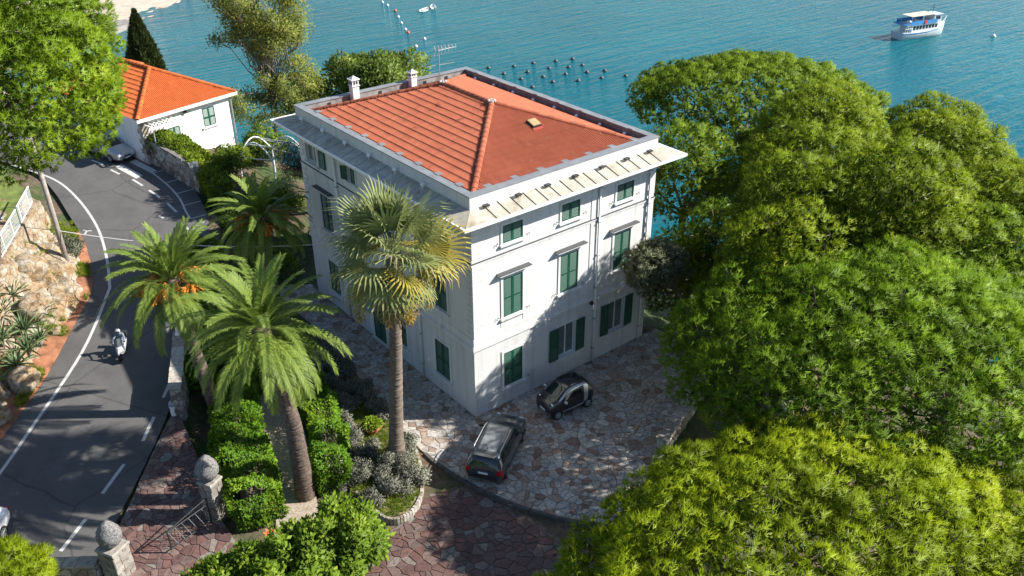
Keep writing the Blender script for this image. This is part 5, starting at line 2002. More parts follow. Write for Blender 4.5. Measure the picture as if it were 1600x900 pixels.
# broadleaf shrubs along the bottom edge
for c_, rd_, n_l, sd_, nc_, lb in [
        ((-10.2, -4.7), (2.0, 1.7, 3.2), 15000, 51, 34, "large glossy green shrub at the bottom, right half beside the driveway"),
        ((-14.5, -3.9), (2.3, 1.5, 2.7), 15000, 52, 34, "broad glossy green shrub at the bottom, left half below the gate"),
        ((-12.3, -4.5), (1.9, 1.5, 3.0), 13000, 53, 28, "glossy green shrub in the middle of the bottom edge under the thick palm trunk"),
        ((-13.0, -6.9), (2.8, 1.5, 2.9), 11000, 54, 24, "glossy green shrub cut off by the bottom edge")]:
    shrub("glossy_shrub", lb, c_, rd_, 'bush_leaf', n_l, 0.25, sd_, nc=nc_, cr=0.48)
# grey shrubs of the bed
grey = [((-5.6, -1.0), (1.1, 0.9, 0.95), "pale silvery shrub in full sun at the foot of the fan palm"),
        ((-6.6, -2.3), (1.1, 0.8, 0.9), "pale silvery shrub at the bed's lower tip by the driveway"),
        ((-5.9, 2.3), (0.7, 0.8, 0.8), "small silvery shrub beside the terracotta pot"),
        ((-4.0, -0.2), (0.8, 0.8, 0.8), "silvery shrub between the fan palm trunk and the kerb"),
        ((-4.9, 4.6), (1.0, 1.1, 0.9), "silvery shrub in shade behind the terracotta pot"),
        ((-4.0, 6.9), (1.0, 1.2, 0.9), "silvery shrub in shade halfway along the villa's side"),
        ((-3.4, 9.0), (0.8, 1.1, 0.9), "silvery shrub in deep shade farthest along the bed"),
        ((-3.7, 3.3), (0.6, 0.9, 0.7), "low silvery shrub at the terrace edge behind the fan palm"),
        ((-6.7, -0.6), (0.9, 0.9, 0.85), "silvery shrub against the low edging wall left of the fan palm"),
        ((-6.0, 0.9), (0.9, 0.9, 0.8), "silvery shrub between the fan palm and the lower hedge"),
        ((-5.5, 3.6), (0.9, 0.9, 0.85), "silvery shrub against the edging wall behind the pot"),
        ((-4.3, 5.6), (0.9, 1.0, 0.8), "silvery shrub in shade at the bend of the edging wall"),
        ((-3.5, 5.2), (0.7, 1.0, 0.75), "low silvery shrub in shade along the terrace edge"),
        ((-3.3, 7.6), (0.7, 1.0, 0.8), "silvery shrub in shade by the terrace opposite the side door"),
        ((-4.2, 8.2), (0.9, 1.0, 0.85), "silvery shrub in deep shade below the rear palm"),
        ((-5.2, -2.0), (0.8, 0.7, 0.75), "silvery shrub at the bed's rim nearest the kerb")]
for k, (c, rd_, lb) in enumerate(grey):
    shrub("silvery_shrub", lb, c, rd_, 'silver_leaf', 3400, 0.12, 60 + k, group="silvery shrubs in the bed", nc=11, cr=0.34, aspect=0.35, zbase=0.12)
# greenery behind the parking wall and round the pergola
green = [((1.2, 31.0), (2.6, 2.2, 2.6), 'ivy_leaf', "bright green shrub mass under the small house's white wall"),
         ((2.0, 26.3), (2.2, 2.0, 1.9), 'ivy_leaf', "yellow-green shrub in front of the pergola arches"),
         ((-0.6, 25.0), (1.8, 1.8, 2.2), 'bush_leaf', "round green shrub left of the pergola by the parking bays"),
         ((-1.2, 20.8), (2.0, 2.2, 2.0), 'ivy_leaf', "green shrub behind the rearmost feather palm"),
         ((-4.2, 19.4), (1.5, 1.6, 1.6), 'fig_leaf', "dark shrub between the parking bays and the rear palm"),
         ((-5.6, 14.2), (1.4, 1.8, 1.5), 'fig_leaf', "dark garden shrub left of the rear palm's trunk"),
         ((-6.4, 10.4), (1.2, 1.4, 1.3), 'fig_leaf', "dark garden shrub between the two nearer feather palms"),
         ((4.2, 21.6), (2.0, 1.8, 1.8), 'bush_leaf', "green shrub with reddish leaves at the villa's far corner"),
         ((-5.2, 17.0), (1.6, 1.8, 1.9), 'fig_leaf', "dark shrub behind the fruit palm beside the road wall"),
         ((-7.6, 13.0), (1.4, 1.8, 1.8), 'fig_leaf', "dark leafy shrub just inside the road wall by the lantern"),
         ((-4.6, 11.6), (1.2, 1.6, 1.5), 'fig_leaf', "dark shrub under the fronds of the rear palm"),
         ((-7.9, 16.4), (1.0, 1.6, 1.5), 'hedge_leaf', "green shrub overhanging the road right of the scooter"),
         ((-5.2, 22.2), (1.2, 1.6, 1.5), 'ivy_leaf', "green shrub at the junction line on the road's right"),
         ((-7.5, 9.6), (1.2, 1.3, 1.5), 'hedge_leaf', "green shrub between the hedges' upper ends"),
         ((-9.9, 10.6), (0.9, 1.2, 1.9), 'hedge_leaf', "green shrub behind the road wall under the fruit palm"),
         ((4.9, 33.4), (1.8, 2.0, 2.4), 'ivy_leaf', "bright creeper-covered shrub right of the small house")]
for k, (c, rd_, mt, lb) in enumerate(green):
    shrub("garden_shrub", lb, c, rd_, mt, 6200, 0.20, 80 + k, nc=15, cr=0.62)
shrub("slope_shrub", "dark undergrowth below the terrace wall", (7.6, -9.3), (1.8, 1.0, 1.2), 'fig_leaf', 6500, 0.17, 95, nc=14, cr=0.5)
shrub("slope_shrub", "green undergrowth at the end of the terrace wall", (4.3, -9.2), (1.1, 0.9, 0.9), 'fig_leaf', 5000, 0.15, 96, nc=10, cr=0.45)
shrub("bank_shrub", "grey-green shrub beside the leaning utility pole", (-11.6, 26.2), (0.9, 1.9, 1.2), 'olive_leaf', 9000, 0.13, 97, nc=13, cr=0.45)
shrub("bank_shrub", "rusty dry shrub at the foot of the rocks by the road", (-13.6, 21.0), (0.8, 1.0, 0.8), 'dry_leaf', 4000, 0.12, 98, nc=9, cr=0.35)
shrub("bank_shrub", "small green shrub growing out of the rock bank", (-14.9, 20.0), (0.6, 0.7, 0.8), 'bush_leaf', 3000, 0.12, 99, nc=7, cr=0.35)
# orange flower on the left shrub
fl = thing("orange_flower", "single orange-red flower on the shrubs at the bottom", "flower", (-12.5, -3.6, 2.75))
mb = MB()
for k in range(7):
    a = k * 0.9
    d = Vector((math.cos(a), math.sin(a), 0.5))
    mb.add([Vector((0, 0, 0)), d * 0.14 + Vector((-math.sin(a), math.cos(a), 0)) * 0.07, d * 0.26, d * 0.14 - Vector((-math.sin(a), math.cos(a), 0)) * 0.07], [(0, 1, 2, 3)])
mb.build("petals", simple("petal_orange", (0.6, 0.12, 0.03), 0.6), fl)
MB().tube([(0, 0, -0.5), (0, 0, 0.05)], 0.012, 5).build("stem", M['bark'], fl)


# ------------------------------------------------------------------ aloe thicket on the bank
def aloe(base, label, seed, n=16, L=1.1):
    r = np.random.default_rng(seed)
    t = thing("aloe_rosette", label, "succulent", base, r.uniform(0, 6), "aloes growing on the rock bank")
    mb = MB()
    me = None
    for i in range(n):
        f = (i + 0.5) / n
        a = i * 2.39996
        el = R(78 - 62 * f)
        mb = MB()
        K_ = 6
        pts = []
        for k in range(K_ + 1):
            s = k / K_
            e = el - 0.9 * s * s + 0.35 * s
            w = 0.085 * (1 - s) ** 0.8 + 0.004
            x = L * s * math.cos(el) + 0.05
            z = L * s * math.sin(el) - 0.30 * L * s * s * (1 - 0.4 * math.sin(el))
            pts.append((x, w, z))
        vs, fs = [], []
        for (x, w, z) in pts:
            for (yy, dz) in ((-w, 0.035), (0, -0.02), (w, 0.035)):
                vs.append((x * math.cos(a) - yy * math.sin(a), x * math.sin(a) + yy * math.cos(a), z + dz))
        for k in range(K_):
            for q_ in range(2):
                fs.append((k * 3 + q_, k * 3 + q_ + 1, (k + 1) * 3 + q_ + 1, (k + 1) * 3 + q_))
        mb.add(vs, fs, float(np.clip(r.normal(0.5, 0.2), 0, 1)))
        mb.build("blade", M['aloe'], t)
    MB().tube([(0, 0, -0.5), (0, 0, 0.1)], [0.07, 0.09], 7).build("stem", M['bark_grey'], t)


M['aloe'] = foliage('aloe', [(0.0, (0.06, 0.10, 0.045)), (0.5, (0.12, 0.175, 0.075)), (1.0, (0.22, 0.27, 0.12))], 0.15, 0.4, patch=0.2)

# ================================================================== BANK, WALLS, GATE, GARDEN FURNITURE
# ------------------------------------------------------------------ rock bank left of the road
def rock_mat():
    m, nt, b = newmat("limestone")
    co = objco(nt)
    n1 = noise(nt, co, 0.9, 6, 0.65, 0.5)
    n2 = noise(nt, co, 5.0, 6, 0.7)
    vor = nt.nodes.new("ShaderNodeTexVoronoi")
    vor.feature = 'DISTANCE_TO_EDGE'
    vor.inputs["Scale"].default_value = 1.5
    nt.links.new(co, vor.inputs["Vector"])
    c = ramp(nt, n1, [(0.28, (0.15, 0.07, 0.035)), (0.40, (0.27, 0.17, 0.08)), (0.52, (0.33, 0.27, 0.19)), (0.66, (0.42, 0.385, 0.33)), (0.85, (0.54, 0.52, 0.48))])
    c = mixc(nt, 1, c, ramp(nt, n2, [(0.3, (0.45, 0.43, 0.4)), (0.55, (1.0, 1.0, 1.0)), (0.8, (1.15, 1.14, 1.1))]), 'MULTIPLY')
    c = mixc(nt, 1, c, ramp(nt, vor.outputs[0], [(0.0, (0.45, 0.42, 0.38)), (0.05, (1, 1, 1))]), 'MULTIPLY')
    nt.links.new(c, b.inputs["Base Color"])
    b.inputs["Roughness"].default_value = 0.9
    bump(nt, b, n2, 0.8, 0.08)
    return m


M['limestone'] = rock_mat()
sel = (RL[:, 1] > -2) & (RL[:, 1] < 30.5)
E_ = RL[sel]
cumE = np.concatenate([[0], np.cumsum(np.linalg.norm(np.diff(E_, axis=0), axis=1))])
nu, nv = 190, 26
uu = np.linspace(0, cumE[-1], nu)
ex = np.interp(uu, cumE, E_[:, 0]); ey = np.interp(uu, cumE, E_[:, 1])
dx_, dy_ = np.gradient(ex), np.gradient(ey)
ln = np.hypot(dx_, dy_)
nxl, nyl = -dy_ / ln, dx_ / ln
V = []
for i in range(nu):
    for j in range(nv):
        v = j / (nv - 1)
        off = 0.30 + v * 3.9
        V.append((ex[i] + nxl[i] * off, ey[i] + nyl[i] * off, rz(ey[i]) - 0.10 + 3.25 * (3 * v ** 2 - 2 * v ** 3) ** 0.8 + 0.05))
V = np.array(V)
nz = np.abs(sinoise(V, 71, 1.0)) * 0.75 + np.abs(sinoise(V, 72, 2.3)) * 0.36 + sinoise(V, 73, 5.5) * 0.10
vv = np.tile(np.linspace(0, 1, nv), nu)
amp = np.clip(vv * 5, 0, 1) * np.clip((1.0 - vv) * 6, 0.3, 1)
V[:, 2] += (nz - 0.25) * amp * 0.9
V[:, 0] -= np.repeat(nxl, nv) * (nz - 0.4) * amp * 0.9
V[:, 1] -= np.repeat(nyl, nv) * (nz - 0.4) * amp * 0.9
I = np.arange(nu * nv).reshape(nu, nv)
F = np.stack([I[:-1, :-1].ravel(), I[1:, :-1].ravel(), I[1:, 1:].ravel(), I[:-1, 1:].ravel()], 1)
bank = np_mesh("rock_bank", V, F, M['limestone'])
tag(bank, "weathered limestone bank rising left of the road", None, kind="structure")


def boulder(loc, s, seed, label):
    r = np.random.default_rng(seed)
    n, m = 14, 9
    vs, fs = [], []
    for j in range(m + 1):
        for i in range(n):
            th, ph = math.pi * j / m, 2 * math.pi * i / n
            d = np.array([math.sin(th) * math.cos(ph), math.sin(th) * math.sin(ph), math.cos(th)])
            k = 1 + 0.25 * sinoise(d[None] * 1.6, seed, 1)[0] + 0.12 * sinoise(d[None] * 4, seed + 1, 1)[0]
            vs.append(tuple(np.sign(d) * np.abs(d) ** 0.8 * np.array(s) * k))
    for j in range(m):
        for i in range(n):
            fs.append((j * n + i, (j + 1) * n + i, (j + 1) * n + (i + 1) % n, j * n + (i + 1) % n))
    o = MB().add(vs, fs).build("boulder", M['limestone'])
    o.location = loc
    o.rotation_euler = (r.normal(0, 0.2), r.normal(0, 0.2), r.uniform(0, 6))
    smooth_by_angle(o.data, 40)
    tag(o, label, "rock", "boulders along the road bank")


for k, (x, y, dz, s, lb) in enumerate([
        (-17.1, 14.9, 0.35, (0.55, 0.75, 0.75), "tall pale boulder below the aloe thicket by the road"),
        (-18.9, 13.0, 0.25, (0.55, 0.7, 0.5), "pale boulder on the bank at the left picture edge"),
        (-14.6, 18.6, 0.15, (0.3, 0.35, 0.25), "small pale stone on the red soil beside the road"),
        (-13.6, 21.4, 0.7, (0.6, 0.8, 0.6), "pale boulder between rusty shrub and utility pole"),
        (-15.2, 19.2, 1.6, (0.7, 0.9, 0.7), "pale boulder halfway up the bank above the red soil"),
        (-14.4, 22.6, 2.0, (0.8, 1.0, 0.8), "large pale boulder under the white railing")]):
    boulder((x, y, rz(y) + dz), s, 300 + k, lb)

# red soil and weeds between asphalt and rock
M['red_soil'] = simple('red_soil', (0.24, 0.10, 0.05), 0.95, var=0.5, scale=1.6, bumps=0.6, bscale=10)
poly = []
sv = [(x, y) for x, y in E_[::3]]
V = []
for i, (x, y) in enumerate(sv):
    j = min(i + 1, len(sv) - 1); k = max(i - 1, 0)
    d = np.array(sv[j]) - np.array(sv[k]); d /= np.linalg.norm(d)
    V.append((x, y, rz(y) + 0.012)); V.append((x - d[1] * 1.0, y + d[0] * 1.0, rz(y) + 0.28))
V = np.array(V); m_ = len(sv)
tag(np_mesh("soil_verge", V, np.array([(2 * i, 2 * i + 2, 2 * i + 3, 2 * i + 1) for i in range(m_ - 1)]), M['red_soil']), "strip of red soil between the road and the rock bank", None, kind="structure")
# weeds on the bank
r_ = np.random.default_rng(77)
n_ = 6500
s_ = r_.uniform(0, cumE[-1], n_)
o_s = np.abs(r_.normal(0.8, 1.1, n_)) + 0.08
cl = sinoise(np.stack([s_, s_ * 0, s_ * 0], 1), 78, 1.1) + sinoise(np.stack([s_, o_s * 3, s_ * 0], 1), 79, 1.0) * 0.7
ok = cl > 0.25
s_, o_s = s_[ok], o_s[ok]
X_ = np.interp(s_, uu, ex) + np.interp(s_, uu, nxl) * o_s
Y_ = np.interp(s_, uu, ey) + np.interp(s_, uu, nyl) * o_s
P = np.stack([X_, Y_, rz(Y_) + 0.05 + 0.28 * np.clip(o_s, 0, 1) + np.clip(o_s - 1, 0, 3) * 0.95], 1)
Vt, Tt = tufts(P, np.tile([[0, 0, 1.0]], (len(P), 1)), 9, 0.24, 0.03, 0.8, r_, np.clip(r_.normal(0.55, 0.25, len(P)), 0, 1))
tag(np_mesh("verge_weeds", Vt, tri_idx(Vt), M['ivy_leaf'], None, Tt), "low green weeds along the foot of the rock bank", "weeds", kind="stuff")

# lawn on top of the bank
LAWN = [(-12.3, 28.6), (-13.9, 25.7), (-15.9, 21.8), (-18.2, 18.4), (-24, 12), (-34, 14), (-34, 40), (-12.6, 40)]
def _lz(x, y): return rz(y) + 3.15
M['lawn'] = simple('lawn', (0.115, 0.145, 0.028), 0.95, var=0.45, scale=1.4, bumps=0.7, bscale=25)
lawn = sheet("lawn", [(-12.4, 30.5)] + LAWN[1:-1] + [(-13.5, 40)], 0.0, M['lawn'], "sunlit lawn behind the white railing", zf=lambda x, y: float(rz(y)) + 3.12)

for k, (x, y, z, L_, lb) in enumerate([
        (-16.1, 17.9, 2.9, 1.25, "aloe rosette in the centre of the thicket on the bank"),
        (-15.9, 20.6, 3.6, 1.15, "aloe rosette at the top of the thicket"),
        (-16.4, 16.4, 2.5, 1.2, "aloe rosette at the lower front of the thicket"),
        (-16.9, 18.9, 3.5, 1.25, "aloe rosette on the thicket's left, cut by the picture edge"),
        (-15.1, 19.0, 2.9, 1.1, "aloe rosette on the thicket's right towards the road"),
        (-17.2, 15.4, 2.4, 1.1, "aloe rosette low on the bank at the left edge"),
        (-16.7, 20.6, 4.0, 1.1, "aloe rosette behind the thicket below the railing"),
        (-15.6, 17.6, 2.2, 1.0, "aloe rosette nearest the road"),
        (-17.3, 17.0, 3.2, 1.2, "aloe rosette between the left ones at the picture edge")]):
    aloe((x, y, z), lb, 400 + k, 26, L_)

# ------------------------------------------------------------------ white railing
rail = thing("white_railing", "white metal railing with upright bars along the top of the bank", "railing", (0, 0, 0))
RP = [(-18.6, 17.2, 4.6), (-17.4, 19.4, 4.75), (-15.9, 21.9, 5.0), (-13.9, 25.6, 5.25), (-12.5, 28.2, 5.5)]
mb = MB()
mb.tube([(x, y, z + 1.12) for x, y, z in RP], 0.04, 6)
mb.build("top_rail", M['white_metal'], rail)
MB().tube([(x, y, z + 0.12) for x, y, z in RP], 0.03, 6).build("bottom_rail", M['white_metal'], rail)
bm_ = MB().tube([(0, 0, 0.12), (0, 0, 1.1)], 0.016, 5).mesh("baluster"); bm_.materials.append(M['white_metal'])
pm_ = MB().tube([(0, 0, -0.5), (0, 0, 1.16)], 0.035, 6).mesh("post"); pm_.materials.append(M['white_metal'])
rp = np.array(RP)
cr = np.concatenate([[0], np.cumsum(np.linalg.norm(np.diff(rp, axis=0), axis=1))])
nb_ = int(cr[-1] / 0.17)
for k in range(nb_ + 1):
    s = cr[-1] * k / nb_
    p = [np.interp(s, cr, rp[:, i]) for i in range(3)]
    o = bpy.data.objects.new("post" if k % 10 == 0 else "baluster", pm_ if k % 10 == 0 else bm_)
    link(o, rail)
    o.location = p
# low rough wall carrying the railing
mb = MB()
wv = []
for i, (x, y, z) in enumerate(RP):
    wv += [(x - 0.12, y + 0.07, z - 1.4), (x + 0.20, y - 0.11, z - 1.4), (x + 0.16, y - 0.09, z + 0.06), (x - 0.12, y + 0.07, z + 0.06)]
fs = []
for i in range(len(RP) - 1):
    for a_, b_ in ((0, 1), (1, 2), (2, 3), (3, 0)):
        fs.append((i * 4 + a_, i * 4 + b_, (i + 1) * 4 + b_, (i + 1) * 4 + a_))
mb.add(wv, fs)
tag(mb.build("railing_wall", M['limestone']), "low pale stone wall under the white railing", "wall")

# ------------------------------------------------------------------ utility pole and cable
pole = thing("utility_pole", "grey wooden utility pole on the bank beside the road", "pole", (-12.15, 24.6, 2.0))
MB().tube([(0, 0, -0.3), (-0.02, 0.05, 4.0), (-0.05, 0.1, 9.0)], [0.17, 0.15, 0.12], 10).build("shaft", simple("pole_wood", (0.27, 0.235, 0.205), 0.85, var=0.25, scale=5), pole, smooth=True)
MB().box(-0.5, 0.5, -0.05, 0.05, 8.5, 8.62).build("crossarm", M['bark_grey'], pole)
p0, p1 = Vector((-12.15, 24.6, 4.9)), Vector((0.0, 12.6, 4.9))
pts = [p0.lerp(p1, t) - Vector((0, 0, 0.6 * 4 * t * (1 - t))) for t in np.linspace(0, 1, 14)]
tag(MB().tube(pts, 0.022, 5).build("overhead_cable", M['white_paint']), "thin pale cable from the pole across the palms to the villa", "cable")
p0, p1 = Vector((-12.15, 24.6, 4.9)), Vector((-30, 36, 10.5))
pts = [p0.lerp(p1, t) - Vector((0, 0, 0.5 * 4 * t * (1 - t))) for t in np.linspace(0, 1, 10)]
tag(MB().tube(pts, 0.015, 5).build("overhead_cable", M['black_metal']), "dark cable leaving the pole to the left over the lawn", "cable")


# ------------------------------------------------------------------ rubble walls built of separate stones
def rubble_wall(name, label, a, b, thick, z0, z1, seed, step=0.34, cap=True, mat='wall_stone', core='mortar', za=0.0, zb=0.0, limit=150):
    """wall from a to b (plan), stones on both long faces and the end, cap slabs on top; za/zb lift the two ends"""
    r = np.random.default_rng(seed)
    a, b = Vector((a[0], a[1], 0)), Vector((b[0], b[1], 0))
    L = (b - a).length
    u = (b - a).normalized()
    n = Vector((-u.y, u.x, 0))
    t = thing(name, label, "wall", tuple(a))
    lift = lambda s: za + (zb - za) * s / L
    def P(s, d, z): return (u * s + n * d + Vector((0, 0, z + lift(s))))
    mb = MB()
    h = thick / 2 - 0.03
    vs = [P(0.02, -h, z0), P(L - 0.02, -h, z0), P(L - 0.02, h, z0), P(0.02, h, z0), P(0.02, -h, z1 - 0.02), P(L - 0.02, -h, z1 - 0.02), P(L - 0.02, h, z1 - 0.02), P(0.02, h, z1 - 0.02)]
    mb.add(vs, [(0, 3, 2, 1), (4, 5, 6, 7), (0, 1, 5, 4), (1, 2, 6, 5), (2, 3, 7, 6), (3, 0, 4, 7)])
    mb.build("core", M[core], t)
    rest = MB()
    cnt = 0
    faces = [(lambda s, z, d: P(s, -h - d, z), L), (lambda s, z, d: P(s, h + d, z), L), (lambda s, z, d: P(-d + 0.02, s - h, z), 2 * h), (lambda s, z, d: P(L - 0.02 + d, s - h, z), 2 * h)]
    for fi, (fn, LL) in enumerate(faces):
        sites = jitter_sites(-step, LL + step, z0 - step, z1 + step, step, 0.40, seed + fi)
        for s, c in zip(sites, voronoi_cells(sites, 0.03, step * 1.6)):
            if not (0 < s[0] < LL and z0 < s[1] < z1):
                continue
            c = [(min(max(p[0], 0), LL), min(max(p[1], z0), z1 - 0.01)) for p in c]
            k = len(c)
            pr_ = r.uniform(0.02, 0.06)
            cx, cy = sum(p[0] for p in c) / k, sum(p[1] for p in c) / k
            bot = [fn(p[0], p[1], -0.01) for p in c]
            top = [fn(cx + (p[0] - cx) * 0.84, cy + (p[1] - cy) * 0.84, pr_) for p in c]
            fs = [tuple(range(k, 2 * k))] + [(i, (i + 1) % k, k + (i + 1) % k, k + i) for i in range(k)]
            if cnt < limit:
                MB().add(bot + top, fs, r.uniform()).build("stone", M[mat], t)
            else:
                rest.add(bot + top, fs, r.uniform())
            cnt += 1
    if rest.v:
        tag(rest.build("stone_field", M[mat], t), kind="stuff")
    if cap:
        s = 0.0
        while s < L - 0.05:
            l = min(r.uniform(0.5, 0.85), L - s)
            c = [P(s + 0.01, -h - 0.07, z1), P(s + l - 0.01, -h - 0.07 + r.normal(0, 0.015), z1), P(s + l - 0.01, h + 0.07, z1), P(s + 0.01, h + 0.07 + r.normal(0, 0.015), z1)]
            d = [p + Vector((0, 0, r.uniform(0.07, 0.09))) for p in c]
            MB().add(c + d, [(0, 3, 2, 1), (4, 5, 6, 7), (0, 1, 5, 4), (1, 2, 6, 5), (2, 3, 7, 6), (3, 0, 4, 7)], r.uniform(0.3, 1)).build("cap_slab", M[mat], t)
            s += l
    return t


rubble_wall("terrace_wall", "low stone parapet wall with pale cap slabs at the terrace's outer edge", (5.1, -7.75), (10.0, -6.0), 0.5, -2.2, 0.78, 501, 0.40)
rubble_wall("road_wall", "grey rubble wall between the road and the hedge, lantern on its end", (-9.75, 12.9), (-11.75, 8.5), 0.55, -0.4, 1.55, 502, 0.30, za=1.13, zb=0.78)
rubble_wall("garden_wall", "mossy rubble wall beside the parking bays below the ivy", (-1.55, 30.2), (-2.85, 37.9), 0.45, -1.0, 1.9, 503, 0.42, cap=False, za=2.6, zb=3.25)
rubble_wall("bed_wall", "low stone edging wall between the lower hedge and the shrub bed", (-3.7, 9.8), (-5.75, 4.9), 0.35, -0.4, 0.42, 504, 0.34)
rubble_wall("bed_wall", "low stone edging wall running down to the bottom shrubs", (-5.8, 4.75), (-7.9, -0.6), 0.35, -0.4, 0.42, 505, 0.34)
rubble_wall("gate_wall", "low pale stone wall left of the near gate pillar", (-20.6, 3.3), (-17.9, 1.25), 0.5, -0.6, 0.62, 506, 0.36, za=0.25, zb=0.2)

# ------------------------------------------------------------------ gate pillars with rough stone finials
def finial_mesh(seed):
    n, m = 26, 20
    r = np.random.default_rng(seed)
    vs, fs = [], []
    for j in range(m + 1):
        t = j / m
        rr = 0.56 * math.sin(math.pi * min(1, t * 0.95 + 0.05)) ** 0.62 * (1 - 0.36 * t)
        z = t * 1.28
        for i in range(n):
            a = 2 * math.pi * (i + 0.5 * (j % 2)) / n
            k = 1 + r.normal(0, 0.035)
            vs.append((rr * k * math.cos(a), rr * k * math.sin(a), z + r.normal(0, 0.008)))
    for j in range(m):
        for i in range(n):
            fs.append((j * n + i, j * n + (i + 1) % n, (j + 1) * n + (i + 1) % n, (j + 1) * n + i))
    fs.append(tuple(reversed(range(n)))); fs.append(tuple(m * n + i for i in range(n)))
    return MB().add(vs, fs)


M['pillar_stone'] = stone_mat('pillar_stone', [(0.0, (0.13, 0.115, 0.10)), (0.4, (0.2, 0.185, 0.165)), (0.7, (0.27, 0.25, 0.225)), (1.0, (0.34, 0.32, 0.29))], bumps=0.6)
M['pebble'] = simple('finial_pebble', (0.15, 0.145, 0.14), 0.85, var=0.8, scale=18, bumps=1.0, bscale=34)


def gate_pillar(label, x, y, z0, h, s, seed):
    t = thing("gate_pillar", label, "pillar", (x, y, z0), R(28))
    r = np.random.default_rng(seed)
    MB().box(-s * 0.9, s * 0.9, -s * 0.9, s * 0.9, -0.4, h - 0.12).build("core", M['mortar'], t)
    # stacked rough blocks
    z = -0.1
    while z < h - 0.14:
        hh = min(r.uniform(0.20, 0.34), h - 0.13 - z)
        for k in range(4):
            c, s2 = math.cos(k * math.pi / 2), math.sin(k * math.pi / 2)
            cut = r.uniform(-0.4, 0.4) * s
            for a0, a1 in ((-s, cut - 0.012), (cut + 0.012, s)):
                d0, d1 = s * 0.88, s + r.uniform(0.0, 0.035)
                q_ = [(a0, d0), (a1, d0), (a1, d1), (a0, d1)]
                q_ = [(px * c - py * s2, px * s2 + py * c) for px, py in q_]
                ar = sum(q_[i][0] * q_[(i + 1) % 4][1] - q_[(i + 1) % 4][0] * q_[i][1] for i in range(4))
                if ar < 0:
                    q_.reverse()
                MB().prism(q_, z + 0.01, z + hh - 0.01, r.uniform(0.2, 1.0)).build("block", M['pillar_stone'], t)
        z += hh
    MB().prism([(-s - .06, -s - .06), (s + .06, -s - .06), (s + .06, s + .06), (-s - .06, s + .06)], h - 0.12, h, 0.8, 0.03).build("cap_slab", M['pillar_stone'], t)
    o = finial_mesh(seed).build("finial", M['pebble'], t, smooth=True)
    o.location = (0, 0, h + 0.0)
    return t


gate_pillar("far gate pillar with rough egg-shaped stone finial beside the hedge", -12.95, 1.4, 0.2, 2.1, 0.32, 61)
gate_pillar("near gate pillar with egg-shaped stone finial at the bottom left", -17.25, 0.85, 0.15, 1.55, 0.40, 62)
# wrought iron gate leaf standing open
gate = thing("iron_gate", "open wrought-iron gate leaf with diagonal bars between the pillars", "gate", (-13.3, 1.2, 0.22), R(196))
gm = MB()
for a, b_ in (((0, 0, 0.1), (2.0, 0, 0.1)), ((0, 0, 1.0), (2.0, 0, 1.0)), ((0, 0, 0.0), (0, 0, 1.35)), ((2.0, 0, 0.05), (2.0, 0, 1.1)), ((0, 0, 1.35), (2.0, 0, 1.05))):
    gm.tube([a, b_], 0.028, 6)
gm.build("frame", M['black_metal'], gate)
for k in range(15):
    x = 0.13 + k * 0.13
    MB().tube([(x, 0, 0.1), (x, 0, 1.3 - 0.15 * x)], 0.012, 5).build("bar", M['black_metal'], gate)
for k in range(6):
    MB().tube([(k * 0.33, 0.01, 0.1), (k * 0.33 + 0.33, 0.01, 1.0)], 0.010, 5).build("diagonal_bar", M['grey_metal'], gate)

# ------------------------------------------------------------------ lantern and white bollard on the road wall
lan = thing("wall_lantern", "dark lantern on a short white post standing on the road wall", "lantern", (-9.98, 12.5, 2.76))
MB().lathe([(0.14, 0), (0.14, 0.08), (0.09, 0.12), (0.075, 0.5), (0.10, 0.54), (0.10, 0.58)], (0, 0, 0), 12).build("post", M['white_paint'], lan)
MB().tube([(0, 0, 0.55), (0, 0, 0.72), (-0.3, 0.1, 0.80), (-0.42, 0.14, 0.72)], 0.022, 6).build("arm", M['black_metal'], lan)
MB().lathe([(0.10, 0.0), (0.20, 0.38), (0.205, 0.40)], (-0.42, 0.14, 0.26), 6).build("glass", simple("lantern_glass", (0.32, 0.33, 0.33), 0.3), lan)
MB().lathe([(0.26, 0.0), (0.24, 0.06), (0.10, 0.2), (0.03, 0.3), (0.0, 0.31)], (-0.42, 0.14, 0.66), 6).build("hood", M['black_metal'], lan)
bol = thing("road_bollard", "white domed bollard at the near end of the road wall", "bollard", (-11.95, 8.75, 0.75))
MB().lathe([(0.17, -0.1), (0.17, 0.5), (0.19, 0.55), (0.19, 0.6)], (0, 0, 0), 14).build("shaft", M['white_paint'], bol)
MB().lathe([(0.19, 0.6), (0.18, 0.72), (0.11, 0.82), (0.0, 0.85)], (0, 0, 0), 14).build("dome", M['grey_metal'], bol)
# road signs seen edge-on at the ivy
sg = thing("road_sign", "dark road sign seen from behind at the edge of the ivy", "sign", (-1.75, 30.3, 2.6))
MB().tube([(0, 0, -0.2), (0, 0, 2.3)], 0.035, 8).build("post", M['grey_metal'], sg)
MB().box(-0.3, 0.3, -0.02, 0.02, 1.4, 2.2).build("plate", M['grey_metal'], sg)

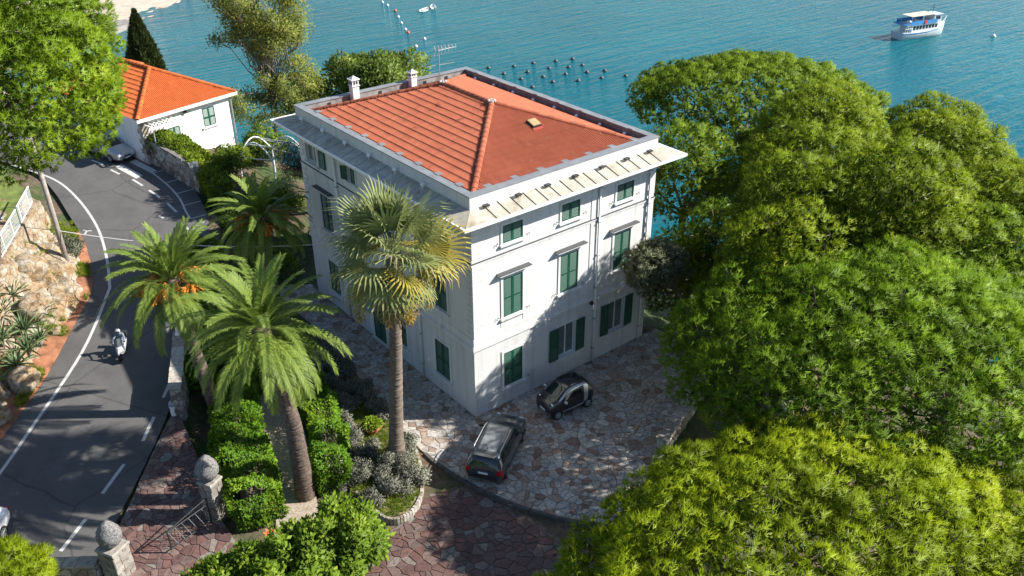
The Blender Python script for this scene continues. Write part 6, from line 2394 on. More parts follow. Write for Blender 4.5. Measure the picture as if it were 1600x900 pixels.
# ------------------------------------------------------------------ bed, gravel path, pot
BED = [(-3.3, 9.8), (-5.55, 4.8), (-7.65, -0.7), (-7.3, -3.2), (-6.4, -3.55), (-5.3, -2.85), (-4.25, -1.2), (-3.65, 0.6), (-3.15, 4), (-2.75, 8), (-2.6, 9.9)]
def dry_mat():
    m, nt, b = newmat("dry_bed")
    co = objco(nt)
    n = noise(nt, co, 2.2, 6, 0.7)
    nt.links.new(ramp(nt, n, [(0.3, (0.10, 0.075, 0.045)), (0.5, (0.2, 0.16, 0.08)), (0.65, (0.26, 0.22, 0.10)), (0.8, (0.13, 0.14, 0.04))]), b.inputs["Base Color"])
    b.inputs["Roughness"].default_value = 0.95
    bump(nt, b, noise(nt, co, 14, 5), 0.8, 0.05)
    return m
M['dry_bed'] = dry_mat()
mb = MB().prism(BED, -0.3, 0.10, 0.5)
tag(mb.build("shrub_bed", M['dry_bed']), "raised bed of dry soil between terrace and hedge", None, kind="structure")
# rim of dark stones round the tip of the bed
rim = [(-7.5, -1.0), (-7.3, -3.2), (-6.4, -3.62), (-5.25, -2.9), (-4.2, -1.25), (-3.6, 0.6), (-3.1, 4), (-2.7, 8)]
rc = catmull(rim, 7)
rimo = tag(link(bpy.data.objects.new("bed_edging", None)), "curved stone edging round the shrub bed", None, kind="structure")
rr_ = np.random.default_rng(66)
for i in range(len(rc) - 1):
    a, b_ = rc[i], rc[i + 1]
    d = (b_ - a) / np.linalg.norm(b_ - a)
    nn_ = np.array([-d[1], d[0]]) * 0.07
    q_ = [tuple(a + nn_ + d * 0.01), tuple(a - nn_ + d * 0.01), tuple(b_ - nn_ - d * 0.01), tuple(b_ + nn_ - d * 0.01)]
    ar = sum(q_[k][0] * q_[(k + 1) % 4][1] - q_[(k + 1) % 4][0] * q_[k][1] for k in range(4))
    if ar < 0:
        q_.reverse()
    MB().prism(q_, -0.25, 0.13 + rr_.uniform(0, 0.04), rr_.uniform(0.2, 0.9), 0.02).build("edging_stone", M['wall_stone'], rimo)
M['gravel'] = simple('gravel', (0.33, 0.27, 0.21), 0.95, var=0.35, scale=8, bumps=0.8, bscale=40)
PATH = [(-7.2, 8.4), (-6.6, 6.8), (-7.3, 4.2), (-8.3, 1.6), (-9.3, -0.8), (-10.0, -2.9), (-12.4, -2.9), (-11.0, -0.2), (-10.0, 2.9), (-9.0, 6.0), (-8.2, 8.8)]
sheet("gravel_path", PATH, 0.02, M['gravel'], "pale gravel path between the two clipped hedges")
# dry grass in the bed
n_ = 1800
gx = r_.uniform(-7.6, -3.0, n_ * 3); gy = r_.uniform(-3.4, 5.5, n_ * 3)
okp = [in_poly(x, y, BED) for x, y in zip(gx, gy)]
gx, gy = gx[okp], gy[okp]
P = np.stack([gx, gy, np.full(len(gx), 0.09)], 1)
Vt, Tt = tufts(P, np.tile([[0, 0, 1.0]], (len(P), 1)), 8, 0.22, 0.022, 0.9, r_, np.clip(r_.normal(0.5, 0.25, len(P)), 0, 1))
tag(np_mesh("bed_grass", Vt, tri_idx(Vt), M['ivy_leaf'], None, Tt), "thin grass growing between the silvery shrubs", "grass", kind="stuff")
pot = thing("flower_pot", "round terracotta pot with a bright green plant by the fan palm", "plant pot", (-4.72, 2.15, 0.10))
MB().lathe([(0.24, 0.0), (0.40, 0.28), (0.44, 0.36), (0.48, 0.37), (0.48, 0.44), (0.41, 0.44), (0.40, 0.38)], (0, 0, 0), 20).build("bowl", M['terracotta'], pot, angle=40)
MB().lathe([(0.40, 0.38), (0.2, 0.40), (0.0, 0.41)], (0, 0, 0), 16).build("earth", M['soil'], pot)
d = rand_dirs(r_, 900); d[:, 2] = np.abs(d[:, 2])
V, F, T = leaves(d * np.array([0.46, 0.46, 0.34]) * r_.uniform(0.5, 1, (900, 1)) + np.array([0, 0, 0.45]), d, 0.15, r_, np.clip(r_.normal(0.7, 0.2, 900), 0, 1))
np_mesh("plant", V, F, M['bush_leaf'], pot, T)
# flower pot's neighbours: nothing else on the bed

# ------------------------------------------------------------------ pergola arches
perg = thing("pergola", "white metal garden pergola of three arches behind the villa's shaded side", "pergola", (0, 0, 0))
zp = gz(4.0, 29.5)
pc = [Vector((1.9, 31.2, zp)), Vector((3.6, 29.2, zp)), Vector((5.9, 28.2, zp)), Vector((4.6, 31.4, zp))]
def arch(a, b, h):
    pts = []
    for t in np.linspace(0, 1, 17):
        p = a.lerp(b, t)
        pts.append(p + Vector((0, 0, h * 0.62 + h * 0.38 * math.sin(math.pi * t))))
    return [a] + pts + [b]
for a, b in ((pc[0], pc[1]), (pc[1], pc[2]), (pc[3], pc[2]), (pc[0], pc[3])):
    MB().tube(arch(a, b, 3.3), 0.055, 7).build("arch", M['white_metal'], perg, smooth=True)
for p in pc:
    MB().tube([p - Vector((0, 0, 0.4)), p + Vector((0, 0, 2.2))], 0.06, 8).build("post", M['white_metal'], perg)
for k in range(5):
    t = k / 4
    a, b = pc[1].lerp(pc[2], t), pc[0].lerp(pc[3], t)
    h = 3.3 * (0.62 + 0.38 * math.sin(math.pi * t))
    MB().tube([a + Vector((0, 0, h)), b + Vector((0, 0, h))], 0.03, 6).build("purlin", M['white_metal'], perg)

# ================================================================== VEHICLES
def car_paint(name, col, metal=0.4, rough=0.28):
    m, nt, b = newmat(name)
    co = objco(nt)
    n = noise(nt, co, 3.0, 4)
    nt.links.new(ramp(nt, n, [(0.3, tuple(c * 0.93 for c in col)), (0.7, tuple(min(1, c * 1.05) for c in col))]), b.inputs["Base Color"])
    b.inputs["Metallic"].default_value = metal
    b.inputs["Roughness"].default_value = rough
    b.inputs["Coat Weight"].default_value = 0.9
    b.inputs["Coat Roughness"].default_value = 0.04
    return m


M['paint_grey'] = car_paint('paint_grey', (0.055, 0.065, 0.07), 0.3)
M['paint_black'] = car_paint('paint_black', (0.012, 0.011, 0.012), 0.0)
M['paint_silver'] = car_paint('paint_silver', (0.50, 0.51, 0.52), 0.55)
M['paint_white'] = car_paint('paint_white', (0.74, 0.74, 0.74), 0.0)
M['paint_pearl'] = car_paint('paint_pearl', (0.42, 0.43, 0.44), 0.1)
M['plastic'] = simple('dark_plastic', (0.022, 0.023, 0.025), 0.6)
M['plate'] = simple('number_plate', (0.7, 0.71, 0.72), 0.5, var=0.03)
M['plate_blue'] = simple('plate_blue', (0.02, 0.06, 0.35), 0.5)


class Body:
    """half sections along the car, interpolated to a smooth shell"""
    def __init__(s, st, ni=61, nj=41):
        st = np.array(st, float)
        x = st[:, 0]
        sec = []
        for (xx, zb, wl, zm, wm, zbelt, wbelt, zr, wr) in st:
            sec.append([(0, zb), (wl * 0.9, zb), (wl, zb + 0.09), (wm, zm), (wbelt, zbelt), (wr + (wbelt - wr) * 0.10, zr - 0.075), (wr * 0.80, zr - 0.008), (0, zr + 0.012)])
        sec = np.array(sec)                        # (n,8,2)
        s.x0, s.x1 = x[0], x[-1]
        xi = np.linspace(0, 1, ni)
        xi = x[0] + (x[-1] - x[0]) * (0.5 - 0.5 * np.cos(np.pi * xi)) * 0.35 + (x[-1] - x[0]) * xi * 0.65
        k = np.linspace(0, 7, nj)
        g = np.zeros((ni, nj, 3))
        for a in range(2):
            tmp = np.array([[np.interp(q_, x, sec[:, j, a]) for j in range(8)] for q_ in xi])
            for i in range(ni):
                g[i, :, 1 + a] = np.interp(k, np.arange(8), tmp[i])
        g[:, :, 0] = xi[:, None]
        # soften
        for _ in range(2):
            g[:, 1:-1, 1:] = 0.25 * g[:, :-2, 1:] + 0.5 * g[:, 1:-1, 1:] + 0.25 * g[:, 2:, 1:]
            g[1:-1, :, 1:] = 0.25 * g[:-2, :, 1:] + 0.5 * g[1:-1, :, 1:] + 0.25 * g[2:, :, 1:]
        s.g, s.xi, s.k = g, xi, k

    def at(s, x, v):
        i = float(np.interp(x, s.xi, np.arange(len(s.xi))))
        j = float(np.interp(v, s.k, np.arange(len(s.k))))
        i0, j0 = min(int(i), len(s.xi) - 2), min(int(j), len(s.k) - 2)
        a, b = i - i0, j - j0
        g = s.g
        return (g[i0, j0] * (1 - a) * (1 - b) + g[i0 + 1, j0] * a * (1 - b) + g[i0, j0 + 1] * (1 - a) * b + g[i0 + 1, j0 + 1] * a * b)

    def shell(s, mat, parent, name="body"):
        ni, nj = s.g.shape[:2]
        full = np.concatenate([s.g, s.g[:, -2:0:-1] * np.array([1, -1, 1])], 1)
        m = full.shape[1]
        V = full.reshape(-1, 3)
        I = np.arange(ni * m).reshape(ni, m)
        J = np.roll(I, -1, 1)
        F = np.stack([I[:-1].ravel(), I[1:].ravel(), J[1:].ravel(), J[:-1].ravel()], 1)
        mb = MB()
        mb.add([tuple(p) for p in V], [tuple(f) for f in F] + [tuple(I[0]), tuple(reversed(I[-1]))])
        return mb.build(name, mat, parent, angle=50)

    def patch(s, quad, mat, parent, name, off=0.007, n=9, m=7, both=False, side=1):
        """quad: four (x,v) corners; a skin lying just proud of the shell; both = both sides, or across the middle when v reaches 7"""
        def surf(x, v, sg):
            p = s.at(x, v); px = s.at(x + 0.02, v) - s.at(x - 0.02, v); pv = s.at(x, min(v + 0.05, 7)) - s.at(x, v - 0.05)
            nn = np.cross(px, pv)
            nn = nn / (np.linalg.norm(nn) + 1e-9)
            if nn[2] < -0.2 or (abs(nn[2]) < 0.9 and nn[1] < 0 and p[1] > 0.05):
                nn = -nn
            if v >= 6.9:
                nn[1] = 0
            q_ = p + nn * off
            return (q_[0], q_[1] * sg, q_[2])
        mb = MB()
        for sg in ((1, -1) if both else (side,)):
            vs = []
            for i in range(n + 1):
                a = i / n
                for j in range(m + 1):
                    b = j / m
                    x = (quad[0][0] * (1 - a) + quad[1][0] * a) * (1 - b) + (quad[3][0] * (1 - a) + quad[2][0] * a) * b
                    v = (quad[0][1] * (1 - a) + quad[1][1] * a) * (1 - b) + (quad[3][1] * (1 - a) + quad[2][1] * a) * b
                    vs.append(surf(x, v, sg))
            fs = [(i * (m + 1) + j, (i + 1) * (m + 1) + j, (i + 1) * (m + 1) + j + 1, i * (m + 1) + j + 1) for i in range(n) for j in range(m)]
            if sg < 0:
                fs = [tuple(reversed(f)) for f in fs]
            mb.add(vs, fs)
        return mb.build(name, mat, parent, smooth=True)


def wheel(parent, x, y, rad, w, spokes=7):
    sg = 1 if y > 0 else -1
    o = MB().lathe([(rad * 0.62, -w / 2), (rad * 0.95, -w / 2), (rad, -w / 2 + 0.03), (rad, w / 2 - 0.03), (rad * 0.95, w / 2), (rad * 0.62, w / 2)], (0, 0, 0), 24, 'y').build("wheel", M['tyre'], parent, angle=40)
    o.location = (x, y, rad)
    mb = MB()
    yo = sg * (w / 2)
    mb.lathe([(rad * 0.64, -0.02), (rad * 0.60, 0.012), (rad * 0.55, 0.0)], (0, yo, 0), 22, 'y')
    for k in range(spokes):
        a = 2 * math.pi * k / spokes
        c, s = math.cos(a), math.sin(a)
        q_ = [(-0.03, 0.04), (0.03, 0.04), (0.022, rad * 0.6), (-0.022, rad * 0.6)]
        vs = [(px * c - pz * s, yo + sg * 0.012, px * s + pz * c) for px, pz in q_] + [(px * c - pz * s, yo - sg * 0.03, px * s + pz * c) for px, pz in q_]
        mb.add(vs, [(0, 1, 2, 3), (4, 7, 6, 5), (0, 4, 5, 1), (1, 5, 6, 2), (2, 6, 7, 3), (3, 7, 4, 0)])
    mb.lathe([(0.06, -0.02), (0.06, 0.015), (0.0, 0.02)], (0, yo, 0), 12, 'y')
    mb.build("rim", M['rim'], o)
    # dark wheel arch behind it
    a = MB().lathe([(rad * 0.2, -0.02), (rad * 1.16, -0.02), (rad * 1.16, 0.02), (rad * 0.2, 0.02)], (0, 0, 0), 24, 'y').build("wheel_arch", M['plastic'], parent)
    a.location = (x, y - sg * w * 0.42, rad * 1.03)


def mirror(parent, x, y, z, mat):
    for sg in (-1, 1):
        mb = MB()
        mb.lathe([(0.02, -0.09), (0.075, -0.06), (0.085, 0.03), (0.06, 0.09), (0.0, 0.10)], (x, sg * (y + 0.12), z), 10, 'y')
        mb.tube([(x, sg * (y - 0.03), z - 0.05), (x, sg * (y + 0.10), z)], 0.022, 6)
        mb.build("mirror", mat, parent, smooth=True)


def plate(parent, x, z, facing, w=0.5, text=None):
    d = 0.012 * facing
    x0, x1 = sorted((x, x + d))
    o = MB().box(x0, x1, -w / 2, w / 2, z - 0.055, z + 0.055).build("number_plate", M['plate'], parent)
    for s in (-1, 1):
        MB().box(x0 - 0.002, x1 + 0.002, s * w / 2 - 0.025, s * w / 2 + 0.025, z - 0.053, z + 0.053).build("blue_band", M['plate_blue'], o)
    return o


# ---- dark grey compact SUV, seen from behind
suv = thing("parked_car", "dark grey compact SUV parked on the terrace at the villa corner", "car", (-0.95, -2.98, 0.0), R(34))
B = Body([(-2.15, .42, .66, .60, .76, .80, .72, .86, .56), (-2.10, .34, .80, .62, .86, .96, .80, 1.04, .60), (-1.98, .30, .84, .62, .90, 1.02, .84, 1.30, .60), (-1.78, .25, .86, .62, .91, 1.04, .86, 1.50, .62),
          (-0.9, .22, .87, .60, .91, 1.03, .87, 1.575, .65), (0.15, .22, .87, .60, .91, 1.01, .87, 1.56, .64), (0.50, .22, .87, .60, .91, 1.00, .87, 1.50, .62), (1.16, .22, .87, .60, .90, .98, .86, 1.045, .70),
          (1.65, .24, .85, .60, .89, .95, .83, 1.01, .66), (1.98, .28, .80, .58, .84, .84, .78, .90, .58), (2.12, .34, .72, .55, .78, .72, .72, .78, .50), (2.15, .40, .6, .52, .68, .66, .64, .70, .42)])
B.shell(M['paint_grey'], suv)
B.patch([(1.10, 5.35), (0.56, 5.35), (0.56, 7), (1.10, 7)], M['car_glass'], suv, "windscreen", both=True)
B.patch([(-2.06, 5.1), (-1.83, 5.25), (-1.83, 7), (-2.06, 7)], M['car_glass'], suv, "rear_window", both=True)
for a, b in ((0.72, -0.28), (-0.36, -1.12), (-1.20, -1.68)):
    B.patch([(a, 4.12), (b, 4.12), (b + (0.10 if b < -1.5 else 0), 4.92), (a - (0.22 if a > 0.5 else 0), 4.92)], M['car_glass'], suv, "side_window", both=True)
B.patch([(-1.55, 6.15), (0.25, 6.15), (0.25, 7), (-1.55, 7)], simple('roof_panel', (0.16, 0.175, 0.18), 0.22, 0.0, coat=0.6), suv, "roof_panel", both=True, off=0.006)
B.patch([(-2.0, 1.6), (2.0, 1.6), (2.0, 2.7), (-2.0, 2.7)], M['plastic'], suv, "sill_cladding", both=True, off=0.006, n=24)
B.patch([(-2.12, 2.9), (-1.98, 2.9), (-1.96, 4.1), (-2.10, 4.1)], M['lamp_red'], suv, "tail_lamp", off=0.02, both=False, side=1)
B.patch([(-2.12, 2.9), (-1.98, 2.9), (-1.96, 4.1), (-2.10, 4.1)], M['lamp_red'], suv, "tail_lamp", off=0.02, both=False, side=-1)
for sg in (-1, 1):
    MB().box(-2.165, -2.12, sg * 0.72 - 0.09, sg * 0.72 + 0.09, 0.74, 0.94).build("tail_lamp", M['lamp_red'], suv)
    MB().tube([(-1.55, sg * 0.63, 1.56), (-1.4, sg * 0.64, 1.615), (0.1, sg * 0.64, 1.61), (0.35, sg * 0.62, 1.545)], 0.022, 6).build("roof_rail", M['rim'], suv, smooth=True)
    for x in (-1.33, 1.34):
        wheel(suv, x, sg * 0.80, 0.335, 0.22)
    MB().lathe([(0.02, -0.02), (0.14, -0.01), (0.15, 0.03), (0.05, 0.06)], (1.98, sg * 0.58, 0.76), 14, 'x').build("headlamp", M['lamp_clear'], suv)
mirror(suv, 0.72, 0.92, 1.02, M['plastic'])
plate(suv, -2.165, 0.72, -1)
MB().box(-2.19, -2.10, -0.72, 0.72, 0.40, 0.56).build("rear_bumper", M['plastic'], suv)
MB().box(-1.98, -1.80, -0.5, 0.5, 1.505, 1.545).build("roof_spoiler", M['paint_grey'], suv)
MB().lathe([(0.03, 0), (0.025, 0.05), (0.0, 0.08)], (-1.45, 0, 1.58), 8).build("aerial_fin", M['plastic'], suv)

# ---- black and silver two-seater city car
city = thing("parked_car", "tiny black two-seater city car with silver frame parked along the facade", "car", (4.05, -2.12, 0.0), R(174.5))
B = Body([(-1.35, .42, .58, .60, .66, .84, .64, .92, .48), (-1.29, .34, .68, .62, .75, .94, .70, 1.12, .52), (-1.15, .28, .71, .62, .77, .97, .73, 1.38, .54), (-0.92, .24, .73, .62, .78, .98, .745, 1.50, .56),
          (-0.4, .22, .74, .60, .78, .98, .75, 1.545, .575), (0.05, .22, .74, .60, .78, .97, .75, 1.53, .57), (0.28, .22, .74, .60, .78, .96, .75, 1.47, .56), (0.86, .22, .73, .60, .77, .95, .73, 1.01, .62),
          (1.10, .24, .71, .58, .75, .88, .70, .94, .58), (1.26, .28, .66, .55, .70, .76, .66, .82, .52), (1.33, .34, .6, .52, .63, .64, .6, .70, .44), (1.35, .40, .52, .50, .56, .60, .54, .64, .40)])
B.shell(M['paint_black'], city)
B.patch([(0.82, 5.3), (0.32, 5.3), (0.32, 7), (0.82, 7)], M['car_glass'], city, "windscreen", both=True)
B.patch([(-1.27, 5.2), (-0.98, 5.3), (-0.98, 7), (-1.27, 7)], M['car_glass'], city, "rear_window", both=True)
B.patch([(0.50, 4.14), (-0.58, 4.14), (-0.50, 4.9), (0.30, 4.9)], M['car_glass'], city, "side_window", both=True)
B.patch([(-0.85, 5.9), (0.2, 5.9), (0.2, 7), (-0.85, 7)], M['car_glass'], city, "glass_roof", both=True, off=0.006)
for sd in (1, -1):
    B.patch([(0.84, 4.55), (-0.85, 4.98), (-0.85, 5.5), (0.80, 5.25)], M['paint_silver'], city, "safety_cell_rail", off=0.012, n=16, side=sd)
    B.patch([(-0.62, 2.5), (-0.86, 2.5), (-1.0, 5.3), (-0.72, 5.2)], M['paint_silver'], city, "safety_cell_pillar", off=0.013, side=sd, m=12)
    B.patch([(0.62, 2.02), (-0.62, 2.02), (-0.66, 2.45), (0.62, 2.4)], M['paint_silver'], city, "safety_cell_sill", off=0.012, n=12, side=sd)
for sg in (-1, 1):
    for x in (-0.93, 0.94):
        wheel(city, x, sg * 0.69, 0.285, 0.18, 6)
    MB().lathe([(0.03, -0.03), (0.12, -0.02), (0.13, 0.03), (0.03, 0.06)], (1.14, sg * 0.50, 0.78), 14, 'x').build("headlamp", M['lamp_clear'], city, smooth=True)
    MB().lathe([(0.02, -0.04), (0.085, -0.01), (0.09, 0.04), (0.02, 0.06)], (-1.27, sg * 0.60, 0.93), 12, 'x').build("tail_lamp", M['lamp_red'], city, smooth=True)
mirror(city, 0.58, 0.78, 0.99, M['paint_silver'])
plate(city, 1.352, 0.42, 1, 0.46)
MB().box(1.30, 1.365, -0.42, 0.42, 0.50, 0.56).build("grille", M['plastic'], city)

# ---- silver saloon at the bend, white saloon cut by the left edge
SAL = [(-2.25, .42, .60, .58, .72, .80, .70, .88, .56), (-2.18, .32, .78, .58, .82, .90, .78, .96, .62), (-1.85, .26, .83, .58, .86, .93, .82, 1.00, .66), (-1.55, .22, .84, .58, .87, .94, .83, 1.06, .66), (-1.0, .20, .84, .56, .87, .93, .83, 1.36, .60),
       (-0.4, .20, .84, .56, .87, .92, .83, 1.42, .61), (0.1, .20, .84, .56, .87, .91, .83, 1.40, .60), (0.35, .20, .84, .56, .87, .90, .83, 1.35, .59), (1.05, .20, .84, .56, .87, .88, .82, .94, .68),
       (1.7, .22, .82, .55, .85, .82, .79, .88, .64), (2.05, .26, .78, .54, .81, .74, .74, .80, .58), (2.20, .32, .68, .50, .74, .64, .68, .69, .50), (2.25, .38, .6, .48, .66, .58, .62, .62, .42)]


def saloon(label, loc, rz_, paint, tilt=0.0):
    t = thing("saloon_car", label, "car", loc, rz_)
    t.rotation_euler = (0, tilt, rz_)
    B = Body(SAL)
    B.shell(paint, t)
    B.patch([(1.0, 5.3), (0.40, 5.3), (0.40, 7), (1.0, 7)], M['car_glass'], t, "windscreen", both=True)
    B.patch([(-1.5, 5.3), (-1.06, 5.3), (-1.06, 7), (-1.5, 7)], M['car_glass'], t, "rear_window", both=True)
    for a, b in ((0.66, -0.30), (-0.38, -1.15)):
        B.patch([(a, 4.12), (b, 4.12), (b + (0.05 if b < -1 else 0), 4.9), (a - (0.3 if a > 0.5 else 0), 4.9)], M['car_glass'], t, "side_window", both=True)
    for sg in (-1, 1):
        for x in (-1.32, 1.33):
            wheel(t, x, sg * 0.77, 0.315, 0.20, 5)
        MB().lathe([(0.03, -0.05), (0.11, -0.02), (0.12, 0.03), (0.04, 0.06)], (2.12, sg * 0.55, 0.64), 14, 'x').build("headlamp", M['lamp_clear'], t, smooth=True)
        MB().box(-2.25, -2.12, sg * 0.62 - 0.15, sg * 0.62 + 0.15, 0.72, 0.86).build("tail_lamp", M['lamp_red'], t)
    MB().box(2.16, 2.27, -0.28, 0.28, 0.50, 0.62).build("grille", M['plastic'], t)
    MB().box(2.14, 2.275, -0.66, 0.66, 0.30, 0.38).build("air_intake", M['plastic'], t)
    plate(t, 2.277, 0.44, 1)
    plate(t, -2.262, 0.62, -1)
    mirror(t, 0.72, 0.85, 0.95, paint)
    return t


saloon("silver saloon car driving down round the bend beside the small house", (-4.92, 39.6, float(rz(39.6)) + 0.01), math.atan2(-0.94, 0.35), M['paint_silver'], R(4.6))
saloon("white car cut off by the left edge on the road below", (-21.9, 4.9, float(rz(4.9)) + 0.01), math.atan2(-0.76, -0.65), M['paint_white'], R(3.6))

# ------------------------------------------------------------------ scooter with rider
HD_ = math.atan2(-0.76, -0.45)
sco = thing("scooter", "white scooter being ridden down the road towards the camera", "scooter", (-12.35, 14.75, float(rz(14.75)) + 0.01), HD_)
sco.scale = (0.86, 0.86, 0.86)
def swheel(x):
    o = MB().lathe([(0.16, -0.055), (0.24, -0.055), (0.265, -0.02), (0.265, 0.02), (0.24, 0.055), (0.16, 0.055)], (0, 0, 0), 22, 'y').build("wheel", M['tyre'], sco, smooth=True)
    o.location = (x, 0, 0.265)
    mb = MB().lathe([(0.04, -0.06), (0.16, -0.045), (0.16, 0.045), (0.04, 0.06)], (0, 0, 0), 14, 'y')
    mb.build("rim", M['rim'], o)
swheel(0.68); swheel(-0.66)
B = Body([(-0.95, .62, .06, .70, .10, .76, .09, .80, .05), (-0.7, .40, .14, .60, .20, .76, .18, .84, .12), (-0.3, .30, .17, .52, .21, .74, .19, .82, .14), (0.0, .26, .17, .36, .20, .42, .19, .46, .15), (0.22, .26, .17, .34, .20, .40, .20, .44, .15),
          (0.36, .30, .16, .55, .24, .85, .24, .98, .14), (0.52, .42, .12, .62, .20, .88, .18, 1.02, .10), (0.70, .52, .07, .62, .12, .74, .10, .80, .05), (0.82, .50, .04, .55, .06, .60, .05, .64, .03)], 41, 25)
B.shell(M['paint_pearl'], sco)
MB().box(-0.75, -0.02, -0.15, 0.15, 0.80, 0.90).build("seat", M['plastic'], sco)
mb = MB().tube([(0.42, -0.36, 1.06), (0.46, -0.1, 1.04), (0.46, 0.1, 1.04), (0.42, 0.36, 1.06)], 0.022, 6)
mb.tube([(0.66, 0, 0.3), (0.46, 0, 1.02)], 0.04, 7)
mb.build("handlebar", M['plastic'], sco)
mb = MB()
mb.add([(0.56, -0.22, 1.0), (0.56, 0.22, 1.0), (0.42, 0.2, 1.48), (0.42, -0.2, 1.48), (0.61, 0, 1.0), (0.47, 0, 1.5)], [(0, 4, 5, 3), (4, 1, 2, 5)])
mb.build("windshield", simple("screen_tint", (0.12, 0.14, 0.15), 0.15), sco)
MB().lathe([(0.02, -0.03), (0.10, -0.01), (0.11, 0.03), (0.02, 0.06)], (0.60, 0, 0.86), 12, 'x').build("headlamp", M['lamp_clear'], sco, smooth=True)
for sg in (-1, 1):
    MB().tube([(0.44, sg * 0.30, 1.06), (0.42, sg * 0.38, 1.22)], 0.010, 5).lathe([(0.01, -0.02), (0.06, 0), (0.01, 0.02)], (0.42, sg * 0.40, 1.25), 10, 'x').build("mirror", M['plastic'], sco)
MB().box(-1.0, -0.72, -0.2, 0.2, 0.92, 1.22).build("top_box", M['plastic'], sco)


def skin_figure(name, joints, edges, root, parent, mat, sub=2):
    """one continuous body grown over connected joints; joints: name -> ((x,y,z), radius)"""
    me = bpy.data.meshes.new(name)
    keys = list(joints)
    me.from_pydata([joints[k][0] for k in keys], [(keys.index(a), keys.index(b)) for a, b in edges], [])
    o = mesh_obj(name, me, mat, parent)
    o.modifiers.new("skin", 'SKIN')
    for i, k in enumerate(keys):
        sv_ = me.skin_vertices[0].data[i]
        rr = joints[k][1]
        sv_.radius = rr if hasattr(rr, '__len__') else (rr, rr)
        sv_.use_root = (k == root)
    s = o.modifiers.new("sub", 'SUBSURF')
    s.levels = sub
    s.render_levels = sub
    return o


M['cloth_white'] = simple('cloth_pale', (0.16, 0.19, 0.24), 0.8, var=0.1, scale=6)
M['skin_tone'] = simple('skin_tone', (0.48, 0.29, 0.2), 0.6, var=0.08)
rider = thing("person", "scooter rider in pale clothes and helmet sitting on the white scooter", "person", (-12.35, 14.75, float(rz(14.75)) + 0.01), HD_)
rider.scale = (0.86, 0.86, 0.86)
J = {'pel': ((-0.30, 0, 0.97), (0.15, 0.17)), 'wst': ((-0.28, 0, 1.15), (0.13, 0.16)), 'chs': ((-0.20, 0, 1.40), (0.14, 0.19)), 'nck': ((-0.12, 0, 1.56), 0.065), 'hed': ((-0.08, 0, 1.66), 0.085)}
Eg = [('pel', 'wst'), ('wst', 'chs'), ('chs', 'nck'), ('nck', 'hed')]
for s, g in (('l', 1), ('r', -1)):
    J.update({'sh' + s: ((-0.17, g * 0.2, 1.46), 0.075), 'el' + s: ((0.08, g * 0.33, 1.24), 0.052), 'wr' + s: ((0.36, g * 0.30, 1.09), 0.036), 'ha' + s: ((0.43, g * 0.30, 1.085), 0.036),
              'hp' + s: ((-0.26, g * 0.11, 0.96), 0.105), 'kn' + s: ((0.20, g * 0.19, 0.90), 0.075), 'an' + s: ((0.12, g * 0.17, 0.46), 0.05), 'to' + s: ((0.30, g * 0.17, 0.42), 0.04)})
    Eg += [('chs', 'sh' + s), ('sh' + s, 'el' + s), ('el' + s, 'wr' + s), ('wr' + s, 'ha' + s), ('pel', 'hp' + s), ('hp' + s, 'kn' + s), ('kn' + s, 'an' + s), ('an' + s, 'to' + s)]
skin_figure("body", J, Eg, 'pel', rider, M['cloth_white'])
MB().lathe([(0.02, -0.14), (0.12, -0.11), (0.155, 0.0), (0.14, 0.10), (0.08, 0.16), (0.0, 0.175)], (-0.06, 0, 1.71), 18).build("helmet", M['paint_pearl'], rider, smooth=True)
MB().lathe([(0.02, -0.06), (0.105, -0.05), (0.125, 0.02), (0.10, 0.08), (0.02, 0.09)], (0.015, 0, 1.70), 16).build("visor", M['car_glass'], rider, smooth=True)

# ================================================================== ON THE WATER AND THE BEACH
boat = thing("tour_boat", "white excursion boat with blue awnings crossing the bay", "boat", (145.3, 53.9, SEA_Z), math.atan2(-0.24, 0.97))
boat.scale = (0.86, 0.86, 0.86)
M['hull_white'] = simple('hull_white', (0.52, 0.56, 0.58), 0.35, var=0.06, scale=1)
M['awning_blue'] = simple('awning_blue', (0.03, 0.22, 0.48), 0.7, var=0.15, scale=1)
st = [(-6.9, 1.75, 1.5), (-6.0, 1.95, 1.5), (-3, 2.15, 1.45), (0, 2.2, 1.5), (3, 1.95, 1.75), (5, 1.35, 2.05), (6.3, 0.6, 2.35), (6.9, 0.06, 2.5)]
mb = MB()
rows = []
for x, w, zt in st:
    rows.append([(x * 0.985, w * 0.55, -0.5), (x * 0.99, w * 0.86, 0.15), (x, w * 0.97, zt * 0.6), (x, w, zt), (x, w * 0.96, zt + 0.02), (x, -w * 0.96, zt + 0.02), (x, -w, zt), (x, -w * 0.97, zt * 0.6), (x * 0.99, -w * 0.86, 0.15), (x * 0.985, -w * 0.55, -0.5)])
n10 = 10
fs = [(i * n10 + k, i * n10 + (k + 1) % n10, (i + 1) * n10 + (k + 1) % n10, (i + 1) * n10 + k) for i in range(len(st) - 1) for k in range(n10)]
mb.add([p for r in rows for p in r], fs + [tuple(range(n10)), tuple(reversed([(len(st) - 1) * n10 + k for k in range(n10)]))])
mb.build("hull", M['hull_white'], boat, angle=40)
mb = MB()
for sg in (-1, 1):
    mb.tube([(x, sg * w * 1.01, zt - 0.1) for x, w, zt in st[:-1]], 0.07, 6)
mb.build("rubbing_strake", M['awning_blue'], boat)
MB().box(-4.6, 3.0, -1.65, 1.65, 1.5, 2.95).build("cabin", M['hull_white'], boat)
for sg in (-1, 1):
    for k in range(8):
        x = -4.2 + k * 0.92
        y0, y1 = sorted((sg * 1.64, sg * 1.675))
        MB().box(x, x + 0.66, y0, y1, 1.95, 2.7).build("window", M['car_glass'], boat)
MB().box(-6.4, 2.6, -1.95, 1.95, 2.95, 3.07).build("upper_deck", M['hull_white'], boat)
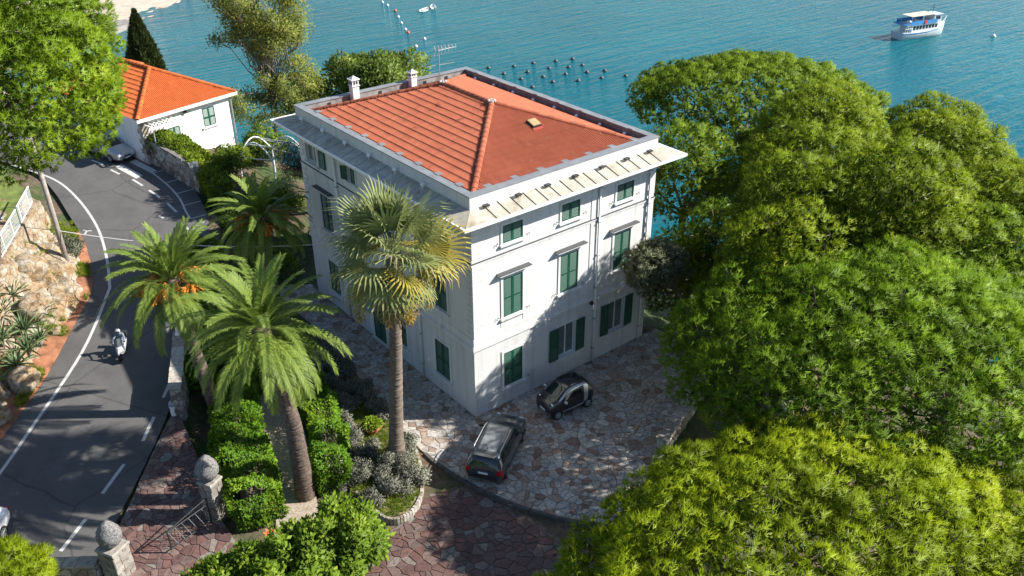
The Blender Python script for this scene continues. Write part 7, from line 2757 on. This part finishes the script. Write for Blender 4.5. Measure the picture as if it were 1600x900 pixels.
for sg in (-1, 1):
    y0, y1 = sorted((sg * 1.93, sg * 1.99))
    MB().box(-5.6, 2.3, y0, y1, 3.07, 3.85).build("side_cloth", M['awning_blue'], boat)
MB().box(-6.5, -5.6, -1.95, 1.95, 3.08, 3.2).build("stern_cloth", M['awning_blue'], boat)
MB().box(-5.0, 1.9, -1.5, 1.5, 4.75, 4.83).build("sun_awning", simple("awning_cream", (0.55, 0.47, 0.36), 0.8), boat)
for x in (-4.8, -1.6, 1.7):
    for sg in (-1, 1):
        MB().tube([(x, sg * 1.45, 3.05), (x, sg * 1.45, 4.76)], 0.04, 6).build("awning_post", M['white_metal'], boat)
MB().box(2.0, 4.1, -1.3, 1.3, 2.95, 4.5).build("wheelhouse", M['hull_white'], boat)
MB().box(4.08, 4.13, -1.1, 1.1, 3.5, 4.2).build("wheelhouse_window", M['car_glass'], boat)
for sg in (-1, 1):
    y0, y1 = sorted((sg * 1.29, sg * 1.32))
    MB().box(2.4, 3.8, y0, y1, 3.5, 4.2).build("wheelhouse_window", M['car_glass'], boat)
MB().box(1.8, 4.5, -1.45, 1.45, 4.5, 4.6).build("wheelhouse_roof", M['hull_white'], boat)
MB().tube([(2.6, 0, 4.6), (2.5, 0, 6.6)], 0.06, 6).tube([(2.55, -0.6, 5.9), (2.55, 0.6, 5.9)], 0.04, 5).build("mast", M['plastic'], boat)
for sg in (-1, 1):
    mb = MB().tube([(3.2, sg * 1.9, 2.75), (5, sg * 1.3, 3.05), (6.3, sg * 0.55, 3.35), (7.3, 0, 3.6)], 0.04, 5)
    for x, w, z in ((3.9, 1.65, 1.85), (5, 1.3, 2.05), (5.8, 0.9, 2.2), (6.4, 0.5, 2.4)):
        mb.tube([(x, sg * w, z), (x, sg * w, z + 1.0)], 0.03, 5)
    mb.build("bow_rail", M['white_metal'], boat)
    mb = MB().tube([(-6.7, sg * 1.8, 2.4), (-4.7, sg * 1.95, 2.4)], 0.035, 5)
    for x in (-6.7, -6.0, -5.3, -4.7):
        mb.tube([(x, sg * 1.85, 1.5), (x, sg * 1.85, 2.95)], 0.035, 5)
    mb.build("stern_rail", M['white_metal'], boat)
MB().lathe([(0.28, -0.07), (0.42, -0.07), (0.42, 0.07), (0.28, 0.07)], (-1.2, -2.02, 3.5), 16, 'y').build("lifebuoy", simple("lifebuoy_red", (0.6, 0.05, 0.05), 0.5), boat)
MB().lathe([(0.5, 0), (0.55, 0.4), (0.3, 0.75), (0.0, 0.8)], (-5.0, -0.9, 3.2), 12).build("raft_canister", M['hull_white'], boat)

# ---- buoys
bprof = [(0.05, -0.3), (0.38, -0.2), (0.52, 0.05), (0.46, 0.32), (0.22, 0.50), (0.10, 0.54), (0.10, 0.66), (0.0, 0.67)]
M['buoy_grey'] = simple('buoy_grey', (0.05, 0.065, 0.07), 0.5, var=0.3, scale=3)
M['buoy_white'] = simple('buoy_white', (0.7, 0.7, 0.68), 0.5)
M['buoy_red'] = simple('buoy_red', (0.5, 0.12, 0.08), 0.5)
BX = [10, 57, 98, 135, 195, 232, 272, 257, 335, 355, 380, 414, 440, 470, 560, 577, 712, 130, -145, -50]
ORD = ['first', 'second', 'third', 'fourth', 'fifth', 'sixth', 'seventh', 'eighth', 'ninth', 'tenth', 'eleventh', 'twelfth', 'thirteenth', 'fourteenth', 'fifteenth', 'sixteenth', 'seventeenth', 'eighteenth', 'nineteenth', 'twentieth']
def buoy_set(pts, mat, name, label_fn, group, sc=1.0):
    me = MB().lathe(bprof, (0, 0, 0), 14).mesh(name)
    me.polygons.foreach_set("use_smooth", [True] * len(me.polygons))
    me.materials.append(mat)
    for k, (x, y) in enumerate(pts):
        o = bpy.data.objects.new(name, me); link(o)
        o.location = (x, y, SEA_Z)
        o.scale = (sc, sc, sc)
        o.rotation_euler = (0.1 * math.sin(k * 2.1), 0.1 * math.cos(k * 1.3), k)
        tag(o, label_fn(k), "buoy", group)
buoy_set([(72.8, 86.5), (69.0, 80.0), (72.4, 82.4), (76.6, 85.9), (72.6, 78.7), (76.6, 81.8), (80.4, 84.4), (71.9, 75.5), (76.4, 77.4), (79.6, 80.2), (83.6, 83.6), (75.5, 73.4), (82.2, 79.6), (79.9, 76.0), (79.5, 72.1), (82.8, 74.8), (83.3, 70.4), (67.6, 75.5), (68.9, 88.5), (68.7, 84.1)],
         M['buoy_grey'], "mooring_buoy", lambda k: "dark mooring buoy behind the villa roof, %s from the left" % ORD[sorted(range(20), key=lambda i: BX[i]).index(k)], "dark buoys moored in rows", 0.72)
buoy_set([(82.6, 144.5), (81.8, 141.1), (77.6, 130.2), (75.2, 125.3), (72.9, 120.3), (67.4, 108.3), (71.6, 111.7)], M['buoy_white'], "line_buoy", lambda k: "small white float in the swimming line, %s from the top" % ORD[[0, 1, 2, 3, 4, 6, 5][k]], "floats of the swimming line", 0.6)
buoy_set([(80.2, 135.4), (71.9, 117.8)], M['buoy_red'], "line_buoy", lambda k: ("reddish float in the upper part of the swimming line" if k == 0 else "reddish float at the lower end of the swimming line"), "floats of the swimming line", 0.7)
buoy_set([(155.0, 44.5)], M['buoy_white'], "line_buoy", lambda k: "single white buoy right of the excursion boat", "single buoy", 0.9)


def dinghy(x, y, rot, label):
    t = thing("dinghy", label, "boat", (x, y, SEA_Z), rot, "small white boats near the swimming line")
    rows = []
    for xx, w, z in ((-1.3, 0.55, 0.42), (-0.6, 0.68, 0.42), (0.4, 0.62, 0.46), (1.1, 0.32, 0.56), (1.5, 0.03, 0.66)):
        rows.append([(xx, 0, -0.15), (xx, w * 0.8, 0.05), (xx, w, z), (xx, w * 0.86, z), (xx, w * 0.6, 0.16), (xx, -w * 0.6, 0.16), (xx, -w * 0.86, z), (xx, -w, z), (xx, -w * 0.8, 0.05)])
    k9 = 9
    MB().add([p for r in rows for p in r], [(i * k9 + k, i * k9 + (k + 1) % k9, (i + 1) * k9 + (k + 1) % k9, (i + 1) * k9 + k) for i in range(4) for k in range(k9)] + [tuple(range(k9))]).build("hull", M['hull_white'], t, angle=40)
    MB().box(-0.5, -0.2, -0.55, 0.55, 0.30, 0.36).build("thwart", M['hull_white'], t)
dinghy(84.9, 131.4, 0.4, "small white boat left of the pair beyond the swimming line")
dinghy(87.8, 132.4, 1.0, "small white boat right of the pair beyond the swimming line")

# ---- beach: quay wall, promenade wall, parked cars, sunbathers
M['quay'] = simple('quay_stone', (0.23, 0.21, 0.19), 0.9, var=0.3, scale=1)
o = MB().prism([(23.5, 160.5), (24.5, 150.6), (31.0, 155.4), (33.6, 157.6), (32.0, 160.0)], SEA_Z - 1.0, SEA_Z + 1.05).build("quay", M['quay'])
tag(o, "low grey stone quay at the near end of the beach", "quay")
o = MB().prism([(20, 172), (30.0, 181), (50, 195), (49.2, 196), (29, 182), (19, 173)], SEA_Z - 0.5, SEA_Z + 2.3).build("promenade_wall", simple("promenade_wall", (0.48, 0.43, 0.36), 0.9, var=0.15))
tag(o, "pale promenade wall along the back of the beach", "wall")
_bz = lambda x, y: gz(x, y) + 0.02
def far_car(x, y, rot, paint, label):
    t = thing("parked_car", label, "car", (x, y, _bz(x, y)), rot)
    B = Body(SAL, 25, 17)
    B.shell(paint, t)
    B.patch([(1.0, 5.3), (0.40, 5.3), (0.40, 7), (1.0, 7)], M['car_glass'], t, "windscreen", both=True, n=3, m=3)
    B.patch([(-1.5, 5.3), (-1.06, 5.3), (-1.06, 7), (-1.5, 7)], M['car_glass'], t, "rear_window", both=True, n=3, m=3)
    B.patch([(0.66, 4.12), (-1.15, 4.12), (-1.1, 4.9), (0.36, 4.9)], M['car_glass'], t, "side_window", both=True, n=3, m=3)
    for sg in (-1, 1):
        for xx in (-1.32, 1.33):
            wheel(t, xx, sg * 0.77, 0.315, 0.20, 5)
far_car(24.5, 177.8, 0.6, M['paint_white'], "white car parked above the beach at the top left")
J = {'pel': ((0, 0, 0.12), (0.15, 0.11)), 'chs': ((0.42, 0, 0.13), (0.17, 0.11)), 'nck': ((0.62, 0, 0.13), 0.06), 'hed': ((0.78, 0, 0.14), 0.10)}
Eg = [('pel', 'chs'), ('chs', 'nck'), ('nck', 'hed')]
for s, g in (('l', 1), ('r', -1)):
    J.update({'sh' + s: ((0.5, g * 0.19, 0.12), 0.06), 'el' + s: ((0.25, g * 0.33, 0.09), 0.045), 'ha' + s: ((0.02, g * 0.30, 0.07), 0.035), 'hp' + s: ((-0.06, g * 0.1, 0.12), 0.09), 'kn' + s: ((-0.46, g * 0.14, 0.15), 0.065), 'an' + s: ((-0.86, g * 0.14, 0.07), 0.045)})
    Eg += [('chs', 'sh' + s), ('sh' + s, 'el' + s), ('el' + s, 'ha' + s), ('pel', 'hp' + s), ('hp' + s, 'kn' + s), ('kn' + s, 'an' + s)]
first = None
tow = simple('towel_red', (0.5, 0.12, 0.1), 0.9); tow2 = simple('towel_white', (0.68, 0.66, 0.62), 0.9)
spots = [((38.4, 163.9), 0.4, "sunbather lying farthest left in the group by the quay", tow2), ((36.6, 163.0), 1.2, "sunbather lying on a red towel by the quay", tow), ((35.2, 161.4), 2.0, "sunbather lying nearest the quay wall", tow2),
         ((43.5, 171.2), 0.2, "sunbather alone on the middle of the sand", tow), ((48.0, 174.2), 0.9, "sunbather on the far sand near the waterline", tow2), ((51.5, 177.2), 2.2, "sunbather farthest along the beach", tow)]
for k, ((x, y), a, lb, tw) in enumerate(spots):
    z = _bz(x, y)
    t = thing("person", lb, "person", (x, y, z + 0.02), a, "sunbathers on the beach")
    if first is None:
        first = skin_figure("body", J, Eg, 'pel', t, M['skin_tone'], 1)
    else:
        c = first.copy(); link(c); c.parent = t
    q_ = MB().box(-1.0, 0.95, -0.42, 0.42, 0, 0.02).build("beach_towel", tw)
    q_.location = (x, y, z + 0.0); q_.rotation_euler = (0, 0, a)
    tag(q_, "beach towel under the " + lb, "towel", "towels on the beach")
